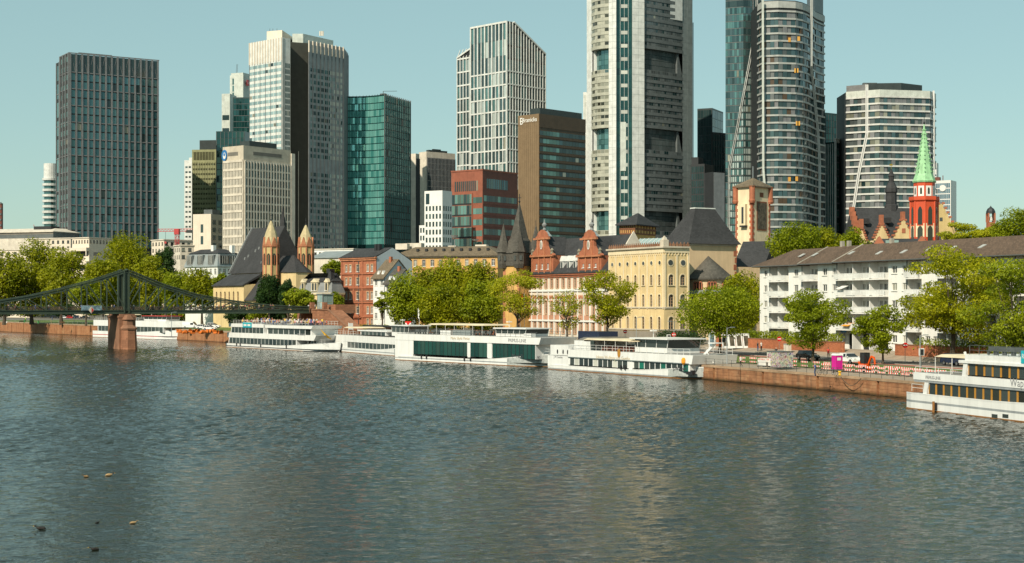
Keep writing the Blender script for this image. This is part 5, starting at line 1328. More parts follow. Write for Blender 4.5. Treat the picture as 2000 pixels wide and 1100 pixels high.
# long ochre building
def ochre():
    b = Bld('ochre_building', 'long ochre building with a brown hipped roof above the plane trees', 'building', 972, 500, 22)
    W, D, H = b.WL(770), 15., b.h(500); fl = b.L()
    zs = [(H-3.2-k*4.2, H-1.0-k*4.2) for k in range(2)]
    rl = rows(-W, 0, 12, 1.15, zs); mb = MB(); wall(mb, fl, -W, 0, 0, H, rl); mb.box(-.05,0,.01,D,0,H); b.part('wall', mb, ['plaster_ochre']); shell(b,W,D,H)
    windows_in(b.root, fl, rl, 'frame_white', 'glass_house', 'cross', 'frame_stone')
    b.part('cornice', MB().box(-W-.4,.5,-.5,.1,H-.3,H+.2), ['concrete_warm']); b.part('string_course', MB().box(-W,0,-.2,.05,H-4.2,H-3.8), ['sandstone'])
    mb = MB(); mb.hip(-W-.8,.8,-.9,D+.8,H+.25,b.h(479),-W+5,-6,6,9,.2); b.part('roof', mb, ['tan_roof'])
    for x, y, w, h in ((-W*.97,3,2.2,2.0),(-W*.88,6,2.6,2.2),(-W*.52,7,1.4,1.2),(-9,7,2,1.4)): b.part('roof_unit', MB().box(x-w,x+w,y,y+2,b.h(484),b.h(484)+h), ['concrete_light'])
    for k in range(9): x = -W*.12-k*W*.085; b.part('roof_hatch', MB().box(x-.4,x+.4,2.2,3.0,H+1.9,H+2.8), ['slate_dark'])
    b.part('satellite_dish', MB().tube((-W*.47,5,H+2),(-W*.47,5,H+6),.1).lathe([(.1,H+6),(.9,H+6.4),(1.3,H+7.2)],10,(-W*.47,5)), ['steel'])
ochre()
# old tower with corner turrets
def rent():
    b = Bld('riverside_tower', 'yellow medieval tower with a tall slate spire and corner turrets', 'tower', 1014, 380, 45)
    W, D, H = b.WL(983), b.DR(1046), b.h(519); fl, frr = b.L(), b.Rt()
    rl = [(-W*.55-.4,-W*.55+.4,H-4.2-7.2*k,H-2.6-7.2*k,False) for k in range(3)]; r2 = [(D*.5-.4,D*.5+.4,H-5-7.2*k,H-3.4-7.2*k,False) for k in range(3)]
    mb = MB(); wall(mb, fl, -W,0,0,H,rl,.4); wall(mb, frr, 0,D,0,H,r2,.4); b.part('wall', mb, ['plaster_ochre']); shell(b,W,D,H,.5)
    windows_in(b.root, fl, rl, 'frame_dark','glass_house','trans','sandstone'); windows_in(b.root, frr, r2, 'frame_dark','glass_house','trans','sandstone')
    for k in range(14):
        z = k*1.5; q = .55 if k % 2 else .85
        b.part('quoin', MB().box(-q,.06,-.06,.1,z,z+1.3), ['sandstone']); b.part('quoin', MB().box(-W-.06,-W+q,-.06,.1,z,z+1.3), ['sandstone'])
    H2 = b.h(493); Hs = b.h(397, -W/2, D/2)
    b.part('slate_storey', MB().box(-W-.35,.35,-.35,D+.35,H+.003,H2), ['slate_roof_old'])
    mb = MB(); mb.loft([[(-W-.6,-.6,H2-.1),(.6,-.6,H2-.1),(.6,D+.6,H2-.1),(-W-.6,D+.6,H2-.1)], [(-W*.78,W*.22,H2+3.6),(-W*.22,W*.22,H2+3.6),(-W*.22,D*.78,H2+3.6),(-W*.78,D*.78,H2+3.6)], [(-W/2-.08,D/2-.08,Hs),(-W/2+.08,D/2-.08,Hs),(-W/2+.08,D/2+.08,Hs),(-W/2-.08,D/2+.08,Hs)]]); b.part('spire', mb, ['slate_roof_old'])
    Hc = b.h(377); b.part('cross', MB().tube((-W/2,D/2,Hs-.5),(-W/2,D/2,Hc),.09).lathe([(.05,Hs),(.3,Hs+.4),(.05,Hs+.8)],6,(-W/2,D/2)).box(-W/2-.6,-W/2+.6,D/2-.05,D/2+.05,Hc-1.0,Hc-.85), ['slate_dark'])
    for x, y, tip in ((-.0,.0,440),(-W,.1,437),(.1,D,440)):
        t = b.part('turret', MB().lathe([(1.2,H-.6),(1.55,H+.4),(1.6,H2+.2)], 6, (x,y)), ['slate_roof_old'])
        Ht = b.h(tip, x, y); MB().lathe([(1.95,H2+.1),(1.0,H2+3.2),(.06,Ht)], 6, (x,y)).build('turret_spire', ['slate_roof_old'], t)
        for a in (-150,-90,-30): MB().box(-.3,.3,-.08,.08,0,1.2).build('turret_window', ['glass_house'], t, (x+1.45*math.cos(R(a)), y+1.45*math.sin(R(a)), H2-2.0), R(a+90))
        MB().tube((x,y,Ht-.2),(x,y,Ht+1.2),.06).build('finial', ['slate_dark'], t)
rent()
# red and white museum wing with two sandstone gables
def bernus():
    b = Bld('gabled_museum_wing', 'white and red banded wing with two scrolled sandstone gables', 'building', 1190, 350.5, 61)
    W, D, H = b.WL(1029), 13., b.h(531); fl = b.L(); n = 14; du = W/n
    tiers = [(b.h(561.5), b.h(541.5)), (b.h(615), b.h(588)), (b.h(655), b.h(631.5))]
    rl = [(-W+(i+.5)*du-.55, -W+(i+.5)*du+.55, z0, z1, False) for z0, z1 in tiers for i in range(n)]
    mb = MB(); wall(mb, fl, -W, 0, 0, H, rl, .3); mb.box(-W,-W+.3,.01,D,0,H); b.part('facade', mb, ['pink_white']); shell(b,W,D,H)
    windows_in(b.root, fl, rl, 'frame_stone', 'glass_house', 'lattice', 'pink_stone')
    for i in range(n+1): b.part('pilaster', MB().box(-W+i*du-.16,-W+i*du+.16,-.22,.05,b.h(662),b.h(563)), ['plaster_white'])
    for i in range(n):
        x = -W+(i+.5)*du
        for za, zb_ in ((b.h(583),b.h(576)),(b.h(626),b.h(617))): b.part('spandrel_panel', MB().box(x-du/2+.18,x+du/2-.18,-.08,.05,za,zb_), ['pink_stone'])
        z = tiers[1][1]+.45
        m = MB(); m.loft([[(x+.85*math.cos(t),y,z+.75*math.sin(t)) for t in np.linspace(0,math.pi,8)]+[(x+.6*math.cos(t),y,z+.5*math.sin(t)) for t in np.linspace(math.pi,0,8)] for y in (-.16,.05)]); b.part('arch_hood', m, ['red_stone'])
        z = tiers[0][1]+.25; m = MB(); m.loft([[(x+.75*math.cos(t),y,z+.4*math.sin(t)) for t in np.linspace(0,math.pi,7)] for y in (-.14,.05)]); b.part('arch_hood', m, ['red_stone'])
    for y in (566.5, 628.5): z = b.h(y); b.part('string_course', MB().box(-W-.05,.0,-.3,.05,z-.2,z+.2), ['plaster_white'])
    b.part('cornice', MB().box(-W-.4,.1,-.55,.1,H-.45,H+.1).box(-W-.2,.05,-.3,.1,H-.9,H-.46), ['red_stone'])
    Hr = b.h(457, 0, D*.5); Hf = H+2.0
    mb = MB(); pr = [(-.7,H+.12),(D/2,Hr),(D+.6,H+.1),(D+.6,H-.2),(-.7,H-.1)]; mb.loft([[(-W-.2,y,z) for y,z in pr],[(-.05,y,z) for y,z in pr]]); b.part('roof', mb, ['slate_roof'])
    mb = MB(); pr = [(0,0),(D,0),(D,H),(D/2,Hr+.6),(0,H)]; mb.loft([[(.3,y,z) for y,z in pr],[(-.04,y,z) for y,z in pr]]); b.part('gable_wall', mb, ['concrete_light'])
    U = lambda px: -b.WL(px)
    for pa, pb in ((1040,1083),(1130.5,1177)):
        a, c = U(pa), U(pb); m_ = (a+c)/2; w = c-a; Hg = b.h(449, m_); Hg0 = b.h(500, m_)
        fr = Fr(a, -.35, 0); ws = [(w*q-.42, w*q+.42, H+1.1, b.h(515, m_), False) for q in (.24,.5,.76)]
        mb = MB(); wall(mb, fr, 0, w, H-.4, Hg0, ws, .3); mb.box(a,a+.3,-.34,3.5,H,Hg0); mb.box(c-.3,c,-.34,3.5,H,Hg0); mb.box(a+.31,c-.31,.1,.3,H,Hg0); g = b.part('gable_storey', mb, ['red_stone'])
        windows_in(g, fr, ws, 'frame_white', 'glass_house', 'cross')
        hg = Hg-Hg0
        half = [(.56,0),(.53,.06),(.40,.14),(.30,.24),(.235,.36),(.22,.66),(.27,.68),(.27,.73),(.21,.76),(.17,.88),(.06,.97),(0,1.0)]
        pts = [(m_-x*w*.98, Hg0+z*hg) for x, z in half] + [(m_+x*w*.98, Hg0+z*hg) for x, z in half[::-1][1:]]
        mb = MB(); mb.loft([[(x,y,z) for x,z in pts] for y in (-.55,.1)]); mb.build('scrolled_gable', ['red_stone'], g)
        for x0, x1, z0, z1 in ((a-.2,c+.2,Hg0-.25,Hg0+.15),(m_-w*.34,m_+w*.34,Hg0+hg*.62,Hg0+hg*.69)): MB().box(x0,x1,-.8,-.2,z0,z1).build('cornice', ['sandstone'], g)
        for q in (.08,.37,.63,.92): MB().box(a+w*q-.16,a+w*q+.16,-.62,-.34,H,Hg0-.26).build('pilaster', ['sandstone'], g)
        for q in (.36,.64): MB().box(a+w*q-.16,a+w*q+.16,-.74,-.56,Hg0+.2,Hg0+hg*.61).build('pilaster', ['sandstone'], g)
        m = MB(); zc = Hg0+hg*.42; m.loft([[(m_+.55*math.cos(t),y,zc+1.1*math.sin(t)) for t in np.linspace(0,2*math.pi,14)[:-1]] for y in (-.66,-.5)]); m.build('niche', ['frame_white'], g)
        m = MB(); m.loft([[(m_+.3*math.cos(t),y,zc+.8*math.sin(t)) for t in np.linspace(0,2*math.pi,10)[:-1]] for y in (-.72,-.64)]); m.build('statue', ['lichen'], g)
        for sx in (-1, 1): MB().lathe([(.1,0),(.5,.3),(.35,.8),(.5,1.2),(.1,1.7)], 8).build('scroll_ornament', ['lichen'], g, (m_+sx*w*.44, -.3, Hg0+.1))
        mb = MB(); mb.box(a+.3,c-.3,.31,4.5,H,Hg0+.2); mb.loft([[(a+.1,y,Hg0+.15),(c-.1,y,Hg0+.15),(m_+w*.16,y,Hg0+hg*.5),(m_,y,Hg0+hg*.75),(m_-w*.16,y,Hg0+hg*.5)] for y in (.12,6.2)]); mb.build('gable_roof', ['slate_roof'], g); MB().loft([[(m_-w*.2,y,Hg0+hg*.74),(m_+w*.2,y,Hg0+hg*.74),(m_,y,Hg0+hg*.98)] for y in (.12,1.2)]).build('gable_cap', ['zinc_roof'], g)
        MB().lathe([(.5,Hg),(.25,Hg+.5),(.55,Hg+.9),(.65,Hg+1.3),(.2,Hg+1.8),(.06,Hg+2.6)], 8, (m_, .3)).build('finial_urn', ['lead_roof'], g)
    for px in (1095,1108,1120):
        x = U(px); d = b.part('dormer', MB().box(x-.65,x+.65,.3,2.4,H+1.2,H+2.9), ['plaster_white'])
        m = MB(); m.loft([[(x-.8,y,H+2.9),(x+.8,y,H+2.9),(x,y,H+4.2)] for y in (.15,3.2)]); m.build('dormer_roof', ['plaster_white'], d); MB().box(x-.4,x+.4,.22,.34,H+1.4,H+2.7).build('pane', ['glass_house'], d)
bernus()
# yellow corner palace
def burnitz():
    b = Bld('yellow_corner_palace', 'cream yellow corner building with arched windows and a pierced roof parapet', 'building', 1297, 329, 62)
    W, D, H = b.WL(1189), b.DR(1346), b.h(484); fl, frr = b.L(), b.Rt()
    Z = [(b.h(y1), b.h(y0)) for y0, y1 in ((536,557),(575,599),(619,643))]
    n = 7; du = W/n
    rl = rows(-W+.2, -.2, n, .95, Z, True); r2 = rows(0.3, D-.2, 2, 1.25, [(z0,z1) for z0,z1 in Z], True)
    mb = MB(); wall(mb, fl, -W, 0, b.h(648), H, rl, .35); b.part('river_facade', mb, ['plaster_yellow'])
    mb = MB(); wall(mb, frr, 0, D, b.h(648), H, r2, .35); b.part('side_facade', mb, ['plaster_yellow']); shell(b, W, D, H, .45)
    b.part('plinth', MB().box(-W-.08,.1,-.1,D,0,b.h(648)), ['plinth_grey'])
    for fr, rs in ((fl, rl), (frr, r2)):
        for r in rs:
            w, h = r[1]-r[0], r[3]-r[2]
            k = ('arch', round(w,2), round(h,2))
            if k not in _cache:
                m = MB(); ra = w/2; cz = h-ra
                t = np.linspace(math.pi, 0, 9); outp = [(-ra-.2,0)]+[((ra+.2)*math.cos(q), cz+(ra+.2)*math.sin(q)) for q in t]+[(ra+.2,0)]
                inp = [(-ra,0)]+[(ra*math.cos(q), cz+ra*math.sin(q)) for q in t]+[(ra,0)]
                for i in range(len(outp)-1):
                    a_, b_, c_, d_ = outp[i], outp[i+1], inp[i+1], inp[i]
                    m.loft([[(p[0],y,p[1]) for p in (a_,b_,c_,d_)] for y in (-.08,.04)])
                m.box(-ra-.25,ra+.25,-.2,.12,-.14,0)
                p = MB(); p.loft([[(x,y,z) for x,z in [(-ra,.02)]+[(ra*math.cos(q), cz+ra*math.sin(q)) for q in t]+[(ra,.02)]] for y in (.22,.3)])
                q_ = MB(); q_.box(-.04,.04,.16,.22,0,h-.05)
                for s in (.25,.5,.72): q_.box(-ra+.02,ra-.02,.17,.215,h*s-.03,h*s+.03)
                _cache[k] = (m.mesh('window', ['plaster_cream']), p.mesh('pane', ['glass_house']), q_.mesh('glazing_bars', ['frame_stone']))
            f, p, q_ = _cache[k]; o = link('window', f, b.root, fr.p((r[0]+r[1])/2,0,r[2]), fr.a); link('pane', p, o); link('glazing_bars', q_, o)
    # pilaster strips with little arches, roundels
    zb0, zt0 = b.h(604), b.h(497)
    for fr, L0, L1, m in ((fl,-W,0,n),(frr,0,D,2)):
        for i in range(m+1): b.piece('pilaster', fr, L0+(L1-L0)*i/m+(.25 if i == 0 else (-.25 if i == m else 0)), zb0, .42, zt0-zb0, 'plaster_cream', -.13, .02)
        for i in range(m):
            u = L0+(L1-L0)*(i+.5)/m; z = b.h(513); r_ = .42 if m == n else .6
            mb = MB(); mb.loft([[fr.p(u+r_*1.4*math.cos(t),d,z+r_*1.4*math.sin(t)) for t in np.linspace(0,2*math.pi,15)[:-1]] for d in (-.08,.03)]); o = b.part('roundel', mb, ['plaster_cream'])
            mb = MB(); mb.loft([[fr.p(u+r_*math.cos(t),d,z+r_*math.sin(t)) for t in np.linspace(0,2*math.pi,13)[:-1]] for d in (-.12,-.07)]); mb.build('pane', ['glass_house'], o)
            for q in range(4): b.piece('corbel', fr, L0+(L1-L0)*(i+(q+.5)/4)/m, zt0-.1, .2, .55, 'plaster_cream', -.16, .02)
        for y, hh, dd in ((567,.0,0),(602.5,.3,.18),(646,.3,.2)):
            if hh: b.piece('string_course', fr, (L0+L1)/2, b.h(y), abs(L1-L0), hh, 'concrete_warm', -dd, .02)
        b.piece('frieze', fr, (L0+L1)/2, zt0+.4, abs(L1-L0), H-zt0-.42, 'plaster_cream', -.17, .02)
    b.part('cornice', MB().box(-W-.4,.55,-.55,.1,H,H+.35).box(-.3,.551,.101,D,H,H+.345), ['concrete_warm'])
    for fr, L0, L1 in ((fl,-W+.3,-.9),(frr,.9,D)):                        # pierced parapet
        m = max(3, int((L1-L0)/.85)); 
        for i in range(m): 
            u = L0+(i+.5)*(L1-L0)/m; mb = MB(); mb.loft([[fr.p(u+x,d,H+.35+z) for x,z in [(-.3,0),(.3,0),(.34,.55),(.1,.6),(0,.95),(-.1,.6),(-.34,.55)]] for d in (-.3,-.1)]); b.part('parapet_cresting', mb, ['sandstone_dark'])
    b.part('corner_pedestal', MB().box(-.9,.45,-.45,.9,H+.351,H+1.7).lathe([(.7,H+1.7),(.3,H+2.3),(.05,H+2.6)],4,(-.2,.2),R(45)), ['concrete_warm'])
    b.part('flat_roof', MB().box(-W+.3,-.3,.2,D-.2,H+.36,H+.45), ['zinc_roof']); b.done()
burnitz()
# castle tower with slate pyramid roof and chapel apse
def castle():
    b = Bld('castle_keep', 'broad rough plastered keep with a steep slate roof behind the yellow corner building', 'tower', 1347, 338, 60)
    W, D, H = b.WL(1301), b.DR(1438), b.h(475)
    b.part('wall', MB().box(-W, 0, 0, D, 0, H), ['plaster_tan'])
    Ht = b.h(406, 0, 4); x0, x1, y0, y1 = -W-.9, .8, -.8, D+.9
    mb = MB(); mb.loft([[(x0,y0,H-.1),(x1,y0,H-.1),(x1,y1,H-.1),(x0,y1,H-.1)], [(x0+.8,y0+.8,H+1.1),(x1-.8,y0+.8,H+1.1),(x1-.8,y1-.8,H+1.1),(x0+.8,y1-.8,H+1.1)], [(-W*.55,D*.30,Ht),(-W*.35,D*.30,Ht),(-W*.35,D*.72,Ht),(-W*.55,D*.72,Ht)]]); b.part('roof', mb, ['slate_roof'])
    b.part('ridge_rail', MB().box(-W*.56,-W*.34,D*.29,D*.73,Ht,Ht+.25), ['white_panel'])
    for k in range(11): z = 3+k*1.55; q = .45 if k % 2 else .75; b.part('quoin', MB().box(-.1,.07,D-q,D+.06,z,z+1.2), ['red_stone'])
    for z in (H-.5,): b.part('eaves_course', MB().box(-W-.2,.2,-.2,D+.2,z,z+.38), ['concrete_warm'])
    cy = b.DR(1383); ra = 5.2; Hc = b.h(543, 4); Hcone = b.h(499)
    n = 14; ar = lambda r: [(r*math.sin(math.pi*i/n), cy-r*math.cos(math.pi*i/n)) for i in range(n+1)]
    b.part('apse_wall', MB().prism(ar(ra), 0, Hc), ['plaster_tan'])
    mb = MB(); base = ar(ra+.6); vs = [(x+.02,y,Hc-.05) for x,y in base]+[(.05,cy,Hcone)]+[(x+.02,y,Hc-.35) for x,y in base]; k = len(base)
    mb.add(vs, [(i,i+1,k) for i in range(k-1)]+[(i+k+1,i+k+2,i+1,i) for i in range(k-1)]); b.part('apse_roof', mb, ['slate_roof_old'])
    Hl = b.h(574, 4); b.part('lower_roof', MB().loft([[(x,y,Hl) for x,y in ar(ra+1.2)],[(x,y,Hl+.9) for x,y in ar(ra+.03)]]), ['lead_roof'])
    b.part('lower_apse', MB().prism(ar(ra+.8), 0, Hl-.1), ['plaster_tan'])
    b.part('frieze', MB().prism(ar(ra+.95), Hl-.7, Hl-.15), ['sandstone'])
    for ang in (28, 62, 100, 140):
        x, y = ra*math.sin(R(ang)), cy-ra*math.cos(R(ang)); z = Hl+.95
        o = MB().box(-1.0,1.0,-.06,.3,0,1.7).build('arcade_window', ['glass_brown'], b.root, (x,y,z), R(ang)); 
        for q in (-.95,-.32,.32,.95): MB().box(q-.14,q+.14,-.2,.1,0,1.3).build('colonnette', ['red_stone'], o)
        for q in (-.63,0,.63): m = MB(); m.loft([[(q+.42*math.cos(t),yy,1.3+.5*math.sin(t)) for t in np.linspace(0,math.pi,6)]+[(q+.22*math.cos(t),yy,1.3+.28*math.sin(t)) for t in np.linspace(math.pi,0,6)] for yy in (-.18,.1)]); m.build('arch', ['red_stone'], o)
    b.part('ground_window', MB().box(ra*.9,ra+.9,cy-2.6,cy-1.9,1.2,2.2), ['red_stone'])
    b.part('side_wall', MB().box(-2,-.4,D,D+9,0,b.h(520)), ['plaster_tan'])
castle()
# half-timbered roof turret with glazed roof below
def turret():
    b = Bld('half_timbered_turret', 'small half-timbered roof turret with slate cap behind the museum wing', 'tower', 1240, 372, 30)
    W, D, H = b.WL(1211), b.DR(1280), b.h(438)
    b.part('wall', MB().box(-W,0,0,D,0,H), ['plaster_ochre']); zb_ = b.h(456)
    for fr, L0, L1 in ((b.L(),-W,0),(b.Rt(),0,D)):
        b.ribs(fr, L0, L1, zb_, H, 7, .28, 'timber', d0=-.12, name='timber_post'); b.bands(fr, L0, L1, zb_, H, 2, .3, 'timber', d0=-.14, name='timber_rail')
        b.grid(fr, L0, L1, zb_+.4, H-.4, 7, 1, 'glass_house', rw=.55, bw=.9); 
    b.part('roof', MB().hip(-W-.9,.9,-.9,D+.9,H,b.h(416,0,D/2),-W/2-.1,-W/2+.1,D/2-.1,D/2+.1), ['slate_roof']); b.done()
    g = Bld('glass_roof', 'low turquoise glass roof beside the half-timbered turret', 'roof', 1300, 352, 40); W, D, H = g.WL(1232), 8., g.h(470)
    g.part('wall', MB().box(-W,0,0,D,0,H-1.5), ['concrete_light']); m = MB(); m.hip(-W,0,0,D,H-1.4,H+.8,-W,0); g.part('glazing', m, ['glass_lift'])
    for k in range(9): g.part('glazing_bar', MB().bar((-W+W*k/8,-.02,H-1.35),(-W+W*k/8,D/2,H+.86),.1,.1), ['white_paint'])
turret()
# clock-like tower with red corner shafts
def lantern():
    b = Bld('quoined_tower', 'square cream tower with red quoins, red top columns and a low pyramid roof', 'tower', 1469, 420, 46)
    W, D, H = b.WL(1437), b.DR(1504), b.h(363); fl, frr = b.L(), b.Rt()
    b.part('wall', MB().box(-W,0,0,D,0,H), ['plaster_cream'])
    b.part('roof', MB().hip(-W-.7,.7,-.7,D+.7,H+.02,b.h(345),-W/2-.1,-W/2+.1,D/2-.1,D/2+.1,.35), ['tan_roof'])
    zr = b.h(392)
    for x, y in ((0,0),(-W,0),(0,D)): b.part('corner_column', MB().lathe([(.75,zr-.6),(.95,zr),(.8,zr+.4),(.8,H-.4),(1.0,H)], 8, (x,y)), ['red_stone'])
    z = 2
    k = 0
    while z < zr-1:
        q = .55 if k % 2 else .9
        b.part('quoin', MB().box(-q,.08,-.08,q,z,z+.75), ['red_stone_mix']); b.part('quoin', MB().box(-W-.08,-W+q*.8,-.07,.1,z,z+.75), ['red_stone_mix']); b.part('quoin', MB().box(-.1,.07,D-q*.8,D+.08,z,z+.75), ['red_stone_mix'])
        z += .82; k += 1
    zc = b.h(424); b.part('picture_frame', MB().box(-.05,.10,D*.25,D*.8,zc-3.6,zc+4.4), ['timber']); b.part('picture_panel', MB().box(.05,.14,D*.29,D*.76,zc-3.2,zc+4.0), ['mural'])
    b.part('oriel', MB().box(-W*.62,-W*.30,-.9,-.02,b.h(440),b.h(398)), ['plaster_cream']); b.part('oriel_window', MB().box(-W*.52,-W*.40,-.97,-.88,b.h(436),b.h(404)), ['glass_house']); b.part('oriel_base', MB().box(-W*.64,-W*.28,-1.0,-.02,b.h(443),b.h(440)-.002), ['slate_dark'])
    b.part('attic_window', MB().box(-.02,.06,D*.42,D*.62,b.h(384),b.h(375)), ['timber'])
    b.part('flagpole', MB().tube((-W/2,D/2,b.h(347)),(-W/2,D/2,b.h(322)),.1), ['steel'])
M('red_stone_mix', (.34,.10,.05), .8, var=.3); M('mural', (.10,.085,.06), .8, var=.7, scale=1.6)
lantern()
b = Bld('slate_hall', 'dark slate roofed hall between the keep and the apartment row', 'building', 1490, 352, 25)
W, D, H = b.WL(1432), 16., b.h(521); b.part('wall', MB().box(-W,0,0,D,0,H), ['sandstone']); mb = MB(); mb.hip(-W,.4,-.5,D+.5,H,b.h(471,0,8),-W,.3); b.part('roof', mb, ['slate_roof'])
# red church tower with green copper spire
def nikolai():
    Y = 405; c = xy(1805, Y); t = thing('red_church_tower', 'bright red octagonal church tower with a pale green copper spire', 'church tower', (c[0], c[1], GZ), R(12))
    z = lambda py: zt(py, Y)-GZ
    r1 = 3.55; MB().lathe([(r1,0),(r1,z(392))], 8, (0,0), R(22.5)).build('lower_shaft', ['red_paint'], t)
    r2 = 2.7; up = MB().lathe([(r2,z(391)),(r2,z(355))], 8, (0,0), R(22.5)).build('upper_drum', ['red_paint'], t)
    MB().lathe([(r1-.1,z(396)),(r1+.45,z(392)),(r1+.45,z(390)),(r2,z(390)-.02)], 8, (0,0), R(22.5)).build('gallery_floor', ['red_paint'], t)
    MB().lathe([(r1+.4,z(390)+.02),(r1+.4,z(385)),(r1+.2,z(385)),(r1+.2,z(390)+.02)], 8, (0,0), R(22.5)).build('gallery_parapet', ['red_paint'], t)
    for k in range(8):
        a = k*math.pi/4; rot = a+math.pi/2
        def face(name, r, w, h, zz_, m, d=.12, arch=True):
            r_ = r*math.cos(math.pi/8); q = MB()
            pts = [(-w/2,0),(w/2,0),(w/2,h*.78),(w*.3,h*.92),(0,h),(-w*.3,h*.92),(-w/2,h*.78)] if arch else [(-w/2,0),(w/2,0),(w/2,h),(-w/2,h)]
            q.loft([[(x,y,zz) for x,zz in pts] for y in (-d,.05)]); return q.build(name, [m], t, (r_*math.cos(a), r_*math.sin(a), zz_), rot)
        face('tall_window', r1, 1.15, z(404)-z(440), z(440), 'glass_brown', .10); face('window_surround', r1, 1.75, z(401)-z(442), z(442), 'red_paint', .06)
        face('white_field', r1, 2.3, 3.6, z(452)-1.6, 'plaster_cream', .05, False); face('lower_arch', r1, 1.4, 4.2, z(446)-3.6, 'glass_brown', .09)
        face('white_panel', r2, 1.55, z(364)-z(384), z(384), 'plaster_white', .05, False); face('drum_window', r2, .55, z(367)-z(380), z(380), 'glass_brown', .09)
        MB().lathe([(.22,0),(.22,z(392)-.3)], 4, (r1*math.cos(a+math.pi/8), r1*math.sin(a+math.pi/8))).build('corner_buttress', ['red_paint'], t)
    MB().lathe([(r2+.2,z(357)),(r2+.35,z(354)),(r2+.1,z(352))], 8, (0,0), R(22.5)).build('spire_base', ['copper_green'], t)
    sp = MB().lathe([(r2+.25,z(354)+.02),(2.25,z(340)),(.10,z(242))], 8, (0,0), R(22.5)).build('spire', ['copper_green'], t)
    for k in range(8):
        a = R(22.5)+k*math.pi/4
        for q in range(11):
            f = (q+.5)/12; rr_ = 2.35*(1-f)+.1; zz_ = z(340)+(z(242)-z(340))*f
            MB().box(-.13,.13,-.13,.13,-.12,.16).build('crocket', ['copper_green'], sp, ((rr_+.02)*math.cos(a), (rr_+.02)*math.sin(a), zz_), a)
    MB().lathe([(.08,z(244)),(.3,z(240)),(.08,z(237))], 6).tube((0,0,z(238)),(0,0,z(228)),.07).build('finial', ['slate_dark'], t)
nikolai()
def roemer():
    b = Bld('stepped_gable_hall', 'slate roofed hall with red stepped gables left of the red church tower', 'building', 1680, 425, -8)
    D = -20.; W = -b.DR(1690)
    U = lambda px: (px-1680)*425/FPX
    z = lambda py: zt(py, 425)-GZ
    b.part('wall', MB().box(0,U(1850),0,16,0,z(470)), ['plaster_cream'])
    mb = MB(); pr = [(-.5,z(478)),(8,z(402)),(16.5,z(478))]; mb.loft([[(U(1683),y,zz) for y,zz in pr],[(U(1850),y,zz) for y,zz in pr]]); b.part('roof', mb, ['slate_roof'])
    def stepped(px, y, py0, py1, w, mat, th=.8):
        u = U(px); n = 6; g = None
        pts = []
        for k in range(n):
            f = k/n; pts.append((-w/2*(1-f), z(py0)+(z(py1)-z(py0))*f)); pts.append((-w/2*(1-f), z(py0)+(z(py1)-z(py0))*(k+1)/n))
        pts = pts + [(-x, zz) for x, zz in pts[::-1]]
        m = MB(); m.loft([[(u+x,yy,zz) for x,zz in pts] for yy in (y,y+th)]); g = b.part('stepped_gable', m, [mat])
        for k in range(n):
            for s in (-1,1): MB().box(u+s*w/2*(1-k/n)-.35,u+s*w/2*(1-k/n)+.35,y-.12,y+th+.1,z(py0)+(z(py1)-z(py0))*(k+1)/n-.15,z(py0)+(z(py1)-z(py0))*(k+1)/n+.35).build('step_cap', ['red_stone'], g)
        return g
    stepped(1766, -1.0, 475, 430, 6.8, 'plaster_yellow'); stepped(1722, -.8, 470, 438, 4.4, 'plaster_yellow'); stepped(1681, -.6, 475, 445, 3.2, 'plaster_yellow')
    for px, py, h in ((1766,430,2.4),(1722,438,2.6),(1681,445,2.4)): b.part('gable_chimney', MB().box(U(px)-.5,U(px)+.5,-.9,.2,z(py)-.4,z(py)+h), ['red_stone'])
    b.part('gable_window', MB().box(U(1766)-.5,U(1766)+.5,-1.1,-.98,z(455),z(446)), ['red_stone'])
    # left verge with stepped red gable
    for k in range(8): f = k/8; b.part('verge_step', MB().box(U(1680)-.3,U(1680)+.9,8*f-.4,8*f+.9,z(476)+(z(402)-z(476))*f-1,z(476)+(z(402)-z(476))*f+1.4), ['red_stone'])
    for px, py in ((1702,432),(1747,430)): b.part('roof_dormer', MB().box(U(px)-.6,U(px)+.6,2.6,5,z(py)-.6,z(py)+.9), ['slate_roof'])
    # dark clock turret
    t = MB(); u = U(1769); t.lathe([(2.0,z(420)),(1.9,z(397)),(1.55,z(395)),(1.5,z(372)),(1.75,z(370)),(1.7,z(362)),(1.0,z(352)),(.75,z(350)),(.75,z(340)),(.9,z(338)),(.5,z(330)),(.08,z(324))], 8, (u,9), R(22.5)); b.part('ridge_turret', t, ['slate_roof']); b.part('weather_vane', MB().tube((u,9,z(325)),(u,9,z(313)),.06).box(u-.5,u+.4,8.95,9.05,z(317),z(314)), ['gold'])
    # big gable right of the tower
    g = Bld('gable_house', 'yellow plastered house with a stepped gable right of the red church tower', 'house', 1838, 430, 10)
    zz = lambda py: zt(py,430)-GZ; w = (1866-1812)*430/FPX
    pts = []; n = 8
    for k in range(n): f = k/n; pts += [(-w/2*(1-f)*1.3, zz(470)+(zz(398)-zz(470))*f), (-w/2*(1-f)*1.3, zz(470)+(zz(398)-zz(470))*(k+1)/n)]
    pts = pts+[(-x,q) for x,q in pts[::-1]]
    m = MB(); m.loft([[(x,y,q) for x,q in pts] for y in (0,.8)]); g.part('stepped_gable', m, ['stone_yellow'])
    for k in range(n):
        for s in (-1,1): q = zz(470)+(zz(398)-zz(470))*(k+1)/n; x = s*w/2*(1-k/n)*1.3; g.part('step_cap', MB().box(x-.4,x+.4,-.15,.9,q-.1,q+.4), ['red_stone'])
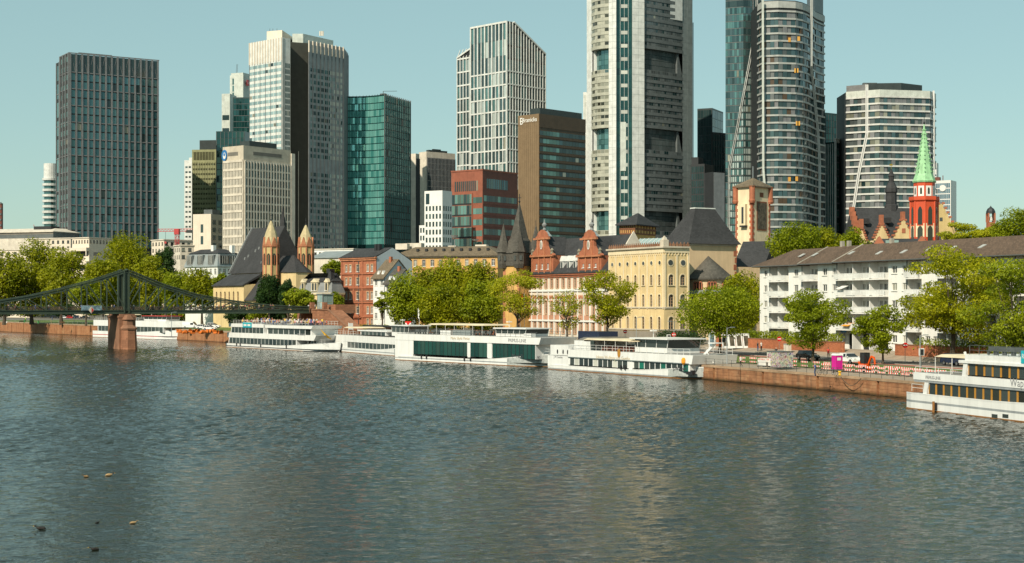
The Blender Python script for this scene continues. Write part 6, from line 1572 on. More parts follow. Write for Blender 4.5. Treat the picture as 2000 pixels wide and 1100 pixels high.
    g.part('wall', MB().box(-w*.65,w*.65,.05,14,0,zz(470)), ['stone_yellow']); g.part('roof', MB().loft([[(-w*.62,y,zz(470)),(w*.62,y,zz(470)),(0,y,zz(402))] for y in (.81,14)]), ['slate_roof']); g.part('gable_window', MB().box(-.4,.4,-.08,.1,zz(432),zz(425)), ['glass_house'])
M('gold', (.6,.38,.05), .3, metal=.8)
roemer()
def roofs_small():
    b = Bld('dormered_slate_house', 'low slate roof with red gable dormers and skylights behind the apartment row', 'house', 1815, 380, 8)
    z = lambda py: zt(py,380)-GZ; U = lambda px: (px-1815)*380/FPX
    b.part('wall', MB().box(U(1720),U(1815),0,12,0,z(480)), ['red_stone']); b.part('roof', MB().hip(U(1718),U(1817),-.5,12.5,z(482),z(464),U(1722),U(1813)), ['slate_roof'])
    for px in (1720, 1802): b.part('gable_dormer', MB().loft([[(U(px)-1.8,y,z(484)),(U(px)+1.8,y,z(484)),(U(px),y,z(461))] for y in (-.9,4)]), ['red_stone'])
    for px in (1738, 1752): b.part('skylight', MB().box(-.7,.7,-.1,.1,0,1.2), ['glass_lift'], (U(px),1.2,z(478)))
    t = Bld('domed_turret', 'small red turret with a dark dome above the trees at the right', 'tower', 1935, 420, 0); z = lambda py: zt(py,420)-GZ
    t.part('shaft', MB().box(-.95,.95,-.95,.95,0,z(434)), ['red_stone']); t.part('dome', MB().lathe([(1.3,z(417)),(1.25,z(413)),(.9,z(408)),(.3,z(405)),(.05,z(402))],8), ['slate_dark'])
    for x in (-.85,.85):
        for y in (-.85,.85): t.part('post', MB().box(x-.2,x+.2,y-.2,y+.2,z(434)+.001,z(417)+.05), ['red_stone'])
    t.part('bell', MB().lathe([(.55,z(431)),(.45,z(426)),(.2,z(423))],8), ['frame_white']); t.part('base_house', MB().box(-3,3,1,6,0,z(455)), ['plaster_ochre'])
roofs_small()
# white apartment row
AP0 = (47.0, 290.0); AD = Vector((.40,-.917)).normalized()
def apartments():
    r = thing('apartment_row', 'long white five storey apartment row with slatted balconies and a brown tiled roof', 'apartment building', (AP0[0], AP0[1], GZ), math.atan2(AD.y, AD.x))
    U = lambda px: hit(AP0, AD, px)
    H = 19.2-GZ; fr = Fr(0,0,0); fh = 2.86; DEP = 11.
    ftop = [H-.55-k*fh for k in range(5)]
    walls = [(1484,1505,[(1495.5,1.1)]),(1540,1568,[(1555,1.3)]),(1597,1636,[(1611,1.3),(1629.5,1.0)]),(1735,1773,[(1747,1.35),(1766.5,1.0)]),(1800,1835,[(1812,1.2),(1827,1.0)]),(1870,1905,[(1880,1.2),(1896,1.0)]),(1945,1985,[(1955,1.1),(1972,1.0)])]
    balc = [(1505,1540,2),(1568,1597,1),(1636,1735,3),(1773,1800,1),(1835,1870,2),(1905,1945,2),(1985,2060,3)]
    for pa, pb, cols in walls:
        ua, ub = U(pa), U(pb)
        rs = [(U(px)-w/2, U(px)+w/2, t-1.75, t-.5, False) for t in ftop[:5] for px, w in cols]
        mb = MB(); wall(mb, fr, ua, ub, 0, H, rs, .25); mb.box(ua,ua+.25,.01,DEP,0,H-.01); mb.box(ub-.25,ub,.01,DEP,0,H-.011); o = mb.build('wall', ['plaster_white'], r)
        MB().box(ua+.3,ub-.3,.32,.6,0,H-.1).build('inner_core', ['slate_dark'], r)
        windows_in(r, fr, rs, 'frame_white', 'glass_house', 'two')
        MB().tube((ub-.1,-.12,0),(ub-.1,-.12,H),.07).build('rainwater_pipe', ['mid_metal'], r)
    for pa, pb, n in balc:
        ua, ub = U(pa), U(pb); rec = 1.5
        fb = Fr(0, rec, 0); w = (ub-ua)/n
        rs = []
        for t in ftop:
            for i in range(n):
                rs.append((ua+i*w+.3, ua+i*w+1.2, t-2.4, t-.45, False))
                if w > 2.2: rs.append((ua+i*w+1.5, ua+i*w+min(2.5,w-.3), t-1.7, t-.5, False))
        gnd = pa == 1636
        if gnd: rs = [q for q in rs if q[2] > 2.2]; rs += [(ua+1.2,ua+4.6,0.02,2.7,False),(ua+5.2,ub-1.2,.02,2.7,False)]
        mb = MB(); wall(mb, fb, ua, ub, 0, H, rs, .2); mb.build('recessed_wall', ['plaster_white'], r); MB().box(ua,ub,rec+.26,rec+.5,0,H-.1).build('inner_core', ['slate_dark'], r)
        windows_in(r, fb, [q for q in rs if q[3]-q[2] < 2.6], 'frame_white', 'glass_house', 'two')
        for i in range(1, n): MB().box(ua+i*w-.09,ua+i*w+.09,-.3,rec-.01,0,H-.5).build('partition', ['plaster_white'], r)
        for k in range(1, 5 if True else 4):
            z = ftop[k-1]-2.6
            bal = MB().box(ua-.05,ub+.05,-.95,rec-.02,z-.18,z).build('balcony', ['plaster_white'], r)
            p = MB(); L = ub-ua; p.box(ua,ub,-.93,-.86,z+.95,z+1.03); p.box(ua,ub,-.92,-.87,z+.1,z+.16)
            q = ua+.05
            while q < ub-.05: p.box(q,q+.36,-.905,-.885,z+.14,z+.96); q += .42
            for s in (ua,ub-.06): p.box(s,s+.05,-.86,-.02,z+.1,z+1.0)
            p.build('parapet', ['balcony_white'], bal)
        if (pa, pb) == (1636,1735):
            for x, z, w_, c in ((ua+1.5, ftop[1]-1.3, 1.8, 'plaster_white'),(ua+3.0, ftop[3]-2.0, 2.0, 'amber_cloth')): 
                MB().add([(x,-.1,z+.5),(x+w_,-.1,z+.5),(x+w_,-1.5,z),(x,-1.5,z),(x,-.1,z+.46),(x+w_,-.1,z+.46),(x+w_,-1.5,z-.04),(x,-1.5,z-.04)],[(0,1,2,3),(7,6,5,4),(3,2,6,7),(0,3,7,4),(1,5,6,2)]).build('awning', [c], r)
            MB().box(U(1706),U(1711),.9,1.0,ftop[3]-2.4,ftop[3]-.3).build('blind', ['amber_cloth'], r)
            MB().box(ua+1.0,ua+2.6,-.1,-.02,2.9,3.3).build('garage_sign', ['sign_blue'], r)
    # roof in stepped sections
    secs = [(U(1478), U(1568), 0., True), (U(1568)+.02, U(1636), .25, False), (U(1636)+.02, U(2080), .5, False)]
    for i, (ua, ub, up, hip) in enumerate(secs):
        y0, y1 = -1.1, DEP+1; ze, zr = H-.25+up*.4, H+2.85+up*.5
        mb = MB(); mb.hip(ua, ub, y0, y1, ze, zr, ua+(4.6 if hip else 0), ub, th=.25); o = mb.build('roof', ['brown_roof'], r)
        MB().bar((ub-.06,y0,ze+.05),(ub-.06,(y0+y1)/2,zr+.12),.3,.25).build('verge', ['plaster_grey'], r); MB().tube((ua,y0-.08,ze-.12),(ub,y0-.08,ze-.12),.09).build('gutter', ['mid_metal'], r)
    for px, f in ((1535,.5),(1560,.5),(1630,.5),(1688,.42),(1735,.42),(1780,.5),(1825,.5),(1880,.5)):
        u = U(px)+2; y = -1.1+f*6.5; z = H-.1+f*3.25
        MB().loft([[(u-.4,y-.6,z-.3),(u+.4,y-.6,z-.3),(u+.4,y+.5,z+.22),(u-.4,y+.5,z+.22)],[(u-.4,y-.64,z-.18),(u+.4,y-.64,z-.18),(u+.4,y+.46,z+.34),(u-.4,y+.46,z+.34)]]).build('skylight', ['skylight_frame'], r)
    for px in (1595,1608,1690): MB().box(U(px)-.3,U(px)+.3,5.2,5.8,H+2.4,H+3.9).build('chimney', ['plaster_grey'], r)
M('balcony_white', (.70,.70,.67), .6, streak=.05); M('amber_cloth', (.75,.30,.02), .8)
apartments()
# ------------------------------------------------------------------ trees and hedges
def leaf_mat(name, c1, c2, c3):
    m, nt, b, out = _nt(name)
    r = rnd(nt); n = noise(nt, .22, 3)
    c = ramp(nt, r, [(.0, c4(c1)), (.55, c4(c2)), (1., c4(c3))]).outputs[0]
    c = mixc(nt, .55, c, ramp(nt, n.outputs[0], [(.35, c4(c1)), (.65, c4(c3))]).outputs[0])
    nt.links.new(c, b.inputs['Base Color']); b.inputs['Roughness'].default_value = .55; b.inputs['Specular IOR Level'].default_value = .25
    tr = nt.nodes.new('ShaderNodeBsdfTranslucent'); nt.links.new(c, tr.inputs[0])
    mx = nt.nodes.new('ShaderNodeMixShader'); mx.inputs[0].default_value = .45
    nt.links.new(b.outputs[0], mx.inputs[1]); nt.links.new(tr.outputs[0], mx.inputs[2]); nt.links.new(mx.outputs[0], out.inputs[0])
leaf_mat('leaf_plane', (.12,.155,.003), (.27,.30,.004), (.41,.40,.006)); leaf_mat('leaf_bright', (.20,.23,.005), (.36,.375,.006), (.50,.475,.01))
leaf_mat('leaf_dark', (.014,.05,.012), (.03,.075,.014), (.055,.10,.018)); leaf_mat('leaf_mid', (.11,.155,.004), (.245,.30,.006), (.38,.415,.009))
M('bark', (.085,.065,.045), .95, var=.3, scale=1.5); M('bark_pale', (.22,.18,.12), .95, var=.4, scale=1.2)
def leaf_mesh(name, blobs, n, size, mat, seed):
    g = np.random.default_rng(seed)
    B = np.array(blobs); w = B[:,3]*B[:,4]+B[:,4]*B[:,5]; idx = g.choice(len(B), n, p=w/w.sum()); b = B[idx]
    d = g.normal(size=(n,3)); d /= np.linalg.norm(d,axis=1,keepdims=True)
    rad = g.uniform(.35,1.0,(n,1))**.5*g.choice([1,1,1,1.12],(n,1))
    p = b[:,:3]+d*b[:,3:6]*rad
    nr = d*.75+g.normal(size=(n,3))*.5+np.array([-.15,-.2,.4]); nr /= np.linalg.norm(nr,axis=1,keepdims=True)
    t = np.cross(nr, g.normal(size=(n,3))); t /= np.linalg.norm(t,axis=1,keepdims=True); s = np.cross(nr, t)
    a = size*g.uniform(.6,1.35,(n,1)); q = a*g.uniform(.5,.8,(n,1))
    v = np.stack([p-t*a*.5, p+s*q*.5+t*a*.08, p+t*a*.55, p-s*q*.5+t*a*.08], 1).reshape(-1,3)
    me = bpy.data.meshes.new(name); me.vertices.add(4*n); me.vertices.foreach_set('co', v.astype(np.float32).ravel())
    me.loops.add(4*n); me.loops.foreach_set('vertex_index', np.arange(4*n, dtype=np.int32))
    me.polygons.add(n); me.polygons.foreach_set('loop_start', np.arange(0,4*n,4,dtype=np.int32)); me.polygons.foreach_set('loop_total', np.full(n,4,dtype=np.int32))
    me.materials.append(MATS[mat]); me.update(calc_edges=True); return me
def tree(label, x, y, z, H, Wd, Hc, mat='leaf_plane', kind='dense', seed=1, leaves=7000, leaf=.5, name='plane_tree', group=None, bark='bark', Dp=None):
    """H total height, Wd crown width, Hc height of the crown's lower edge"""
    rr = random.Random(seed); t = thing(name, label, 'tree', (x, y, z), rr.uniform(0,6), group)
    Dp = Dp or Wd; ch = H-Hc; cz = Hc+ch*.5
    blobs = []; nb = 44 if kind == 'dense' else 30
    for k in range(nb):
        while True:
            u, v, w = rr.uniform(-1,1), rr.uniform(-1,1), rr.uniform(-1,1); q = u*u+v*v+w*w
            if q < 1 and (q > .22 or kind == 'airy') : break
        lim = 1.0 if w < .1 else .95
        br = rr.uniform(.13,.23)*(.9 if kind == 'airy' else 1.05)
        flat = .5 if kind == 'airy' else .8
        taper = 1-.25*max(w,0)-.15*max(-w,0)
        blobs.append((u*Wd*.44*taper, v*Dp*.44*taper, cz+w*ch*.45, Wd*br, Dp*br, min(Wd,ch)*br*flat*1.1))
    if kind == 'dense': blobs += [(0,0,cz,Wd*.3,Dp*.3,ch*.33)]
    # wood
    wd = MB(); r0 = max(.14, H*.016); p = Vector((0,0,-.4)); prev = p; lean = Vector((rr.uniform(-.04,.04), rr.uniform(-.04,.04), 1))
    top = Hc+ch*.35; n = 5; pts = [Vector((lean.x*s*top+rr.uniform(-.1,.1)*(s > 0), lean.y*s*top+rr.uniform(-.1,.1)*(s > 0), -.4+s*(top+.4))) for s in [i/n for i in range(n+1)]]
    wd.loft([[(c.x+r0*(1.5-1.05*i/n if i else 1.9)*math.cos(a), c.y+r0*(1.5-1.05*i/n if i else 1.9)*math.sin(a), c.z) for a in [k*math.pi/4 for k in range(8)]] for i, c in enumerate(pts)])
    o = wd.build('trunk', [bark], t)
    lb = sorted(blobs[:nb], key=lambda b: -b[3])[:14 if kind == 'dense' else 22]
    br_ = MB()
    for b in lb:
        s = rr.uniform(.45,.98); st = pts[0].lerp(pts[-1], s); en = Vector(b[:3]); mid = st.lerp(en,.5)+Vector((0,0,-(en-st).length*.10)); r1 = r0*.48*(1.2-s*.6)
        br_.tube(st, mid, r1, r1*.65, 5); br_.tube(mid, en, r1*.65, r1*.22, 5)
        for _ in range(2):
            e2 = en+Vector((rr.uniform(-1,1),rr.uniform(-1,1),rr.uniform(-.2,.8)))*Wd*.13; br_.tube(mid.lerp(en,.6), e2, r1*.3, r1*.1, 4)
    br_.build('limbs', [bark], o)
    link('crown', leaf_mesh('crown', blobs, int(leaves*1.7), leaf, mat, seed), t)
    return t
def tree_px(label, px, ptop, plow, wpx, Y, pbase=None, z=None, **k):
    X, _ = xy(px, Y); z = GZ if z is None else z
    s = Y/FPX; H = zt(ptop, Y)-z; Hc = max(.8, zt(plow, Y)-z)
    return tree(label, X, Y, z, H*1.0, wpx*s, Hc, **k)
TL = 'trees on the lawn left of the footbridge'
tree_px('leftmost big plane tree cut by the left border', 8, 486, 604, 110, 590, seed=1, leaf=.8, leaves=8000, group=TL)
tree_px('big plane tree second from the left border', 62, 474, 602, 120, 600, seed=2, leaf=.8, leaves=8500, group=TL)
tree_px('big plane tree left of the pale loggias', 120, 480, 600, 95, 585, seed=3, leaf=.8, leaves=7500, group=TL)
tree_px('low plane tree in front of the pale loggias', 168, 545, 604, 60, 560, seed=4, leaf=.7, leaves=4000, group=TL, mat='leaf_mid')
tree_px('tall round plane tree above the bridge pylon', 248, 460, 600, 125, 610, seed=5, leaf=.8, leaves=9500, group=TL)
tree_px('plane tree left of the bridge pylon', 203, 502, 602, 85, 575, seed=6, leaf=.75, leaves=6500, group=TL)
tree_px('plane tree right of the bridge pylon', 296, 500, 602, 75, 580, seed=7, leaf=.75, leaves=6000, group=TL)
tree_px('narrow dark green tree beside the mansard house', 324, 480, 560, 42, 600, seed=8, leaf=.7, leaves=4500, mat='leaf_dark', group=TL, name='dark_tree')
tree_px('plane tree above the right span of the footbridge', 345, 527, 604, 78, 545, seed=9, leaf=.7, leaves=5500, group=TL, mat='leaf_mid')
tree_px('plane tree below the mansard house', 395, 521, 604, 82, 535, seed=10, leaf=.7, leaves=6000, group=TL)
tree_px('small plane tree beside the church aisle', 432, 533, 605, 40, 520, seed=11, leaf=.7, leaves=3000, group=TL, mat='leaf_mid')
tree_px('dark green tree below the left church tower', 525, 541, 603, 62, 452, seed=12, leaf=.6, leaves=5000, mat='leaf_dark', name='dark_tree')
tree_px('dark green tree below the church choir', 562, 548, 605, 40, 450, seed=13, leaf=.55, leaves=3500, mat='leaf_dark', name='dark_tree')
tree_px('low bright tree between church and glass lift', 585, 566, 607, 66, 440, seed=14, leaf=.55, leaves=4500, mat='leaf_mid', name='bush_tree')
tree_px('small tree right of the glass lift', 655, 572, 608, 34, 440, seed=15, leaf=.5, leaves=2400, mat='leaf_mid', name='bush_tree')
tree_px('round green tree behind the metal roofed hall', 651, 508, 540, 46, 520, seed=16, leaf=.6, leaves=3000, mat='leaf_mid', name='bush_tree')
tree_px('thin young tree in front of the white gabled house', 747, 566, 612, 34, 395, z=3.6, seed=17, leaf=.4, leaves=1300, mat='leaf_mid', kind='airy', name='young_tree')
PT = 'plane trees along the quay street'
for i, (px, pt, pl, w, Y, n, lb, m) in enumerate([
    (795,538,640,90,392,6500,'plane tree in front of the lower white gabled house','leaf_mid'),
    (838,512,640,105,400,8000,'plane tree below the white cube office','leaf_plane'),
    (888,508,640,110,398,8500,'tallest plane tree in the mass before the ochre building','leaf_plane'),
    (938,505,640,100,396,8000,'plane tree left of the medieval tower','leaf_plane'),
    (868,556,648,110,372,7000,'front plane tree with low crown before the ochre building','leaf_plane'),
    (942,552,645,96,368,6500,'front plane tree beside the medieval tower foot','leaf_mid')]):
    tree_px(lb, px, pt, pl, w, Y, z=3.8, seed=20+i, leaf=.55, leaves=n, group=PT, bark='bark_pale', mat=m)
AT = 'airy yellow-green trees along the quay'
tree_px('spreading yellow-green tree in front of the medieval tower', 1012, 528, 625, 128, 345, z=3.4, seed=31, leaf=.38, leaves=4200, mat='leaf_bright', kind='airy', name='locust_tree', group=AT)
tree_px('thin sparse tree in front of the gabled museum wing', 1108, 556, 648, 76, 325, z=3.3, seed=32, leaf=.34, leaves=1500, mat='leaf_bright', kind='airy', name='locust_tree', group=AT)
tree_px('leaning bright tree between museum wing and yellow corner building', 1186, 526, 640, 128, 312, z=3.2, seed=33, leaf=.4, leaves=4800, mat='leaf_bright', kind='airy', name='locust_tree', group=AT)
tree_px('round tree on the lawn in front of the keep apse', 1406, 552, 655, 162, 262, z=3.1, seed=34, leaf=.36, leaves=9500, mat='leaf_mid', name='locust_tree')
tree_px('bright tree behind the round lawn tree beside the apartments', 1450, 526, 650, 95, 300, z=4, seed=35, leaf=.42, leaves=6000, mat='leaf_bright', name='locust_tree')
tree_px('tree on the lawn above the black parked car', 1588, 562, 680, 158, 238, z=2.95, seed=36, leaf=.34, leaves=6500, mat='leaf_mid', kind='airy', name='locust_tree')
tree_px('small tree in front of the garage entrance', 1724, 596, 690, 112, 226, z=2.9, seed=37, leaf=.32, leaves=4200, mat='leaf_mid', kind='airy', name='locust_tree')
tree_px('largest spreading tree in front of the apartment row', 1862, 466, 668, 235, 226, z=3.6, seed=38, leaf=.36, leaves=13000, mat='leaf_bright', kind='airy', name='locust_tree')
tree_px('tree at the right border in front of the apartments', 1978, 494, 690, 190, 208, z=3.4, seed=39, leaf=.34, leaves=8000, mat='leaf_mid', kind='airy', name='locust_tree')
BT = 'tree crowns rising behind the apartment roof'
tree_px('wide tree crown left above the apartment roof', 1550, 436, 520, 110, 335, seed=40, leaf=.45, leaves=7000, mat='leaf_mid', group=BT)
tree_px('tree crown in the middle above the apartment roof', 1612, 445, 520, 80, 340, seed=41, leaf=.45, leaves=5000, mat='leaf_plane', group=BT)
tree_px('small tree crown above the roof below the banded tower', 1668, 448, 520, 66, 345, seed=42, leaf=.45, leaves=4500, mat='leaf_mid', group=BT)
tree_px('tree crown beside the red church tower', 1880, 430, 500, 90, 350, seed=43, leaf=.42, leaves=5000, mat='leaf_bright', kind='airy', group=BT)
tree_px('tree crown above the roof at the right border', 1985, 408, 500, 105, 340, seed=44, leaf=.42, leaves=7000, mat='leaf_mid', group=BT)
tree_px('tree crown below the domed turret', 1935, 436, 500, 70, 345, seed=45, leaf=.42, leaves=4000, mat='leaf_bright', kind='airy', group=BT)
def hedge(label, pa, pb, Y0, off, h, w, z, mat='leaf_mid', n=2500, seed=1):
    a, b = bank(Y0[0], off), bank(Y0[1], off); L = (b-a).length; t = thing('hedge', label, 'hedge', (a.x,a.y,z), math.atan2((b-a).y,(b-a).x), 'clipped hedges along the street')
    rr = random.Random(seed); k = max(3, int(L/1.0)); blobs = [(L*(i+.5)/k, rr.uniform(-.1,.1), h*.5, L/k*.8, w*.5, h*.5*rr.uniform(.9,1.15)) for i in range(k)]
    link('foliage', leaf_mesh('foliage', blobs, n, .3, mat, seed), t)
    s = MB()
    for i in range(0, k): s.tube((L*(i+.5)/k,0,-.2),(L*(i+.5)/k,0,h*.6),.05,.03,5)
    stuff(s.build('stems', ['bark'], t))

for i, (px, pt, w, Y, m, lb) in enumerate(((-5,588,90,810,'leaf_dark','dark shrub at the left border behind the lawn'),(60,590,80,810,'leaf_mid','wide shrub behind the lawn below the second plane tree'),(120,588,80,800,'leaf_dark','dark shrub behind the parked cars'),(185,590,70,790,'leaf_mid','wide shrub left of the bridge pier'),(290,592,80,760,'leaf_dark','dark shrub right of the bridge pier'),(350,590,60,660,'leaf_mid','green shrub behind the delivery van'),(465,598,46,462,'leaf_dark','dark shrub at the foot of the church aisle'),(505,600,40,458,'leaf_mid','green shrub at the foot of the church tower'),(548,598,44,455,'leaf_dark','dark shrub below the church choir under the footbridge'),(587,600,30,450,'leaf_mid','green shrub beside the sandstone pillar'))):
    tree_px(lb, px, pt, 626 if Y > 500 else 634, w, Y, z=3.9, seed=70+i, leaf=.55 if Y < 500 else .8, leaves=2600, mat=m, name='shrub', group='shrubs along the foot of the bank trees')
# ------------------------------------------------------------------ passenger ships
M('awning_beige', (.62,.52,.36), .8); M('ship_red', (.45,.05,.04), .5); M('ochre_post', (.42,.20,.03), .6); M('cloth_yellow', (.75,.42,.02), .8); M('turquoise', (.02,.38,.45), .5)
M('lettering_dark', (.05,.05,.06), .6, streak=0); M('lettering_grey', (.25,.26,.27), .6, streak=0); M('sheet_clear', (.55,.55,.50), .3)
class Ship:
    def __init__(s, label, p0, p1, B):
        a, b = gp(p0[0], p0[1], 0), gp(p1[0], p1[1], 0); d = (b-a); s.L = d.length; s.B = B; s.a = a; s.d = d.normalized()
        s.root = thing('passenger_ship', label, 'ship', (a.x,a.y,0), math.atan2(d.y,d.x), 'white passenger ships moored along the quay')
    def U(s, px): return hit((s.a.x,s.a.y), (s.d.x,s.d.y), px)
    def z(s, px, py): return zt(py, s.a.y+s.d.y*s.U(px))
    def part(s, n, mb, m, loc=(0,0,0), smooth=False): return mb.build(n, m if isinstance(m, list) else [m], s.root, loc, 0, smooth)
    def hull(s, zs, zb_, rub, mats=('hull_black','hull_white','hull_grey','hull_white'), bow=.18, stern=.95, tip=1.02, rust=True, silver=True):
        L, B = s.L, s.B; N = 22; lev = lambda zd: [-.5, .14, rub-.12, rub+.12, zd]
        rings = []
        for i in range(N+1):
            f = i/N; x = L*f
            def hw(k):                                   # half width, k=0 keel .. 1 deck
                w = 1.0
                if f > 1-bow: t = (f-(1-bow))/bow; e = 2.0 if k > .5 else 1.45; w = max(.02, 1-t**e*(1.0 if k > .5 else 1.02))
                if f < .04: w = min(w, stern+(1-stern)*f/.04)
                return w*B/2
            zd = zs+(zb_-zs)*max(0,(f-.55)/.45)**1.6
            ring_l = []; levels = lev(zd)
            for j, zz in enumerate(levels):
                k = j/4; ox = L*(tip-1)*k*(max(0,(f-.8)/.2))**2
                ring_l.append((x+ox, B/2-hw(k), zz))
            ring_r = [(px_, B-y, zz) for px_, y, zz in ring_l[::-1]]
            rings.append(ring_l+ring_r)
        mb = MB(); n = 10; mb.v = [p for r in rings for p in r]
        mi = {0:0,1:1,2:2,3:3,4:4,5:3,6:2,7:1,8:0,9:0}; cut = 1-bow*1.25 if silver else 9
        for i in range(N):
            for j in range(n):
                j2 = (j+1) % n; mb.f.append((i*n+j, i*n+j2, (i+1)*n+j2, (i+1)*n+j)); mb.m.append(5 if (i/N > cut and j in (1,2,3)) else mi[j])  # bow flare turned from the sun: its shade is put into the colour
        for i in (0, N): mb.f.append(tuple(i*n+j for j in range(n))); mb.m.append(3)
        o = s.part('hull', mb, list(mats)+['deck_grey','hull_silver'])
        if rust: MB().box(L*.01, L*.82, -.012, .06, .0, .13).build('waterline_stain', ['rust_line'], o)
        w = MB()
        for i in range(N):
            f0, f1 = rings[i][4], rings[i+1][4]; w.bar((f0[0],f0[1]+.05,f0[2]+.05),(f1[0],f1[1]+.05,f1[2]+.05),.14,.12)
            f0, f1 = rings[i][5], rings[i+1][5]; w.bar((f0[0],f0[1]-.05,f0[2]+.05),(f1[0],f1[1]-.05,f1[2]+.05),.14,.12)
        w.build('gunwale', ['hull_white'], o); s.zs, s.zb = zs, zb_
        return o
    def band(s, x0, x1, z0, z1, ins=.15, mat='hull_white', slant=0., name='bulwark'):
        B = s.B; mb = MB(); mb.loft([[(x0,ins,z0),(x1,ins,z0),(x1,B-ins,z0),(x0,B-ins,z0)], [(x0,ins,z1),(x1+slant,ins,z1),(x1+slant,B-ins,z1),(x0,B-ins,z1)]]); return s.part(name, mb, mat)
    def glass(s, x0, x1, z0, z1, n, ins=.25, mat='glass_boat', post='hull_white', pw=.12, endw=.35, slantl=0., postname='window_post'):
        B = s.B; c = s.part('saloon_core', MB().box(x0+.05,x1-.05,ins+.12,B-ins-.12,z0-.02,z1+.02), 'saloon_dark')
        du = (x1-x0-2*endw)/n; h = z1-z0
        for side, rot in ((ins,0.),(B-ins,math.pi)):
            for i in range(n):
                m = mat[(i*7+3) % len(mat)] if isinstance(mat, (list,tuple)) else mat
                link('window', slab_mesh(du-pw, -.02, .03, h, m, 'window'), s.root, (x0+endw+(i+.5)*du, side, z0), rot)
            for i in range(n+1): link(postname, slab_mesh(pw+(.0), -.05, .1, h, post, postname), s.root, (x0+endw+i*du, side, z0), rot)
        for xx, sl in ((x0, slantl), (x1-endw, 0)):
            mb = MB(); mb.loft([[(xx,ins-.06,z0),(xx+endw,ins-.06,z0),(xx+endw,B-ins+.06,z0),(xx,B-ins+.06,z0)], [(xx+sl,ins-.06,z1),(xx+endw+sl,ins-.06,z1),(xx+endw+sl,B-ins+.06,z1),(xx+sl,B-ins+.06,z1)]]); s.part('end_frame', mb, 'hull_white')
    def rail(s, x0, x1, z, h=1.0, ins=.2, mat='white_paint', sides=(0,1), step=1.6):
        for sd in sides:
            mb = MB(); y = ins if sd == 0 else s.B-ins; k = max(1, int((x1-x0)/step))
            for i in range(k+1): mb.tube((x0+(x1-x0)*i/k,y,z),(x0+(x1-x0)*i/k,y,z+h),.03,None,4)
            for q in (.5, 1.): mb.tube((x0,y,z+h*q),(x1,y,z+h*q),.03,None,4)
            s.part('railing', mb, mat)
    def canopy(s, x0, x1, z0, z1, mat='awning_beige', ins=.6):
        mb = MB(); mb.loft([[(x0,ins,z1),(x1,ins,z1),(x1,s.B-ins,z1),(x0,s.B-ins,z1)], [(x0+.3,ins+.8,z1+.28),(x1-.3,ins+.8,z1+.28),(x1-.3,s.B-ins-.8,z1+.28),(x0+.3,s.B-ins-.8,z1+.28)]]); o = s.part('canopy', mb, mat)
        k = max(1, int((x1-x0)/3)); 
        for i in range(k+1):
            for y in (ins+.1, s.B-ins-.1): MB().tube((x0+.1+(x1-x0-.2)*i/k,y,z0),(x0+.1+(x1-x0-.2)*i/k,y,z1),.04,None,5).build('canopy_post', ['white_paint'], o)
    def wheelhouse(s, x0, x1, z0, z1, ins=1.8, roof='hull_white', n=4, over=.4):
        B = s.B; o = s.part('wheelhouse', MB().box(x0,x1,ins,B-ins,z0,z0+(z1-z0)*.36), 'hull_white'); zw = z0+(z1-z0)*.36
        MB().loft([[(x0+.06,ins+.05,zw),(x1-.06,ins+.05,zw),(x1-.06,B-ins-.05,zw),(x0+.06,B-ins-.05,zw)], [(x0+.06,ins+.05,z1-.12),(x1+.3,ins+.05,z1-.12),(x1+.3,B-ins-.05,z1-.12),(x0+.06,B-ins-.05,z1-.12)]]).build('wheelhouse_glazing', ['glass_boat'], o)
        for i in range(n+1):
            for y in (ins+.02, B-ins-.02): MB().bar((x0+(x1-x0)*i/n,y,zw),(x0+(x1-x0+.3)*i/n,y,z1-.1),.09,.09).build('mullion', ['white_paint'], o)
        MB().box(x0-over,x1+over+.3,ins-over,B-ins+over,z1-.12,z1+.08).build('wheelhouse_roof', [roof], o)
        MB().tube((x0+.6,B/2,z1),(x0+.6,B/2,z1+1.4),.05).box(x0+.3,x0+.9,B/2-.5,B/2+.5,z1+1.1,z1+1.25).build('radar_mast', ['white_paint'], o)
    def name(s, st, size, x, y, z, mat='lettering_dark', rz=0., n='ship_name'): return text(n, st, size, mat, s.root, (x, y, z), (R(90),0,rz), .01, 'LEFT')
    def fenders(s, xs, z):
        for x in xs: s.part('fender', MB().lathe([(.05,z),(.16,z+.1),(.16,z+.75),(.05,z+.85)], 8, (x,-.14)), 'hull_black')
    def seats(s, x0, x1, z, n, mat='mid_metal'):
        for i in range(n):
            x = x0+(x1-x0)*(i+.5)/n
            for y in (1.6, s.B-2.6): s.part('deck_bench', MB().box(x-.7,x+.7,y,y+.4,z+.38,z+.45).box(x-.7,x+.7,y+.36,y+.42,z+.46,z+.85).box(x-.6,x-.52,y+.05,y+.35,z,z+.38).box(x+.52,x+.6,y+.05,y+.35,z,z+.38), mat)
M('saloon_dark', (.03,.028,.025), .7)
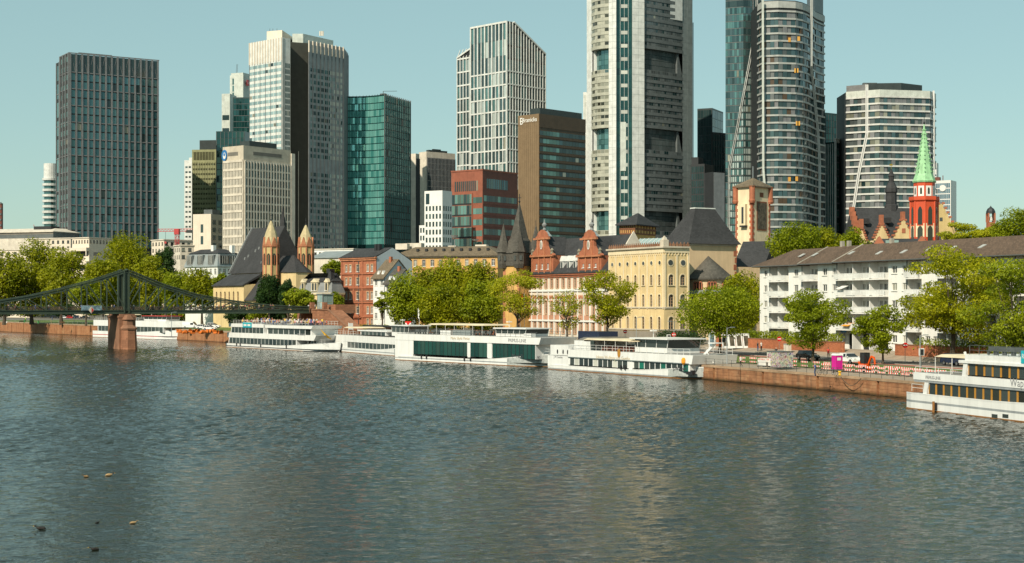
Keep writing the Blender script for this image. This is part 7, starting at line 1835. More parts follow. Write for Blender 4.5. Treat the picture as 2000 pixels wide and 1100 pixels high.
def boats():
    # upstream-most ship at the left, behind the pier
    s = Ship('white passenger ship with a red line and red wheelhouse roof behind the bridge pier', (180,658.5), (333,664.5), 8)
    z = s.z; U = s.U
    s.hull(z(185,646.5), z(330,646)+.1, z(185,653), ('hull_black','hull_white','ship_red','hull_white'), tip=1.01, silver=False)
    g0, g1, b1 = z(185,646), z(185,636), z(185,625)
    s.glass(U(190), U(318), g0+.02, g1, 18); s.band(U(182), U(326), g1, b1, .1, slant=-1.5)
    s.band(U(183), U(300), b1, b1+.08, .3, 'deck_grey', name='top_deck'); s.rail(U(183), U(270), b1, 1.0); s.wheelhouse(U(273), U(316), b1-.1, z(275,617), 1.6, 'ship_red', 5, .6); s.canopy(U(200), U(238), b1, z(200,615)); s.seats(U(205), U(262), b1+.08, 6)
    s.name('PRIMUS-LINIE', .7, U(306), .6, z(306,650), 'lettering_grey', R(12))
    # two-deck ship below the stairs
    s = Ship('two deck white ship crowded with people on its top deck beside the sandstone stairs', (440,678), (628,688), 9)
    z = s.z; U = s.U
    s.hull(z(445,671), z(620,670), z(445,675.2), ('hull_black','hull_white','hull_black','hull_white'), tip=1.03, silver=False)
    l0, l1, u0, u1, r1 = z(447,669.6), z(447,659), z(450,649.5), z(450,638.5), z(452,631.8)
    s.glass(U(445), U(578), l0, l1, 18, slantl=.5); s.glass(U(590), U(608), l0+.1, l1, 3, 1.6)
    s.band(U(443), U(612), l1, u0, .12, slant=1.2); s.glass(U(449), U(514), u0, u1, 9, .3, slantl=.5); s.glass(U(517), U(603), u0, u1, 8, .8, pw=.2)
    s.band(U(446), U(514), u1, r1, .12); s.band(U(516), U(606), u1, r1-.2, .25, slant=.8); s.band(U(449), U(600), r1-.2, r1-.1, .5, 'deck_grey', name='top_deck')
    s.rail(U(449), U(600), r1-.1, 1.0, .35); s.rail(U(598), U(625), z(612,672), 1.0, 1.4)
    o = s.part('deck_banner', MB().box(U(474),U(491),-.02,.1,r1-1.0,r1+.35), 'turquoise'); [MB().box(U(a),U(b),-.03,-.021,r1-.6,r1-.1).build('pale_print', ['white_paint'], o) for a, b in ((476,481.5),(483.5,489))]
    s.part('bow_cloth', MB().loft([[(U(611),2.0,u0+1.6),(U(627),3.0,u0-.9),(U(612),3.5,u0-.5)],[(U(611),2.05,u0+1.5),(U(627),3.05,u0-1.0),(U(612),3.55,u0-.6)]]), 'cloth_yellow')
    s.fenders([U(x) for x in (463,470,510,560)], .5); s.name('PRIMUS-LINIE', .7, U(580), .08, z(580,655), 'lettering_grey')
    s.deck_z = r1-.1; ships['crowd'] = s
    # ship between the stairs and the green-windowed ship
    s = Ship('white ship with a beige awning at its stern left of the green-windowed ship', (649,686), (800,698), 8.5)
    z = s.z; U = s.U
    s.hull(z(655,678), z(790,676), z(655,681.5), ('rust_line','hull_white','hull_grey','hull_white'), tip=1.02)
    l0, l1, b1 = z(660,677.5), z(660,666.5), z(660,654)
    s.glass(U(676), U(782), l0, l1, 14); s.band(U(650), U(676), l0-.6, l1, .12); s.band(U(652), U(792), l1, b1, .1, slant=.6)
    s.band(U(653), U(790), b1, b1+.06, .4, 'deck_grey', name='top_deck'); s.rail(U(653), U(694), b1, 1.0); c1 = z(698,646)
    s.glass(U(697), U(746), b1+.25, c1-.1, 6, 1.0); s.band(U(692), U(750), c1-.1, c1+.2, .8, name='cabin_roof'); s.canopy(U(666), U(694), b1, z(668,640.5)); s.wheelhouse(U(751), U(783), b1+.3, z(755,635.5), 1.8)
    s.part('ensign', MB().tube((U(651),4,b1),(U(651),4,b1+3),.04).box(U(651),U(651)+.1,4,5.2,b1+1.2,b1+2.8), 'white_paint')
    # long ship with green glass
    s = Ship('long low white ship with green glass sides and a silvery bow', (770,703), (1064,718.5), 9)
    z = s.z; U = s.U
    s.hull(z(775,695), z(1055,690.5), z(780,698), ('rust_line','hull_white','hull_grey','hull_white'), bow=.2, tip=1.03)
    l0, l1, b1 = z(790,690.5), z(790,664.5), z(790,652.5)
    gg = ['glass_boat_green','glass_boat_teal','glass_boat_green','glass_boat_teal','glass_boat_teal','glass_boat_green','glass_boat_teal']; G('glass_boat_teal', (.006,.035,.03), (.012,.07,.055), .06, .2)
    s.band(U(771), U(806), z(775,695)-.3, l1, .1); s.glass(U(806), U(912), l0, l1, 14, .2, gg, 'hull_black', .09, .1); s.band(U(912), U(917), l0-.2, l1, .15, name='door_frame'); s.glass(U(917), U(951), l0, l1, 4, .2, gg, 'hull_black', .09, .1); s.band(U(951), U(959), l0-.2, l1, .15, name='door_frame'); s.glass(U(959), U(1044), l0, l1, 11, .3, gg, 'hull_black', .12, .1)
    s.band(U(771), U(1052), l1, b1, .05, slant=.6); s.band(U(773), U(1046), b1, b1+.06, .4, 'deck_grey', name='top_deck'); s.rail(U(775), U(1046), b1, 1.0, .3, 'mid_metal')
    s.canopy(U(828), U(935), b1, z(830,634.5), ins=.8); s.wheelhouse(U(955), U(1012), b1, z(957,641), 1.7, n=5); s.seats(U(795), U(945), b1+.06, 14); s.part('deck_locker', MB().box(U(852),U(872),1,2.2,b1+.06,b1+.9), 'hull_white'); s.part('deck_locker', MB().box(U(878),U(912),.8,1.8,b1+.06,b1+1.1), 'zinc_roof')
    s.part('life_raft', MB().box(U(1015),U(1030),1,2,b1+.06,b1+.7), 'hull_white'); s.part('mooring_gear', MB().tube((U(1048),4.5,2.5),(U(1044),4.5,4.6),.1), 'white_paint'); s.rail(U(1015), U(1058), z(1040,691), .9, 1.8)
    s.name('PRIMUS-LINIE', .95, U(992), .01, l1+.35, 'lettering_grey'); s.name('Maria Sibylla Merian', .8, U(880), .01, l1+.5, 'awning_beige'); s.name('Maria Sibylla Merian', .95, U(1000), -.02, 2.0-.35, 'lettering_dark', R(6)); s.fenders([U(x) for x in (824,834,908,920)], .5)
    s.part('bow_fender', MB().lathe([(.3,2.3),(.35,2.7),(.2,3.0)],8,(s.L*1.02,s.B/2)), 'amber_cloth')
    # ship with canopy and folding mast
    s = Ship('white two tier ship with tan canopy and folded bow mast nearest the quay stairs', (1068,721.5), (1366,742.5), 9)
    z = s.z; U = s.U
    s.hull(z(1075,713), z(1360,716), z(1075,719.5), ('rust_line','hull_grey','hull_grey','hull_white'), bow=.17, tip=1.035)
    l0, l1, b0, b1 = z(1115,712.5), z(1115,699), z(1115,697), z(1115,683)
    s.band(U(1069), U(1109), z(1075,713)-.2, z(1075,694), .1); s.band(U(1074), U(1109), z(1075,693), z(1075,673.5), .1); 
    for px in (1088,1099,1108): s.part('porthole', MB().loft([[(U(px)+.22*math.cos(t),y,z(1090,687)+.42*math.sin(t)) for t in np.linspace(0,2*math.pi,13)[:-1]] for y in (.07,.12)]), 'hull_black')
    s.glass(U(1109), U(1226), l0, l1, 12, .25, ['glass_boat','glass_boat','glass_curtain','glass_boat'], 'hull_white', .16); s.band(U(1226), U(1233), l0-.5, b1, .2, name='door_frame'); s.glass(U(1233), U(1345), l0+.1, l1+.2, 10, .3, ['glass_boat','glass_boat','glass_boat_green','glass_boat'], 'hull_white', .16)
    s.band(U(1109), U(1350), l1+.02, b1, .06, slant=.4); s.band(U(1111), U(1345), b1, b1+.05, .4, 'deck_grey', name='top_deck'); s.part('rubbing_strake', MB().box(U(1109),U(1345),-.02,.08,b0-.1,b0), 'zinc_roof')
    s.band(U(1117), U(1135), b1, z(1120,665), .5, name='stern_cabin'); s.band(U(1135), U(1148), b1, z(1120,665)-.1, .5, name='stern_cabin'); s.part('cabin_door', MB().box(U(1149),U(1156),.45,.6,b1,b1+1.8), 'glass_boat'); s.canopy(U(1134), U(1240), b1, z(1140,664), 'awning_beige', .5); s.part('cabin_cover', MB().loft([[(U(1118),.6,z(1120,665)),(U(1160),.6,z(1120,665)),(U(1160),8,z(1120,665)),(U(1118),8,z(1120,665))],[(U(1122),2,z(1120,659)),(U(1158),2,z(1120,657)),(U(1158),7,z(1120,657)),(U(1122),7,z(1120,659))]]), 'concrete_dark')
    s.rail(U(1111), U(1345), b1, .95, .25); s.wheelhouse(U(1229), U(1291), b1, z(1232,660.5), 1.2, n=3, over=.7); s.seats(U(1160), U(1222), b1+.05, 6, 'red_granite')
    s.part('folding_mast', MB().bar((U(1333),4.2,b1-.2),(U(1352),4.5,z(1352,672)),.3,.4).box(U(1346),U(1359),3.7,5.3,z(1352,672),z(1352,670)).tube((U(1338),4.2,b1+.6),(U(1352),4.2,b0),.07), 'white_paint'); s.part('rope_fender', MB().lathe([(.15,b1-1.5),(.35,b1-1.2),(.35,b1-.7),(.15,b1-.4)],8,(U(1336),-.1)), 'amber_cloth'); s.part('crest', MB().loft([[(U(1208.5)+.45*math.cos(t),y,z(1208,690)+.75*math.sin(t)) for t in np.linspace(0,2*math.pi,13)[:-1]] for y in (-.0,.05)]), 'ochre_post')
    s.name('Johann Wolfgang von Goethe', .85, U(1164), .03, b1-1.3, 'awning_beige'); s.name('J.W.Goethe', .8, U(1315), .0, z(1320,722.5), 'lettering_dark', R(5)); s.name('J.W.Goethe', .6, U(1081), .07, z(1081,699), 'lettering_grey')
    s.part('anchor_pocket', MB().box(s.L*.915,s.L*.95,.35,.9,.7,1.4), 'hull_black'); s.fenders([U(1214),U(1222)], .8)
    # near ship at the right border
    s = Ship('nearest two deck white ship with ochre window posts cut by the right border', (1767,797.5), (2080,835), 10)
    z = s.z; U = s.U
    s.hull(z(1780,768.5), z(1780,768.5)+.3, z(1775,782.5), ('rust_line','hull_white','hull_grey','hull_white'), bow=.1)
    l0, l1, b0, b1, u0, u1, r0, r1 = z(1815,772), z(1815,748), z(1785,741), z(1785,727), z(1885,732), z(1885,709.5), z(1885,704), z(1885,692.5)
    s.part('end_post', MB().loft([[(U(1800),.1,l0-.3),(U(1807),.1,l0-.3),(U(1807),9.9,l0-.3),(U(1800),9.9,l0-.3)],[(U(1805),.1,l1+.3),(U(1813),.1,l1+.3),(U(1813),9.9,l1+.3),(U(1805),9.9,l1+.3)]]), 'hull_white')
    s.glass(U(1809), U(2075), l0, l1, 16, .3, ['glass_boat','glass_boat','glass_brown'], 'ochre_post', .3, .1); s.band(U(1784), U(2080), l1, b0, .1, 'hull_grey', name='deck_edge'); s.band(U(1783), U(2080), b0, b1, .05); s.band(U(1786), U(2080), b1, b1+.03, .4, 'deck_grey', name='upper_deck')
    s.part('end_post', MB().loft([[(U(1877),.1,b1),(U(1884),.1,b1),(U(1884),9.9,b1),(U(1877),9.9,b1)],[(U(1881),.1,r0),(U(1889),.1,r0),(U(1889),9.9,r0),(U(1881),9.9,r0)]]), 'hull_white')
    s.glass(U(1886), U(2075), u0, u1, 11, .3, ['glass_boat','glass_brown','glass_boat'], 'ochre_post', .3, .1); s.band(U(1872), U(2080), u1, r0, .0, name='roof_edge'); s.band(U(1883), U(2080), r0, r1, .1); s.rail(U(1786), U(1878), b1, .65, .15, step=2.0); s.rail(U(1889), U(2070), r1, 1.0, .3, 'mid_metal'); s.rail(U(1778), U(1800), z(1782,764), .8, .2)
    s.canopy(U(1806), U(1874), b1, z(1806,697), 'awning_beige', 1.2); s.part('davit', MB().bar((U(1848),3,b1),(U(1838),3,z(1838,688)),.2,.2), 'white_paint'); s.part('ensign', MB().tube((U(1779),5,z(1782,764)),(U(1791),5,z(1791,742)),.05).loft([[(U(1768),5,z(1770,755)),(U(1792),5,z(1792,757)),(U(1800),5,z(1800,745))],[(U(1768),5.08,z(1770,755)),(U(1792),5.08,z(1792,757)),(U(1800),5.08,z(1800,745))]]), 'awning_beige')
    s.name('Wappen von Frankfurt', 1.15, U(1972), .03, z(1972,754), 'lettering_grey'); s.name('PRIMUS-LINIE', .5, U(1807), .03, z(1807,739.5), 'lettering_grey'); o = s.part('deck_banner', MB().box(U(1994),U(2010),.0,.2,r1-.6,r1+.7), 'turquoise'); text('banner_lettering', 'R', .7, 'white_paint', o, (U(1994)+.15,-.02,r1-.1), (R(90),0,0), .005, 'LEFT')
    for px in (1937,1958): s.part('hull_window', MB().box(U(px),U(px)+1.0,-.015,.06,z(px,816),z(px,808.5)), 'glass_boat')
    s.fenders([U(1830)], .2); s.part('dolphin_pile', MB().tube((U(1831),-.5,-1.5),(U(1831),-.5,z(1831,784)),.14,None,8), 'rust_line'); s.seats(U(1900), U(2060), r1+.02, 9)
ships = {}
boats()
# ------------------------------------------------------------------ people
M('skin', (.50,.30,.20), .6, streak=0); M('hair_dark', (.03,.02,.015), .7, streak=0); M('hair_fair', (.25,.15,.06), .7, streak=0)
SH = {'white': (.75,.73,.70), 'red': (.5,.04,.03), 'blue': (.05,.12,.35), 'black': (.02,.02,.025), 'pink': (.65,.25,.28), 'yellow': (.7,.45,.04), 'green': (.06,.25,.08), 'grey': (.25,.25,.25), 'beige': (.5,.4,.28), 'hivis': (.45,.75,.03), 'orange': (.75,.22,.02)}
for k, c in SH.items(): M('shirt_'+k, c, .8, streak=0)
for k, c in {'jeans': (.05,.08,.16), 'dark': (.02,.02,.022), 'khaki': (.3,.24,.15)}.items(): M('legs_'+k, c, .85, streak=0)
def body_mesh(pose):
    """one continuous figure grown over a jointed skeleton"""
    st = .0 if pose == 'stand' else .22
    if pose == 'sit':
        hip, L = .50, [((.1,-.02,.50),(.12,.42,.50),(.12,.44,.08),(.12,.58,.03)), ((-.1,-.02,.50),(-.12,.42,.50),(-.12,.44,.08),(-.12,.58,.03))]; dz = -.42
    else:
        L = [((.1,0,.90),(.11,st*.9+.03,.49),(.11,st*.9-.05,.08),(.11,st*.9+.12,.03)), ((-.1,0,.90),(-.11,-st*.6+.05,.49),(-.11,-st*1.6-.02,.09),(-.11,-st*1.5+.12,.03))]; dz = 0.
    V = [(0,0,.94+dz,.15),(0,0,1.15+dz,.13),(0,0,1.36+dz,.15),(0,0,1.48+dz,.07),(0,.01,1.56+dz,.075),(0,.02,1.66+dz,.105),(0,.01,1.74+dz,.07)]
    E = [(0,1),(1,2),(2,3),(3,4),(4,5),(5,6)]
    for sgn, leg in zip((1,-1), L):
        i = len(V); rad = (.095,.068,.045,.04); V += [(*p, r) for p, r in zip(leg, rad)]; E += [(0,i),(i,i+1),(i+1,i+2),(i+2,i+3)]
        i = len(V); sw = (st*.9*sgn)
        V += [(sgn*.19,0,1.40+dz,.065),(sgn*.24,-.02-sw*.5,1.14+dz,.047),(sgn*.23,.10-sw,.92+dz,.036),(sgn*.22,.14-sw,.83+dz,.04)]; E += [(2,i),(i,i+1),(i+1,i+2),(i+2,i+3)]
    me = bpy.data.meshes.new('person'); me.from_pydata([v[:3] for v in V], E, []); o = bpy.data.objects.new('person', me); COL.objects.link(o)
    sk = o.modifiers.new('skin', 'SKIN'); sk.use_smooth_shade = True
    for d, v in zip(me.skin_vertices[0].data, V): d.radius = (v[3], v[3])
    me.skin_vertices[0].data[0].use_root = True
    ss_ = o.modifiers.new('sub', 'SUBSURF'); ss_.levels = ss_.render_levels = 1
    return o, dz
def person_bodies():
    obs = [(p, *body_mesh(p)) for p in ('stand','walk','sit')]
    dg = bpy.context.evaluated_depsgraph_get(); out = {}
    for p, o, dz in obs:
        me = bpy.data.meshes.new_from_object(o.evaluated_get(dg)); bpy.data.objects.remove(o)
        out[p] = (me, dz)
    return out
BODY = person_bodies()
flush_texts()
_pm = {}
def person_mesh(pose, shirt, legs, hair):
    k = (pose, shirt, legs, hair)
    if k in _pm: return _pm[k]
    me0, dz = BODY[pose]; me = me0.copy(); me.name = 'person'; me.materials.clear()
    for m in ('skin', 'shirt_'+shirt, 'legs_'+legs, hair): me.materials.append(MATS[m])
    for f in me.polygons:
        c = f.center; z = c.z-dz; ax = abs(c.x)
        if z > 1.53: f.material_index = 3 if (z > 1.68 or c.y < -.03) else 0
        elif z > 1.47 and ax < .1: f.material_index = 0
        elif ax > .175 and z < 1.2 and z > .7: f.material_index = 0
        elif z > .93 and (pose != 'sit' or c.y < .2): f.material_index = 1
        else: f.material_index = 2
        if pose == 'sit' and c.z < .56 and ax < .2: f.material_index = 2
    _pm[k] = me; return me
rp = random.Random(21)
def person(label, x, y, z, rz, pose='stand', shirt=None, legs=None, hair=None, group=None, parent=None):
    shirt = shirt or rp.choice(list(SH)[:9]); legs = legs or rp.choice(['jeans','dark','khaki']); hair = hair or rp.choice(['hair_dark','hair_dark','hair_fair'])
    o = link('person', person_mesh(pose, shirt, legs, hair), None, (x,y,z), rz); s = rp.uniform(.93,1.05); o.scale = (s,s,s)
    return tag(o, label, 'person', group)
# on the footbridge
def on_bridge(u, v): p = Vector(BC)+BE*u+BN*v; return p.x, p.y
WHERE = ['left of the pylon', 'right of the pylon', 'near the church end']
for i in range(46):
    u = rp.choice([rp.uniform(-30,-2), rp.uniform(2,30), rp.uniform(25,50)]); c = rp.choice(['white','white','red','black','pink','blue','grey','yellow','beige'])
    w = WHERE[0] if u < 0 else (WHERE[1] if u < 26 else WHERE[2])
    x, y = on_bridge(u, rp.uniform(1.0,4.4)); p = rp.choice(['stand','walk'])
    person(f'small pedestrian in a {c} top on the footbridge {w}', x, y, 9.95, rp.choice([math.atan2(BE.y,BE.x)-math.pi/2, math.atan2(BE.y,BE.x)+math.pi/2, rp.uniform(0,6)]), p, c, group=f'{c} clad pedestrians on the footbridge {w}')
bn = thing('bridge_banner', 'pale blue printed banner on the footbridge railing left of the pylon', 'banner', (BC[0],BC[1],0), math.atan2(BE.y,BE.x))
M('banner_print', (.16,.24,.28), .7, var=.8, scale=1.2); MB().box(bu(158),bu(198),-.45,-.40,10.1,11.3).build('cloth', ['banner_print'], bn); MB().box(bu(158),bu(198),-.44,-.28,11.31,11.37).build('pole', ['steel'], bn)
sg = thing('navigation_sign', 'grey diamond shaped navigation sign hung on the footbridge', 'sign', (BC[0],BC[1],0), math.atan2(BE.y,BE.x)); u = bu(177)
MB().loft([[(u-.75,y,10.2),(u,y,9.3),(u+.75,y,10.2),(u,y,11.1)] for y in (-.75,-.62)]).build('board', ['concrete_light'], sg); MB().loft([[(u+.02,-.77,9.4),(u+.65,-.77,10.2),(u+.02,-.77,10.95)],[(u+.02,-.752,9.4),(u+.65,-.752,10.2),(u+.02,-.752,10.95)]]).build('red_half', ['ship_red'], sg); MB().box(u-.06,u+.06,-.62,-.2,10.2,10.32).build('bracket', ['bridge_green'], sg)
# crowd on the top deck of the ship by the stairs
s = ships['crowd']
def crowd():
    vs, fs, mi, n = [], [], [], 0; names = ['skin']+['shirt_'+k for k in ('white','red','black','pink','blue','beige','yellow')]+['legs_jeans','legs_dark','hair_dark']
    for k in range(120):
        pose = rp.choice(['stand','sit','sit']); me = person_mesh(pose, rp.choice(['white','red','black','pink','blue','beige','white','yellow']), rp.choice(['jeans','dark']), 'hair_dark')
        x, y, a = rp.uniform(s.U(455), s.U(597)), rp.uniform(.8,8), rp.uniform(0,6.28); ca, sa = math.cos(a), math.sin(a)
        co = np.empty(len(me.vertices)*3); me.vertices.foreach_get('co', co); co = co.reshape(-1,3); z0 = s.deck_z+(.0 if pose == 'stand' else .02)
        w = np.stack([co[:,0]*ca-co[:,1]*sa+x, co[:,0]*sa+co[:,1]*ca+y, co[:,2]+z0], 1); vs.append(w)
        mats = [m.name for m in me.materials]
        for f in me.polygons: fs.append(tuple(i+n for i in f.vertices)); mi.append(names.index(mats[f.material_index]))
        n += len(w)
    me = bpy.data.meshes.new('crowd'); me.from_pydata(np.vstack(vs).tolist(), [], fs)
    for m in names: me.materials.append(MATS[m])
    me.polygons.foreach_set('material_index', mi); me.update()
    o = link('crowd', me, None, s.root.location, s.root.rotation_euler.z); stuff(o); tag(o, 'dense crowd of passengers on the top deck of the ship by the stairs', 'crowd')
crowd()
for i in range(10):
    s6 = rp.uniform(-1,1)
# ------------------------------------------------------------------ street things
M('car_black', (.012,.013,.016), .2, spec=.6, streak=0, var=.02); M('car_white', (.75,.75,.74), .25, streak=0, var=.02); M('car_red', (.5,.02,.02), .25, streak=0, var=.02); M('car_blue', (.02,.03,.06), .22, streak=0, var=.02); M('car_grey', (.2,.21,.22), .3, streak=0, var=.02)
M('tyre', (.015,.015,.015), .9, streak=0); M('rim', (.4,.4,.42), .3, metal=.8, streak=0); M('lamp_clear', (.7,.7,.65), .2, streak=0); M('lamp_red', (.5,.02,.02), .3, streak=0); M('glass_car', (.02,.025,.028), .08, streak=0)
def car(label, p, rz, paint, kind='hatch', group='cars on the quay street'):
    t = thing('parked_car' if kind != 'van' else 'delivery_van', label, 'car' if kind != 'van' else 'van', p, rz, group)
    L, W = (4.2,1.78) if kind == 'hatch' else ((5.3,2.0) if kind == 'van' else (4.6,1.85))
    if kind == 'hatch': low = [(-2.1,.35),(-2.1,.85),(-1.95,1.0),(.95,1.0),(1.75,.85),(2.08,.62),(2.1,.35)]; cab = [(-1.9,1.0),(-1.6,1.45),(.1,1.50),(.95,1.0)]
    elif kind == 'van': low = [(-2.65,.35),(-2.65,1.15),(1.6,1.15),(2.3,1.05),(2.6,.7),(2.65,.35)]; cab = [(-2.63,1.15),(-2.55,2.05),(.9,2.1),(1.75,1.15)]
    else: low = [(-2.3,.38),(-2.3,.95),(-2.15,1.08),(1.0,1.08),(2.0,.95),(2.28,.7),(2.3,.38)]; cab = [(-2.2,1.08),(-1.8,1.62),(.2,1.66),(1.1,1.08)]
    mb = MB(); w = W/2
    mb.loft([[(x,-w+.06,z) for x,z in low],[(x,-w,z*.98+.01) for x,z in low],[(x,w,z*.98+.01) for x,z in low],[(x,w-.06,z) for x,z in low]]); body = mb.build('body', [paint], t)
    mb = MB(); mb.loft([[(x,-w+.08,z) for x,z in cab[:1]]+[(cab[1][0],-w+.2,cab[1][1]),(cab[2][0],-w+.2,cab[2][1]),(cab[3][0],-w+.08,cab[3][1])],[(x,w-.08,z) for x,z in cab[:1]]+[(cab[1][0],w-.2,cab[1][1]),(cab[2][0],w-.2,cab[2][1]),(cab[3][0],w-.08,cab[3][1])]]); mb.build('cabin', [paint if kind == 'van' else 'glass_car'], t)
    mb = MB(); mb.box(cab[1][0]-.02,cab[2][0]+.02,-w+.19,w-.19,cab[1][1]-.03,cab[2][1]+.03); mb.build('roof', [paint], t)
    if kind == 'van':
        MB().loft([[(.95,y,2.0),(1.72,y,1.2),(1.78,y,1.2),(1.0,y,2.04)] for y in (-w+.2,w-.2)]).build('windscreen', ['glass_car'], t); MB().box(.2,1.2,-w+.04,-w+.1,1.2,1.75).build('side_window', ['glass_car'], t)
    else:
        for x in (cab[1][0]+.1, (cab[1][0]+cab[2][0])/2, cab[2][0]-.05): 
            for sy in (-1,1): MB().bar((x,sy*(w-.19),cab[1][1]),(x+.08,sy*(w-.08),1.0),.09,.05).build('pillar', [paint], t)
    for x in (-L*.31, L*.31):
        for sy in (-1,1):
            wm = MB(); wm.loft([[(x+.33*math.cos(a),yy,.33+.33*math.sin(a)) for a in np.linspace(0,2*math.pi,17)[:-1]] for yy in (sy*(w-.18),sy*(w+.02))]); wh = wm.build('wheel', ['tyre'], t)
            rm = MB(); rm.loft([[(x+.2*math.cos(a),yy,.33+.2*math.sin(a)) for a in np.linspace(0,2*math.pi,13)[:-1]] for yy in (sy*(w-.1),sy*(w+.035))]); rm.build('rim', ['rim'], wh)
    for sy in (-1,1):
        MB().box(L/2-.2,L/2-.02,sy*(w-.35)-.18,sy*(w-.35)+.18,.62,.8).build('headlight', ['lamp_clear'], t); MB().box(-L/2-.02,-L/2+.05,sy*(w-.25)-.15,sy*(w-.25)+.15,.75,.92).build('tail_light', ['lamp_red'], t)
        MB().box(cab[3][0]-.25,cab[3][0]-.1,sy*(w+.1)-.09,sy*(w+.1)+.09,1.0,1.12).build('mirror', [paint], t)
    return t
def gpr(px, py, z): p = gp(px, py, z); return (p.x, p.y, p.z)
a0 = bang(243)
car('black hatchback on the road behind the lawn tree', gpr(1578,703.5,3.02), bang(243), 'car_black'); car('white hatchback driving past the pink toilet cabin', gpr(1660,710,3.02), bang(238), 'car_white'); car('dark blue car near the stern of the nearest ship', gpr(1866,714,3.02), bang(222), 'car_blue', 'suv')
LZ = 4.1
for px, py, c, k, lb in ((107,622.5,'car_black','suv','black car left of the small white car behind the left lawn'),(126,622.5,'car_white','hatch','white car beside the red car behind the left lawn'),(138,622.5,'car_red','hatch','small red car behind the left lawn'),(152,622.5,'car_blue','suv','dark car right of the red car behind the left lawn'),(168,622.5,'car_black','hatch','dark car nearest the ship behind the left lawn')):
    car(lb, gpr(px,py,LZ+.1), R(10)+rp.uniform(-.1,.1), c, k, 'cars parked behind the left lawn')
car('white delivery van behind the orange deck chairs', gpr(373,641.5,3.95), R(-15), 'car_white', 'van'); car('white car right of the delivery van below the footbridge', gpr(397,643,3.9), R(-12), 'car_white', 'hatch'); car('white estate car below the footbridge near the ship stern', gpr(417,641,3.95), R(-12), 'car_white', 'suv'); car('second white car below the footbridge beside the van', gpr(410,645,3.85), R(-14), 'car_white', 'hatch')
# pink toilet cabin
p = gpr(1635,722.5,2.55); t = thing('toilet_cabin', 'bright pink portable toilet cabin on the construction site', 'toilet cabin', p, bang(220)+R(90))
M('pink_plastic', (.55,.012,.25), .4, streak=0, var=.05); M('grey_plastic', (.10,.10,.11), .5, streak=0)
MB().box(-.55,.55,-.55,.55,.1,2.05).build('cabin', ['pink_plastic'], t); MB().box(-.6,.6,-.6,.6,0,.1).build('base', ['grey_plastic'], t); MB().loft([[(-.62,-.62,2.05),(.62,-.62,2.05),(.62,.62,2.05),(-.62,.62,2.05)],[(-.5,-.5,2.3),(.5,-.5,2.3),(.5,.5,2.3),(-.5,.5,2.3)]]).build('roof', ['white_paint'], t); MB().box(.551,.58,-.42,.42,.15,2.0).build('door', ['grey_plastic'], t); MB().box(-.35,.25,-.575,-.551,1.35,1.75).build('notice', ['white_paint'], t)
# mini excavator
p = gpr(1690,722,2.55); t = thing('mini_excavator', 'mini excavator with a black cab and orange red arm on the site', 'excavator', p, bang(215))
M('excavator_orange', (.75,.10,.01), .4, streak=0)
for y in (-.5,.5): MB().loft([[(x,yy,z) for x,z in [(-.8,.12),(-.6,0),(.6,0),(.8,.12),(.8,.34),(.6,.46),(-.6,.46),(-.8,.34)]] for yy in (y-.16,y+.16)]).build('track', ['tyre'], t)
MB().box(-.8,.5,-.55,.55,.5,.85).box(-1.0,-.4,-.55,.55,.86,1.15).build('slew_body', ['excavator_orange'], t); MB().box(-.45,.5,-.5,.35,.86,2.3).build('cab', ['glass_car'], t); MB().box(-.5,.55,-.55,.4,2.3,2.42).build('cab_roof', ['hull_black'], t)
for x in (-.45,.5):
    for y in (-.5,.35): MB().box(x-.05,x+.05,y-.05,y+.05,.86,2.3).build('cab_pillar', ['hull_black'], t)
MB().bar((.5,.2,.8),(1.2,.2,1.9),.2,.26).build('boom', ['excavator_orange'], t); MB().bar((1.2,.2,1.9),(1.9,.2,1.7),.18,.24).bar((1.9,.2,1.7),(2.05,.2,.8),.16,.2).build('dipper_arm', ['excavator_orange'], t); MB().loft([[(1.85,y,.8),(2.25,y,.75),(2.1,y,.35),(1.75,y,.45)] for y in (-.05,.45)]).build('bucket', ['hull_black'], t); MB().bar((.8,-.55,.2),(.8,.55,.2),.1,.35).build('dozer_blade', ['excavator_orange'], t)
# red and white barrier boards
M('barrier_red', (.65,.05,.02), .5, streak=0); M('barrier_white', (.78,.75,.70), .5, streak=0)
def barrier_proto():
    t = thing('site_barrier', 'x', 'barrier'); b = MB().box(-1.0,1.0,-.03,.03,.75,1.0).build('board', ['barrier_white'], t); b2 = MB().box(-1.0,1.0,-.03,.03,.2,.4).build('board', ['barrier_white'], t)
    for i in range(4):
        x = -1+.25+i*.5; m = MB().loft([[(x-.13,y,.751),(x+.13,y,.751),(x+.13,y,.999),(x-.13,y,.999)] for y in (-.036,.036)]); m.build('stripe', ['barrier_red'], b); MB().box(x-.13,x+.13,-.036,.036,.201,.399).build('stripe', ['barrier_red'], b2)
    for x in (-.85,.85): MB().box(x-.03,x+.03,-.025,.025,.0,.75).build('post', ['mid_metal'], t); MB().box(x-.1,x+.1,-.4,.4,-.02,.08).build('foot', ['tyre'], t)
    return t
bp_ = barrier_proto(); first = True
spots = [(Y, 9.2+.5*math.sin(Y*.4)) for Y in np.arange(186, 268, 2.35)] + [(Y, 6.6) for Y in np.arange(192, 222, 2.5)]
for k, (Y, of) in enumerate(spots):
    q = bank(Y, of); zz_ = zb(Y, of)+.02; o = bp_ if first else copy_tree(bp_); first = False
    o.location = (q.x, q.y, zz_); o.rotation_euler = (0,0,bang(Y)+rp.uniform(-.12,.12))
    w_ = 'along the lawn edge' if of > 8 else 'along the promenade in front of the excavator'
    o['label'] = f'red and white striped barrier board standing {w_}'; o['group'] = 'barrier boards '+w_
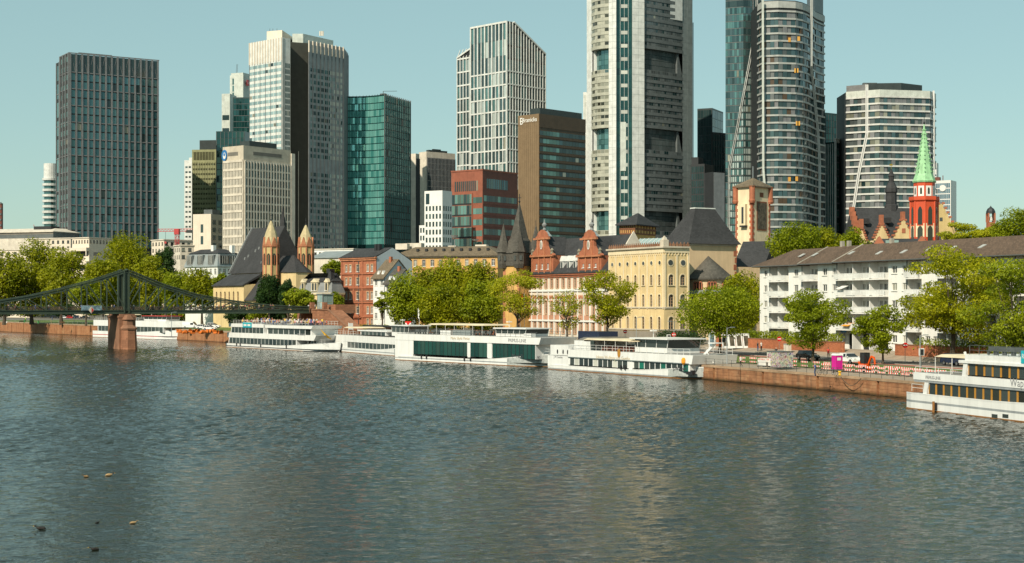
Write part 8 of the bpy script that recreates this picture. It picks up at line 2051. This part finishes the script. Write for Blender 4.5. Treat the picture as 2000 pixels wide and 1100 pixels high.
# graffiti container, cabinet
p = gpr(1524,718,2.5); t = thing('graffiti_container', 'low site container covered with graffiti and posters beside the barriers', 'container', p, bang(232))
def graffiti():
    m, nt, b, out = _nt('graffiti'); n = noise(nt, 3.5, 6, None, .7); v = nt.nodes.new('ShaderNodeTexVoronoi'); v.inputs['Scale'].default_value = 3.
    g = nt.nodes.new('ShaderNodeNewGeometry'); nt.links.new(g.outputs['Position'], v.inputs['Vector'])
    c = ramp(nt, n.outputs[0], [(.40,(.03,.03,.03,1)),(.46,(.55,.50,.42,1)),(.54,(.12,.08,.06,1)),(.60,(.6,.55,.45,1))]); c.color_ramp.interpolation = 'CONSTANT'
    nt.links.new(mixc(nt, .15, c.outputs[0], v.outputs['Color']), b.inputs['Base Color']); b.inputs['Roughness'].default_value = .7
graffiti()
MB().box(-1.6,1.6,-1.2,1.2,.1,2.3).build('shell', ['graffiti'], t); MB().box(-1.65,1.65,-1.25,1.25,2.3,2.42).build('roof', ['mid_metal'], t); MB().box(-1.7,-1.62,-1.22,1.22,.15,2.25).build('poster_door', ['barrier_white'], t); MB().box(-1.5,1.5,-1.1,1.1,0,.1).build('skid', ['hull_black'], t)
p = gpr(1538,692,3.0); t = thing('switch_cabinet', 'pale grey street cabinet in front of the brick garden wall', 'cabinet', p, bang(265)); MB().box(-.7,.7,-.35,.35,.15,1.75).build('casing', ['concrete_light'], t); MB().box(-.75,.75,-.4,.4,1.75,1.85).build('lid', ['zinc_roof'], t); MB().box(-.72,.72,-.37,.37,0,.15).build('plinth', ['plinth_grey'], t); MB().box(-.02,.02,-.36,-.352,.2,1.7).build('door_gap', ['hull_black'], t)
for k, (px, py) in enumerate(((1395,704),(1410,705),(1488,716),(1497,716))):
    p = gpr(px,py,2.6); t = thing('hoarding_panel', ['leftmost white hoarding board by the lawn tree','second white hoarding board by the lawn tree','white hoarding board left of the graffiti container','white hoarding board touching the graffiti container'][k], 'hoarding', p, bang(250)); MB().box(-1.1,1.1,-.04,.04,.1,1.2).build('board', ['barrier_white'], t)
    for x in (-.8,.8): MB().box(x-.1,x+.1,-.3,.3,-.02,.1).build('foot', ['tyre'], t)
    for i in range(5): MB().box(-1+.4*i,-.82+.4*i,-.047,-.04,.95,1.15).build('stripe', ['barrier_red'], t)
# quay railing
qr = thing('quay_railing', 'thin dark steel railing along the edge of the quay promenade', 'railing')
prev = None
for Y in np.arange(160, 268, 2.4):
    q = bank(Y, .35); z = qz(Y)+.02; MB().tube((q.x,q.y,z),(q.x,q.y,z+1.02),.028,None,5).build('post', ['dark_metal'], qr)
    if prev:
        for h in (1.0,.55): MB().tube((prev[0],prev[1],prev[2]+h),(q.x,q.y,z+h),.02,None,4).build('rail', ['dark_metal'], qr)
    prev = (q.x,q.y,z)
ql2 = thing('quay_railing', 'pale railing on the quay edge at the far left lawn', 'railing'); prev = None
for Y in np.arange(510, 660, 4.0):
    q = bank(Y, .5); z = qz(Y)+.02; MB().tube((q.x,q.y,z),(q.x,q.y,z+1.05),.04,None,4).build('post', ['zinc_roof'], ql2)
    if prev: MB().tube((prev[0],prev[1],prev[2]+1.0),(q.x,q.y,z+1.0),.04,None,4).build('rail', ['zinc_roof'], ql2)
    prev = (q.x,q.y,z)
# mooring bollard with rope, chain hook on the wall
for px, py, lb in ((1640,733,'yellow mooring bollard on the quay edge below the pink cabin'),(1385,712,'yellow mooring bollard beside the bow of the moored ship')):
    p = gpr(px,py,2.27); t = thing('mooring_bollard', lb, 'bollard', p); MB().lathe([(.22,0),(.16,.1),(.15,.35),(.24,.42),(.2,.55),(.05,.58)],10).build('post', ['cloth_yellow'], t); 
a = gp(1641,735,2.2); rope = MB(); pts = [Vector((a.x+.2*i, a.y-.45*i-.35, 2.15-1.05*math.sin(math.pi*min(i/9,1)))) for i in range(10)]
for u_, v_ in zip(pts[:-1], pts[1:]): rope.tube(u_, v_, .05, None, 5)
tag(rope.build('mooring_rope', ['bark']), 'slack dark mooring rope hanging down the quay wall', 'rope')
# bicycles
def bicycle(label, p, rz):
    t = thing('bicycle', label, 'bicycle', p, rz, 'bicycles parked on the promenade')
    for x in (-.52,.52):
        m = MB(); n = 14
        for i in range(n): a_, b_ = 2*math.pi*i/n, 2*math.pi*(i+1)/n; m.tube((x+.33*math.cos(a_),0,.34+.33*math.sin(a_)),(x+.33*math.cos(b_),0,.34+.33*math.sin(b_)),.022,None,4)
        w = m.build('wheel', ['tyre'], t)
        m = MB()
        for i in range(6): a_ = math.pi*i/6; m.tube((x-.32*math.cos(a_),0,.34-.32*math.sin(a_)),(x+.32*math.cos(a_),0,.34+.32*math.sin(a_)),.004,None,3)
        m.build('spokes', ['rim'], w)
    m = MB(); P_ = {'r':(-.52,0,.34),'b':(-.05,0,.32),'s':(-.2,0,.85),'h':(.36,0,.85),'f':(.52,0,.34)}
    for i, j in ('rb','rs','bs','sh','bh','hf'): m.tube(P_[i], P_[j], .02, None, 5)
    m.build('frame', ['hull_black'], t); MB().box(-.33,-.08,-.07,.07,.92,.98).build('saddle', ['tyre'], t); MB().tube((.33,-.28,1.02),(.33,.28,1.02),.015).tube((.36,0,.85),(.33,0,1.02),.015).build('handlebar', ['rim'], t)
bicycle('bicycle leaning left of the pink toilet cabin', gpr(1606,733,2.3), bang(210)+.2); bicycle('bicycle parked below the pink toilet cabin', gpr(1628,733,2.3), bang(208)-.3)
# street signs
M('sign_red', (.65,.02,.015), .4, streak=0); M('sign_white', (.8,.8,.78), .4, streak=0)
def round_sign(label, p, h=2.6, r=.42):
    t = thing('road_sign', label, 'sign', p, R(8)); MB().tube((0,.05,0),(0,.05,h+.3),.04,None,6).build('pole', ['steel'], t)
    d = MB().loft([[(r*math.cos(a),y,h+r*math.sin(a)) for a in np.linspace(0,2*math.pi,21)[:-1]] for y in (-.02,.0)]).build('disc', ['sign_red'], t); MB().box(-r*.75,r*.75,-.03,-.021,h-.08,h+.08).build('bar', ['sign_white'], d)
for k, (px, py, z, lb) in enumerate(((1522,691,3.1,'round no entry sign beside the grey street cabinet'),(1408,684,3.2,'round no entry sign by the lawn tree trunk'),(1316,680,3.3,'round no entry sign at the foot of the keep apse'),(1221,672,3.5,'round no entry sign before the yellow corner building plinth'),(1768,708,3.0,'round no entry sign before the brick wall at the right'))): round_sign(lb, gpr(px,py,z))
def light_box(label, p):
    t = thing('signal_box', label, 'traffic signal', p, R(10)); MB().tube((0,.1,0),(0,.1,2.0),.05,None,6).build('pole', ['mid_metal'], t); MB().box(-.36,.36,-.05,.12,1.9,2.9).build('backing', ['sign_white'], t); MB().box(-.24,.24,-.12,-.051,2.0,2.8).build('housing', ['hull_black'], t)
for px, py, z, lb in ((1800,722,2.9,'white framed black traffic signal near the nearest ship'),(1414,690,3.1,'white framed black traffic signal behind the round lawn tree'),(1306,684,3.2,'white framed black traffic signal near the keep')): light_box(lb, gpr(px,py,z))
def lamp(label, px, pb, z, ptop, arms=1, r=.09):
    p = gpr(px,pb,z); h = zt(ptop,p[1])-p[2]; t = thing('street_lamp', label, 'lamp', p, R(20)); MB().tube((0,0,0),(0,0,h),r,r*.6,7).build('pole', ['steel'], t)
    for s_ in ((-1,1) if arms == 2 else (1,)): MB().tube((0,0,h-.1),(s_*.9,0,h+.05),.04).build('arm', ['steel'], t); MB().box(s_*.9-.35,s_*.9+.35,-.14,.14,h-.02,h+.1).build('lamp_head', ['zinc_roof'], t)
lamp('tall light mast rising out of the plane trees', 812, 655, 3.6, 549, 2, .14); lamp('slim lamp post before the gabled museum wing', 1119, 672, 3.2, 566); lamp('slim lamp post before the yellow corner building', 1243, 690, 3.1, 620); lamp('slim lamp post left of the keep apse', 1316.5, 690, 3.0, 628, 2); lamp('slim mast right of the garage entrance', 1797, 723, 2.9, 655); lamp('lamp post on the lawn beside the round tree', 1420, 712, 2.9, 640); lamp('lamp post at the foot of the footbridge stairs', 335, 658, 3.5, 610); lamp('green lamp post on the left lawn', 145, 632, 4.1, 604)
# flag poles
def flag(label, px, pb, z, ptop, cols, hb=2.6):
    p = gpr(px,pb,z); h = zt(ptop,p[1])-p[2]; t = thing('flagpole', label, 'flagpole', p); MB().tube((0,0,0),(0,0,h),.07,.04,6).build('pole', ['white_paint'], t)
    for i, c in enumerate(cols): MB().loft([[(-.05-.3*i,.0,h-.2),(-.35-.3*i,.05*(i%2),h-.3),(-.33-.3*i,.05*(i%2),h-hb),(-.06-.3*i,.0,h-hb-.3)],[(-.05-.3*i,.03,h-.2),(-.35-.3*i,.08,h-.3),(-.33-.3*i,.08,h-hb),(-.06-.3*i,.03,h-hb-.3)]]).build('cloth_stripe', [c], t)
flag('flagpole with a limp black red gold flag before the medieval tower', 1024, 668, 3.2, 572, ['hull_black','sign_red','cloth_yellow']); flag('white flagpole with red and white cloth beside the flagged pole', 1016, 668, 3.2, 600, ['sign_white','sign_red']); flag('white flagpole behind the green-windowed ship', 819, 660, 3.4, 600, ['sign_white'])
# river signs and advertising column
p = gpr(797,664,3.3); t = thing('river_sign', 'red and white river traffic board behind the green-windowed ship', 'sign', p, R(10)); MB().box(-.7,.7,-.05,.05,1.5,4.4).build('board', ['sign_red'], t); MB().bar((-.6,-.08,1.9),(.6,-.08,4.0),.3,.04,(0,1,0)).build('cross_bar', ['sign_white'], t); MB().bar((.6,-.09,1.9),(-.6,-.09,4.0),.3,.04,(0,1,0)).build('cross_bar', ['sign_white'], t); MB().tube((0,.1,0),(0,.1,1.6),.08).build('pole', ['steel'], t)
p = gpr(766,648,3.7); t = thing('advertising_column', 'round advertising column with red posters near the white gabled house', 'advertising column', p); MB().lathe([(.8,0),(.8,.4),(.7,.4),(.7,3.0)],14).build('drum', ['sign_white'], t); MB().lathe([(.95,3.0),(.9,3.3),(.3,3.6),(.05,3.9)],14).build('cap', ['slate_dark'], t)
for a in (-120,-60): MB().box(-.4,.4,-.03,.03,.8,2.6).build('poster', ['sign_red'], t, (.7*math.cos(R(a)),.7*math.sin(R(a)),0), R(a+90))
# dark roofed landing pavilion behind the bow of the green-windowed ship
q = bank(287, 6.0); t = thing('landing_pavilion', 'landing stage pavilion with a black roof and clear plastic sheets', 'pavilion', (q.x,q.y,zb(287,6)), bang(287)); z0 = 0
MB().box(-4.2,4.2,-2,2,3.1,4.3).build('roof', ['car_blue'], t); MB().loft([[(-4.2,-2.02,3.1),(4.2,-2.02,3.1),(4.2,-2.02,2.6),(3.4,-2.02,2.9),(-3.6,-2.02,2.9),(-4.2,-2.02,2.2)],[(-4.2,-1.9,3.1),(4.2,-1.9,3.1),(4.2,-1.9,2.6),(3.4,-1.9,2.9),(-3.6,-1.9,2.9),(-4.2,-1.9,2.2)]]).build('valance', ['car_blue'], t)
for x in (-4,-1.4,1.4,4):
    for y in (-1.8,1.8): MB().box(x-.07,x+.07,y-.07,y+.07,0,3.1).build('post', ['mid_metal'], t)
for x in (-2.7,0,2.7): MB().box(x-1.2,x+1.2,-1.86,-1.83,.2,2.85).build('clear_sheet', ['sheet_clear'], t)
MB().box(-4,4,-1.5,1.5,0,.1).build('floor', ['deck_grey'], t)
# leaning display panels by the keep
for k, px in enumerate((1391,1416,1429,1443,1457)):
    p = gpr(px,680,3.6); t = thing('display_panel', ['tall white display panel left of the round lawn tree','first white framed picture panel right of the lawn tree trunk','second white framed picture panel right of the lawn tree trunk','third white framed picture panel right of the lawn tree trunk','rightmost white framed picture panel before the dark hedge'][k], 'display', p, R(5)); h = 2.7 if k else 3.2
    MB().loft([[(-.65+.2*bool(k),y,0),(.6+.2*bool(k),y,0),(.55,y,h),(-.7,y,h)] for y in (0,.08)]).build('frame', ['sign_white'], t); MB().loft([[(-.42+.16*bool(k),y,.4),(.42+.16*bool(k),y,.4),(.36,y,h-.4),(-.48,y,h-.4)] for y in (-.02,.0)]).build('picture', ['mural' if k else 'banner_print'], t); MB().bar((0,.1,h*.8),(0,1.2,.0),.08,.08).build('stay', ['steel'], t)
# brick garden wall and hedges before the apartments
def garden_wall(label, pa, pb, off, h, gap=None):
    Ya, Yb = pa, pb; t = thing('garden_wall', label, 'wall'); ys_ = np.linspace(Ya, Yb, max(2, int(abs(Ya-Yb)/3)))
    for y0, y1 in zip(ys_[:-1], ys_[1:]):
        a_, b_ = bank(y0, off), bank(y1, off); z = min(zb(y0,off),zb(y1,off))-.1; L = (b_-a_).length
        o = MB().box(0,L-.015,-.15,.15,0,h).build('wall_section', ['brick_wall'], t, (a_.x,a_.y,z), math.atan2((b_-a_).y,(b_-a_).x)); MB().box(0,L-.02,-.22,.22,h,h+.12).build('coping', ['sandstone_dark'], o)
    return t
garden_wall('red brick garden wall below the hedge left of the garage', 284, 247, 30.2, 1.9); garden_wall('red brick garden wall right of the garage entrance', 234, 214, 30.2, 1.9)
hedge('dense hedge on the brick wall left of the garage', 0, 0, (280, 250), 31.6, 1.9, 1.8, 5.0, 'leaf_mid', 5000, 51); hedge('dense hedge before the apartments right of the garage', 0, 0, (230, 190), 31.0, 2.6, 2.2, 4.0, 'leaf_mid', 7000, 52); hedge('dark hedge below the left end of the apartment row', 0, 0, (303, 288), 30, 2.6, 2.2, 3.9, 'leaf_dark', 3000, 53); hedge('low hedge below the red house and white gabled house', 0, 0, (432, 402), 24, 2.4, 2.0, 3.6, 'leaf_mid', 3500, 54)
# stairs wall behind ship 3: dark landing building
q = bank(384, 9); t = thing('landing_kiosk', 'long low dark roofed kiosk behind the ship with the beige awning', 'kiosk', (q.x,q.y,zb(384,9)), bang(384)); MB().box(-12,12,-1.6,1.6,0,3.2).build('wall', ['sandstone_dark'], t); MB().box(-12.6,12.6,-2.4,2.2,3.2,3.55).build('roof', ['slate_dark'], t)
for x in np.arange(-10.5,11,3.5): MB().box(x-1.1,x+1.1,-1.66,-1.58,.8,2.6).build('window', ['glass_house'], t)
q = bank(352, 13); t = thing('terrace_wall', 'long orange brick terrace wall under the plane trees', 'wall', (q.x,q.y,zb(352,13)-.2), bang(352)); MB().box(-26,20,-.2,.2,0,2.6).build('wall', ['brick_wall'], t); MB().box(-26.1,20.1,-.28,.28,2.6,2.75).build('coping', ['sandstone_dark'], t)
# orange deck chairs on the quay by the ship stern
M('orange_cloth', (.55,.13,.012), .8, streak=0)
for i in range(16):
    px = 348+i*5.6+rp.uniform(-1,1); p = gpr(px, 650+rp.uniform(-1.5,2.0), 3.55); t = thing('deck_chair', 'orange beach bar seat on the quay beside the ship stern', 'chair', p, rp.uniform(0,6.28), 'orange beach bar seats on the quay')
    MB().loft([[(-.45,-.5,0),(.45,-.5,0),(.5,.5,0),(-.5,.5,0)],[(-.5,-.55,.3),(.5,-.55,.3),(.55,.3,.4),(-.55,.3,.4)],[(-.3,.1,.85),(.3,.1,.85),(.35,.5,.95),(-.35,.5,.95)]]).build('cushion', ['orange_cloth'], t); MB().box(-.4,.4,-.45,.45,-.06,0).build('base', ['wood_brown'], t)
# white kiosk canopy, bench, bins on the left lawn
for px, py, lb in ((75,632,'green litter bin on the left lawn'),(48,630,'small green bin beside the bench on the far left lawn')):
    p = gpr(px,py,4.15); t = thing('litter_bin', lb, 'bin', p); MB().lathe([(.32,0),(.36,.95),(.3,1.0)],10).build('drum', ['shirt_green'], t); MB().lathe([(.38,1.0),(.3,1.15),(.05,1.2)],10).build('lid', ['hull_black'], t)
for px, py, lb in ((42,631,'park bench at the far left of the lawn'),(122,633,'park bench on the lawn near the ship stern')):
    p = gpr(px,py,4.15); t = thing('park_bench', lb, 'bench', p, R(20)); MB().box(-.9,.9,-.22,.22,.42,.48).build('seat', ['wood_brown'], t); MB().box(-.9,.9,.2,.26,.55,.9).build('backrest', ['wood_brown'], t)
    for x in (-.7,.7): MB().box(x-.04,x+.04,-.2,.22,0,.42).build('leg', ['dark_metal'], t)
# people on the bank
for px, py, z, c, lg, pz, lb in ((1480,686,3.25,'black','jeans','stand','standing person in black on the pavement before the brick wall'),(1487,686,3.25,'white','dark','stand','standing person in a white top beside the brick garden wall'),(1447,716,2.35,'white','dark','walk','person in white walking along the promenade'),(1618,700,3.0,'red','dark','stand','road worker in red behind the pink toilet cabin'),(1592,735,2.3,'blue','jeans','stand','person in blue leaning beside the parked bicycles'),(1516,699,3.0,'black','dark','walk','person in black crossing near the street cabinet'),(50,628,4.1,'hivis','dark','stand','person in a bright green vest on the far left lawn'),(100,634,4.15,'khaki' if False else 'beige','khaki','walk','person strolling on the quay below the bridge at the left'),(102,626,4.15,'blue','jeans','stand','person with a blue top behind the stroller on the left lawn'),(13,634,4.15,'white','khaki','sit','person sitting on the grass at the far left'),(155,624,4.15,'white','jeans','walk','person in white by the parked cars on the left'),(1222,676,3.4,'red','dark','stand','person in red seen over the deck of the canopy ship')):
    p = gp(px,py,z); person(lb, p.x, p.y, p.z+(.0), rp.uniform(0,6), pz, c, lg)
for i in range(14):
    q = bank(rp.uniform(345,378), rp.uniform(6,11)); c = rp.choice(['white','black','blue','grey','beige']); person(f'pedestrian in a {c} top under the plane trees behind the green-windowed ship', q.x, q.y, zb(q.y,8)+.02, rp.uniform(0,6), rp.choice(['stand','walk']), c, group=f'{c} clad pedestrians behind the green-windowed ship')
for i in range(16):
    q = Vector(BC)+BE*(UR+rp.uniform(1,8))+BN*rp.uniform(-4,4); c = rp.choice(['white','white','red','pink','black']); person(f'pedestrian in a {c} top at the landing by the glass lift', q.x, q.y, 9.96, rp.uniform(0,6), 'stand', c, group=f'{c} clad pedestrians at the glass lift')
# scooter rider
# ------------------------------------------------------------------ ducks
def duck(label, px, py, body, head, rz, s=1.):
    p = gp(px, py, 0); t = thing('duck', label, 'duck', (p.x,p.y,-.02), rz); s *= .6; t.scale = (s,s,s)
    prof = [(-.30,.02,.06),(-.24,.07,.10),(-.12,.12,.12),(.02,.13,.12),(.14,.11,.12),(.22,.075,.14),(.25,.055,.185),(.27,.05,.225),(.30,.058,.255),(.35,.052,.26),(.39,.02,.25)]
    rings = [[(x, r*math.cos(a), z+r*.85*math.sin(a)) for a in np.linspace(0,2*math.pi,11)[:-1]] for x, r, z in prof]
    mb = MB(); mb.loft(rings); 
    for i in range(len(mb.f)): mb.m[i] = 1 if sum(mb.v[q][0] for q in mb.f[i])/len(mb.f[i]) > .245 else 0
    mb.build('body', [body, head], t, smooth=True); MB().loft([[(.38,-.02,.24),(.38,.02,.24),(.38,.0,.265)],[(.46,-.018,.23),(.46,.018,.23),(.46,.0,.24)]]).build('bill', ['cloth_yellow'], t)
    for sy in (-1,1): MB().loft([[(-.22,sy*.10,.10),(.10,sy*.125,.10),(.08,sy*.11,.2),(-.2,sy*.06,.19)],[(-.24,sy*.12,.10),(.10,sy*.14,.10),(.07,sy*.125,.2),(-.22,sy*.08,.19)]]).build('wing', [body], t)
M('duck_brown', (.20,.12,.05), .8, var=.5, scale=8, streak=0); M('duck_pale', (.32,.21,.10), .8, var=.4, scale=8, streak=0); M('duck_dark', (.015,.012,.01), .7, streak=0)
duck('brown duck on the water left of the paler duck', 168, 932, 'duck_brown', 'duck_dark', R(170), 1.1); duck('pale brown duck with a dark head right of the brown duck', 213, 930, 'duck_pale', 'duck_dark', R(10), 1.5); duck('black duck swimming nearest the left border', 80, 1035, 'duck_dark', 'duck_dark', R(185), 1.5); duck('tiny dark duck in the middle of the group', 190, 1022, 'duck_dark', 'duck_dark', R(60), .8); duck('light brown duck right of the tiny dark duck', 260, 1023, 'duck_pale', 'duck_brown', R(20), 1.1); duck('black duck lowest in the water view', 185, 1075, 'duck_dark', 'duck_dark', R(200), 1.2)
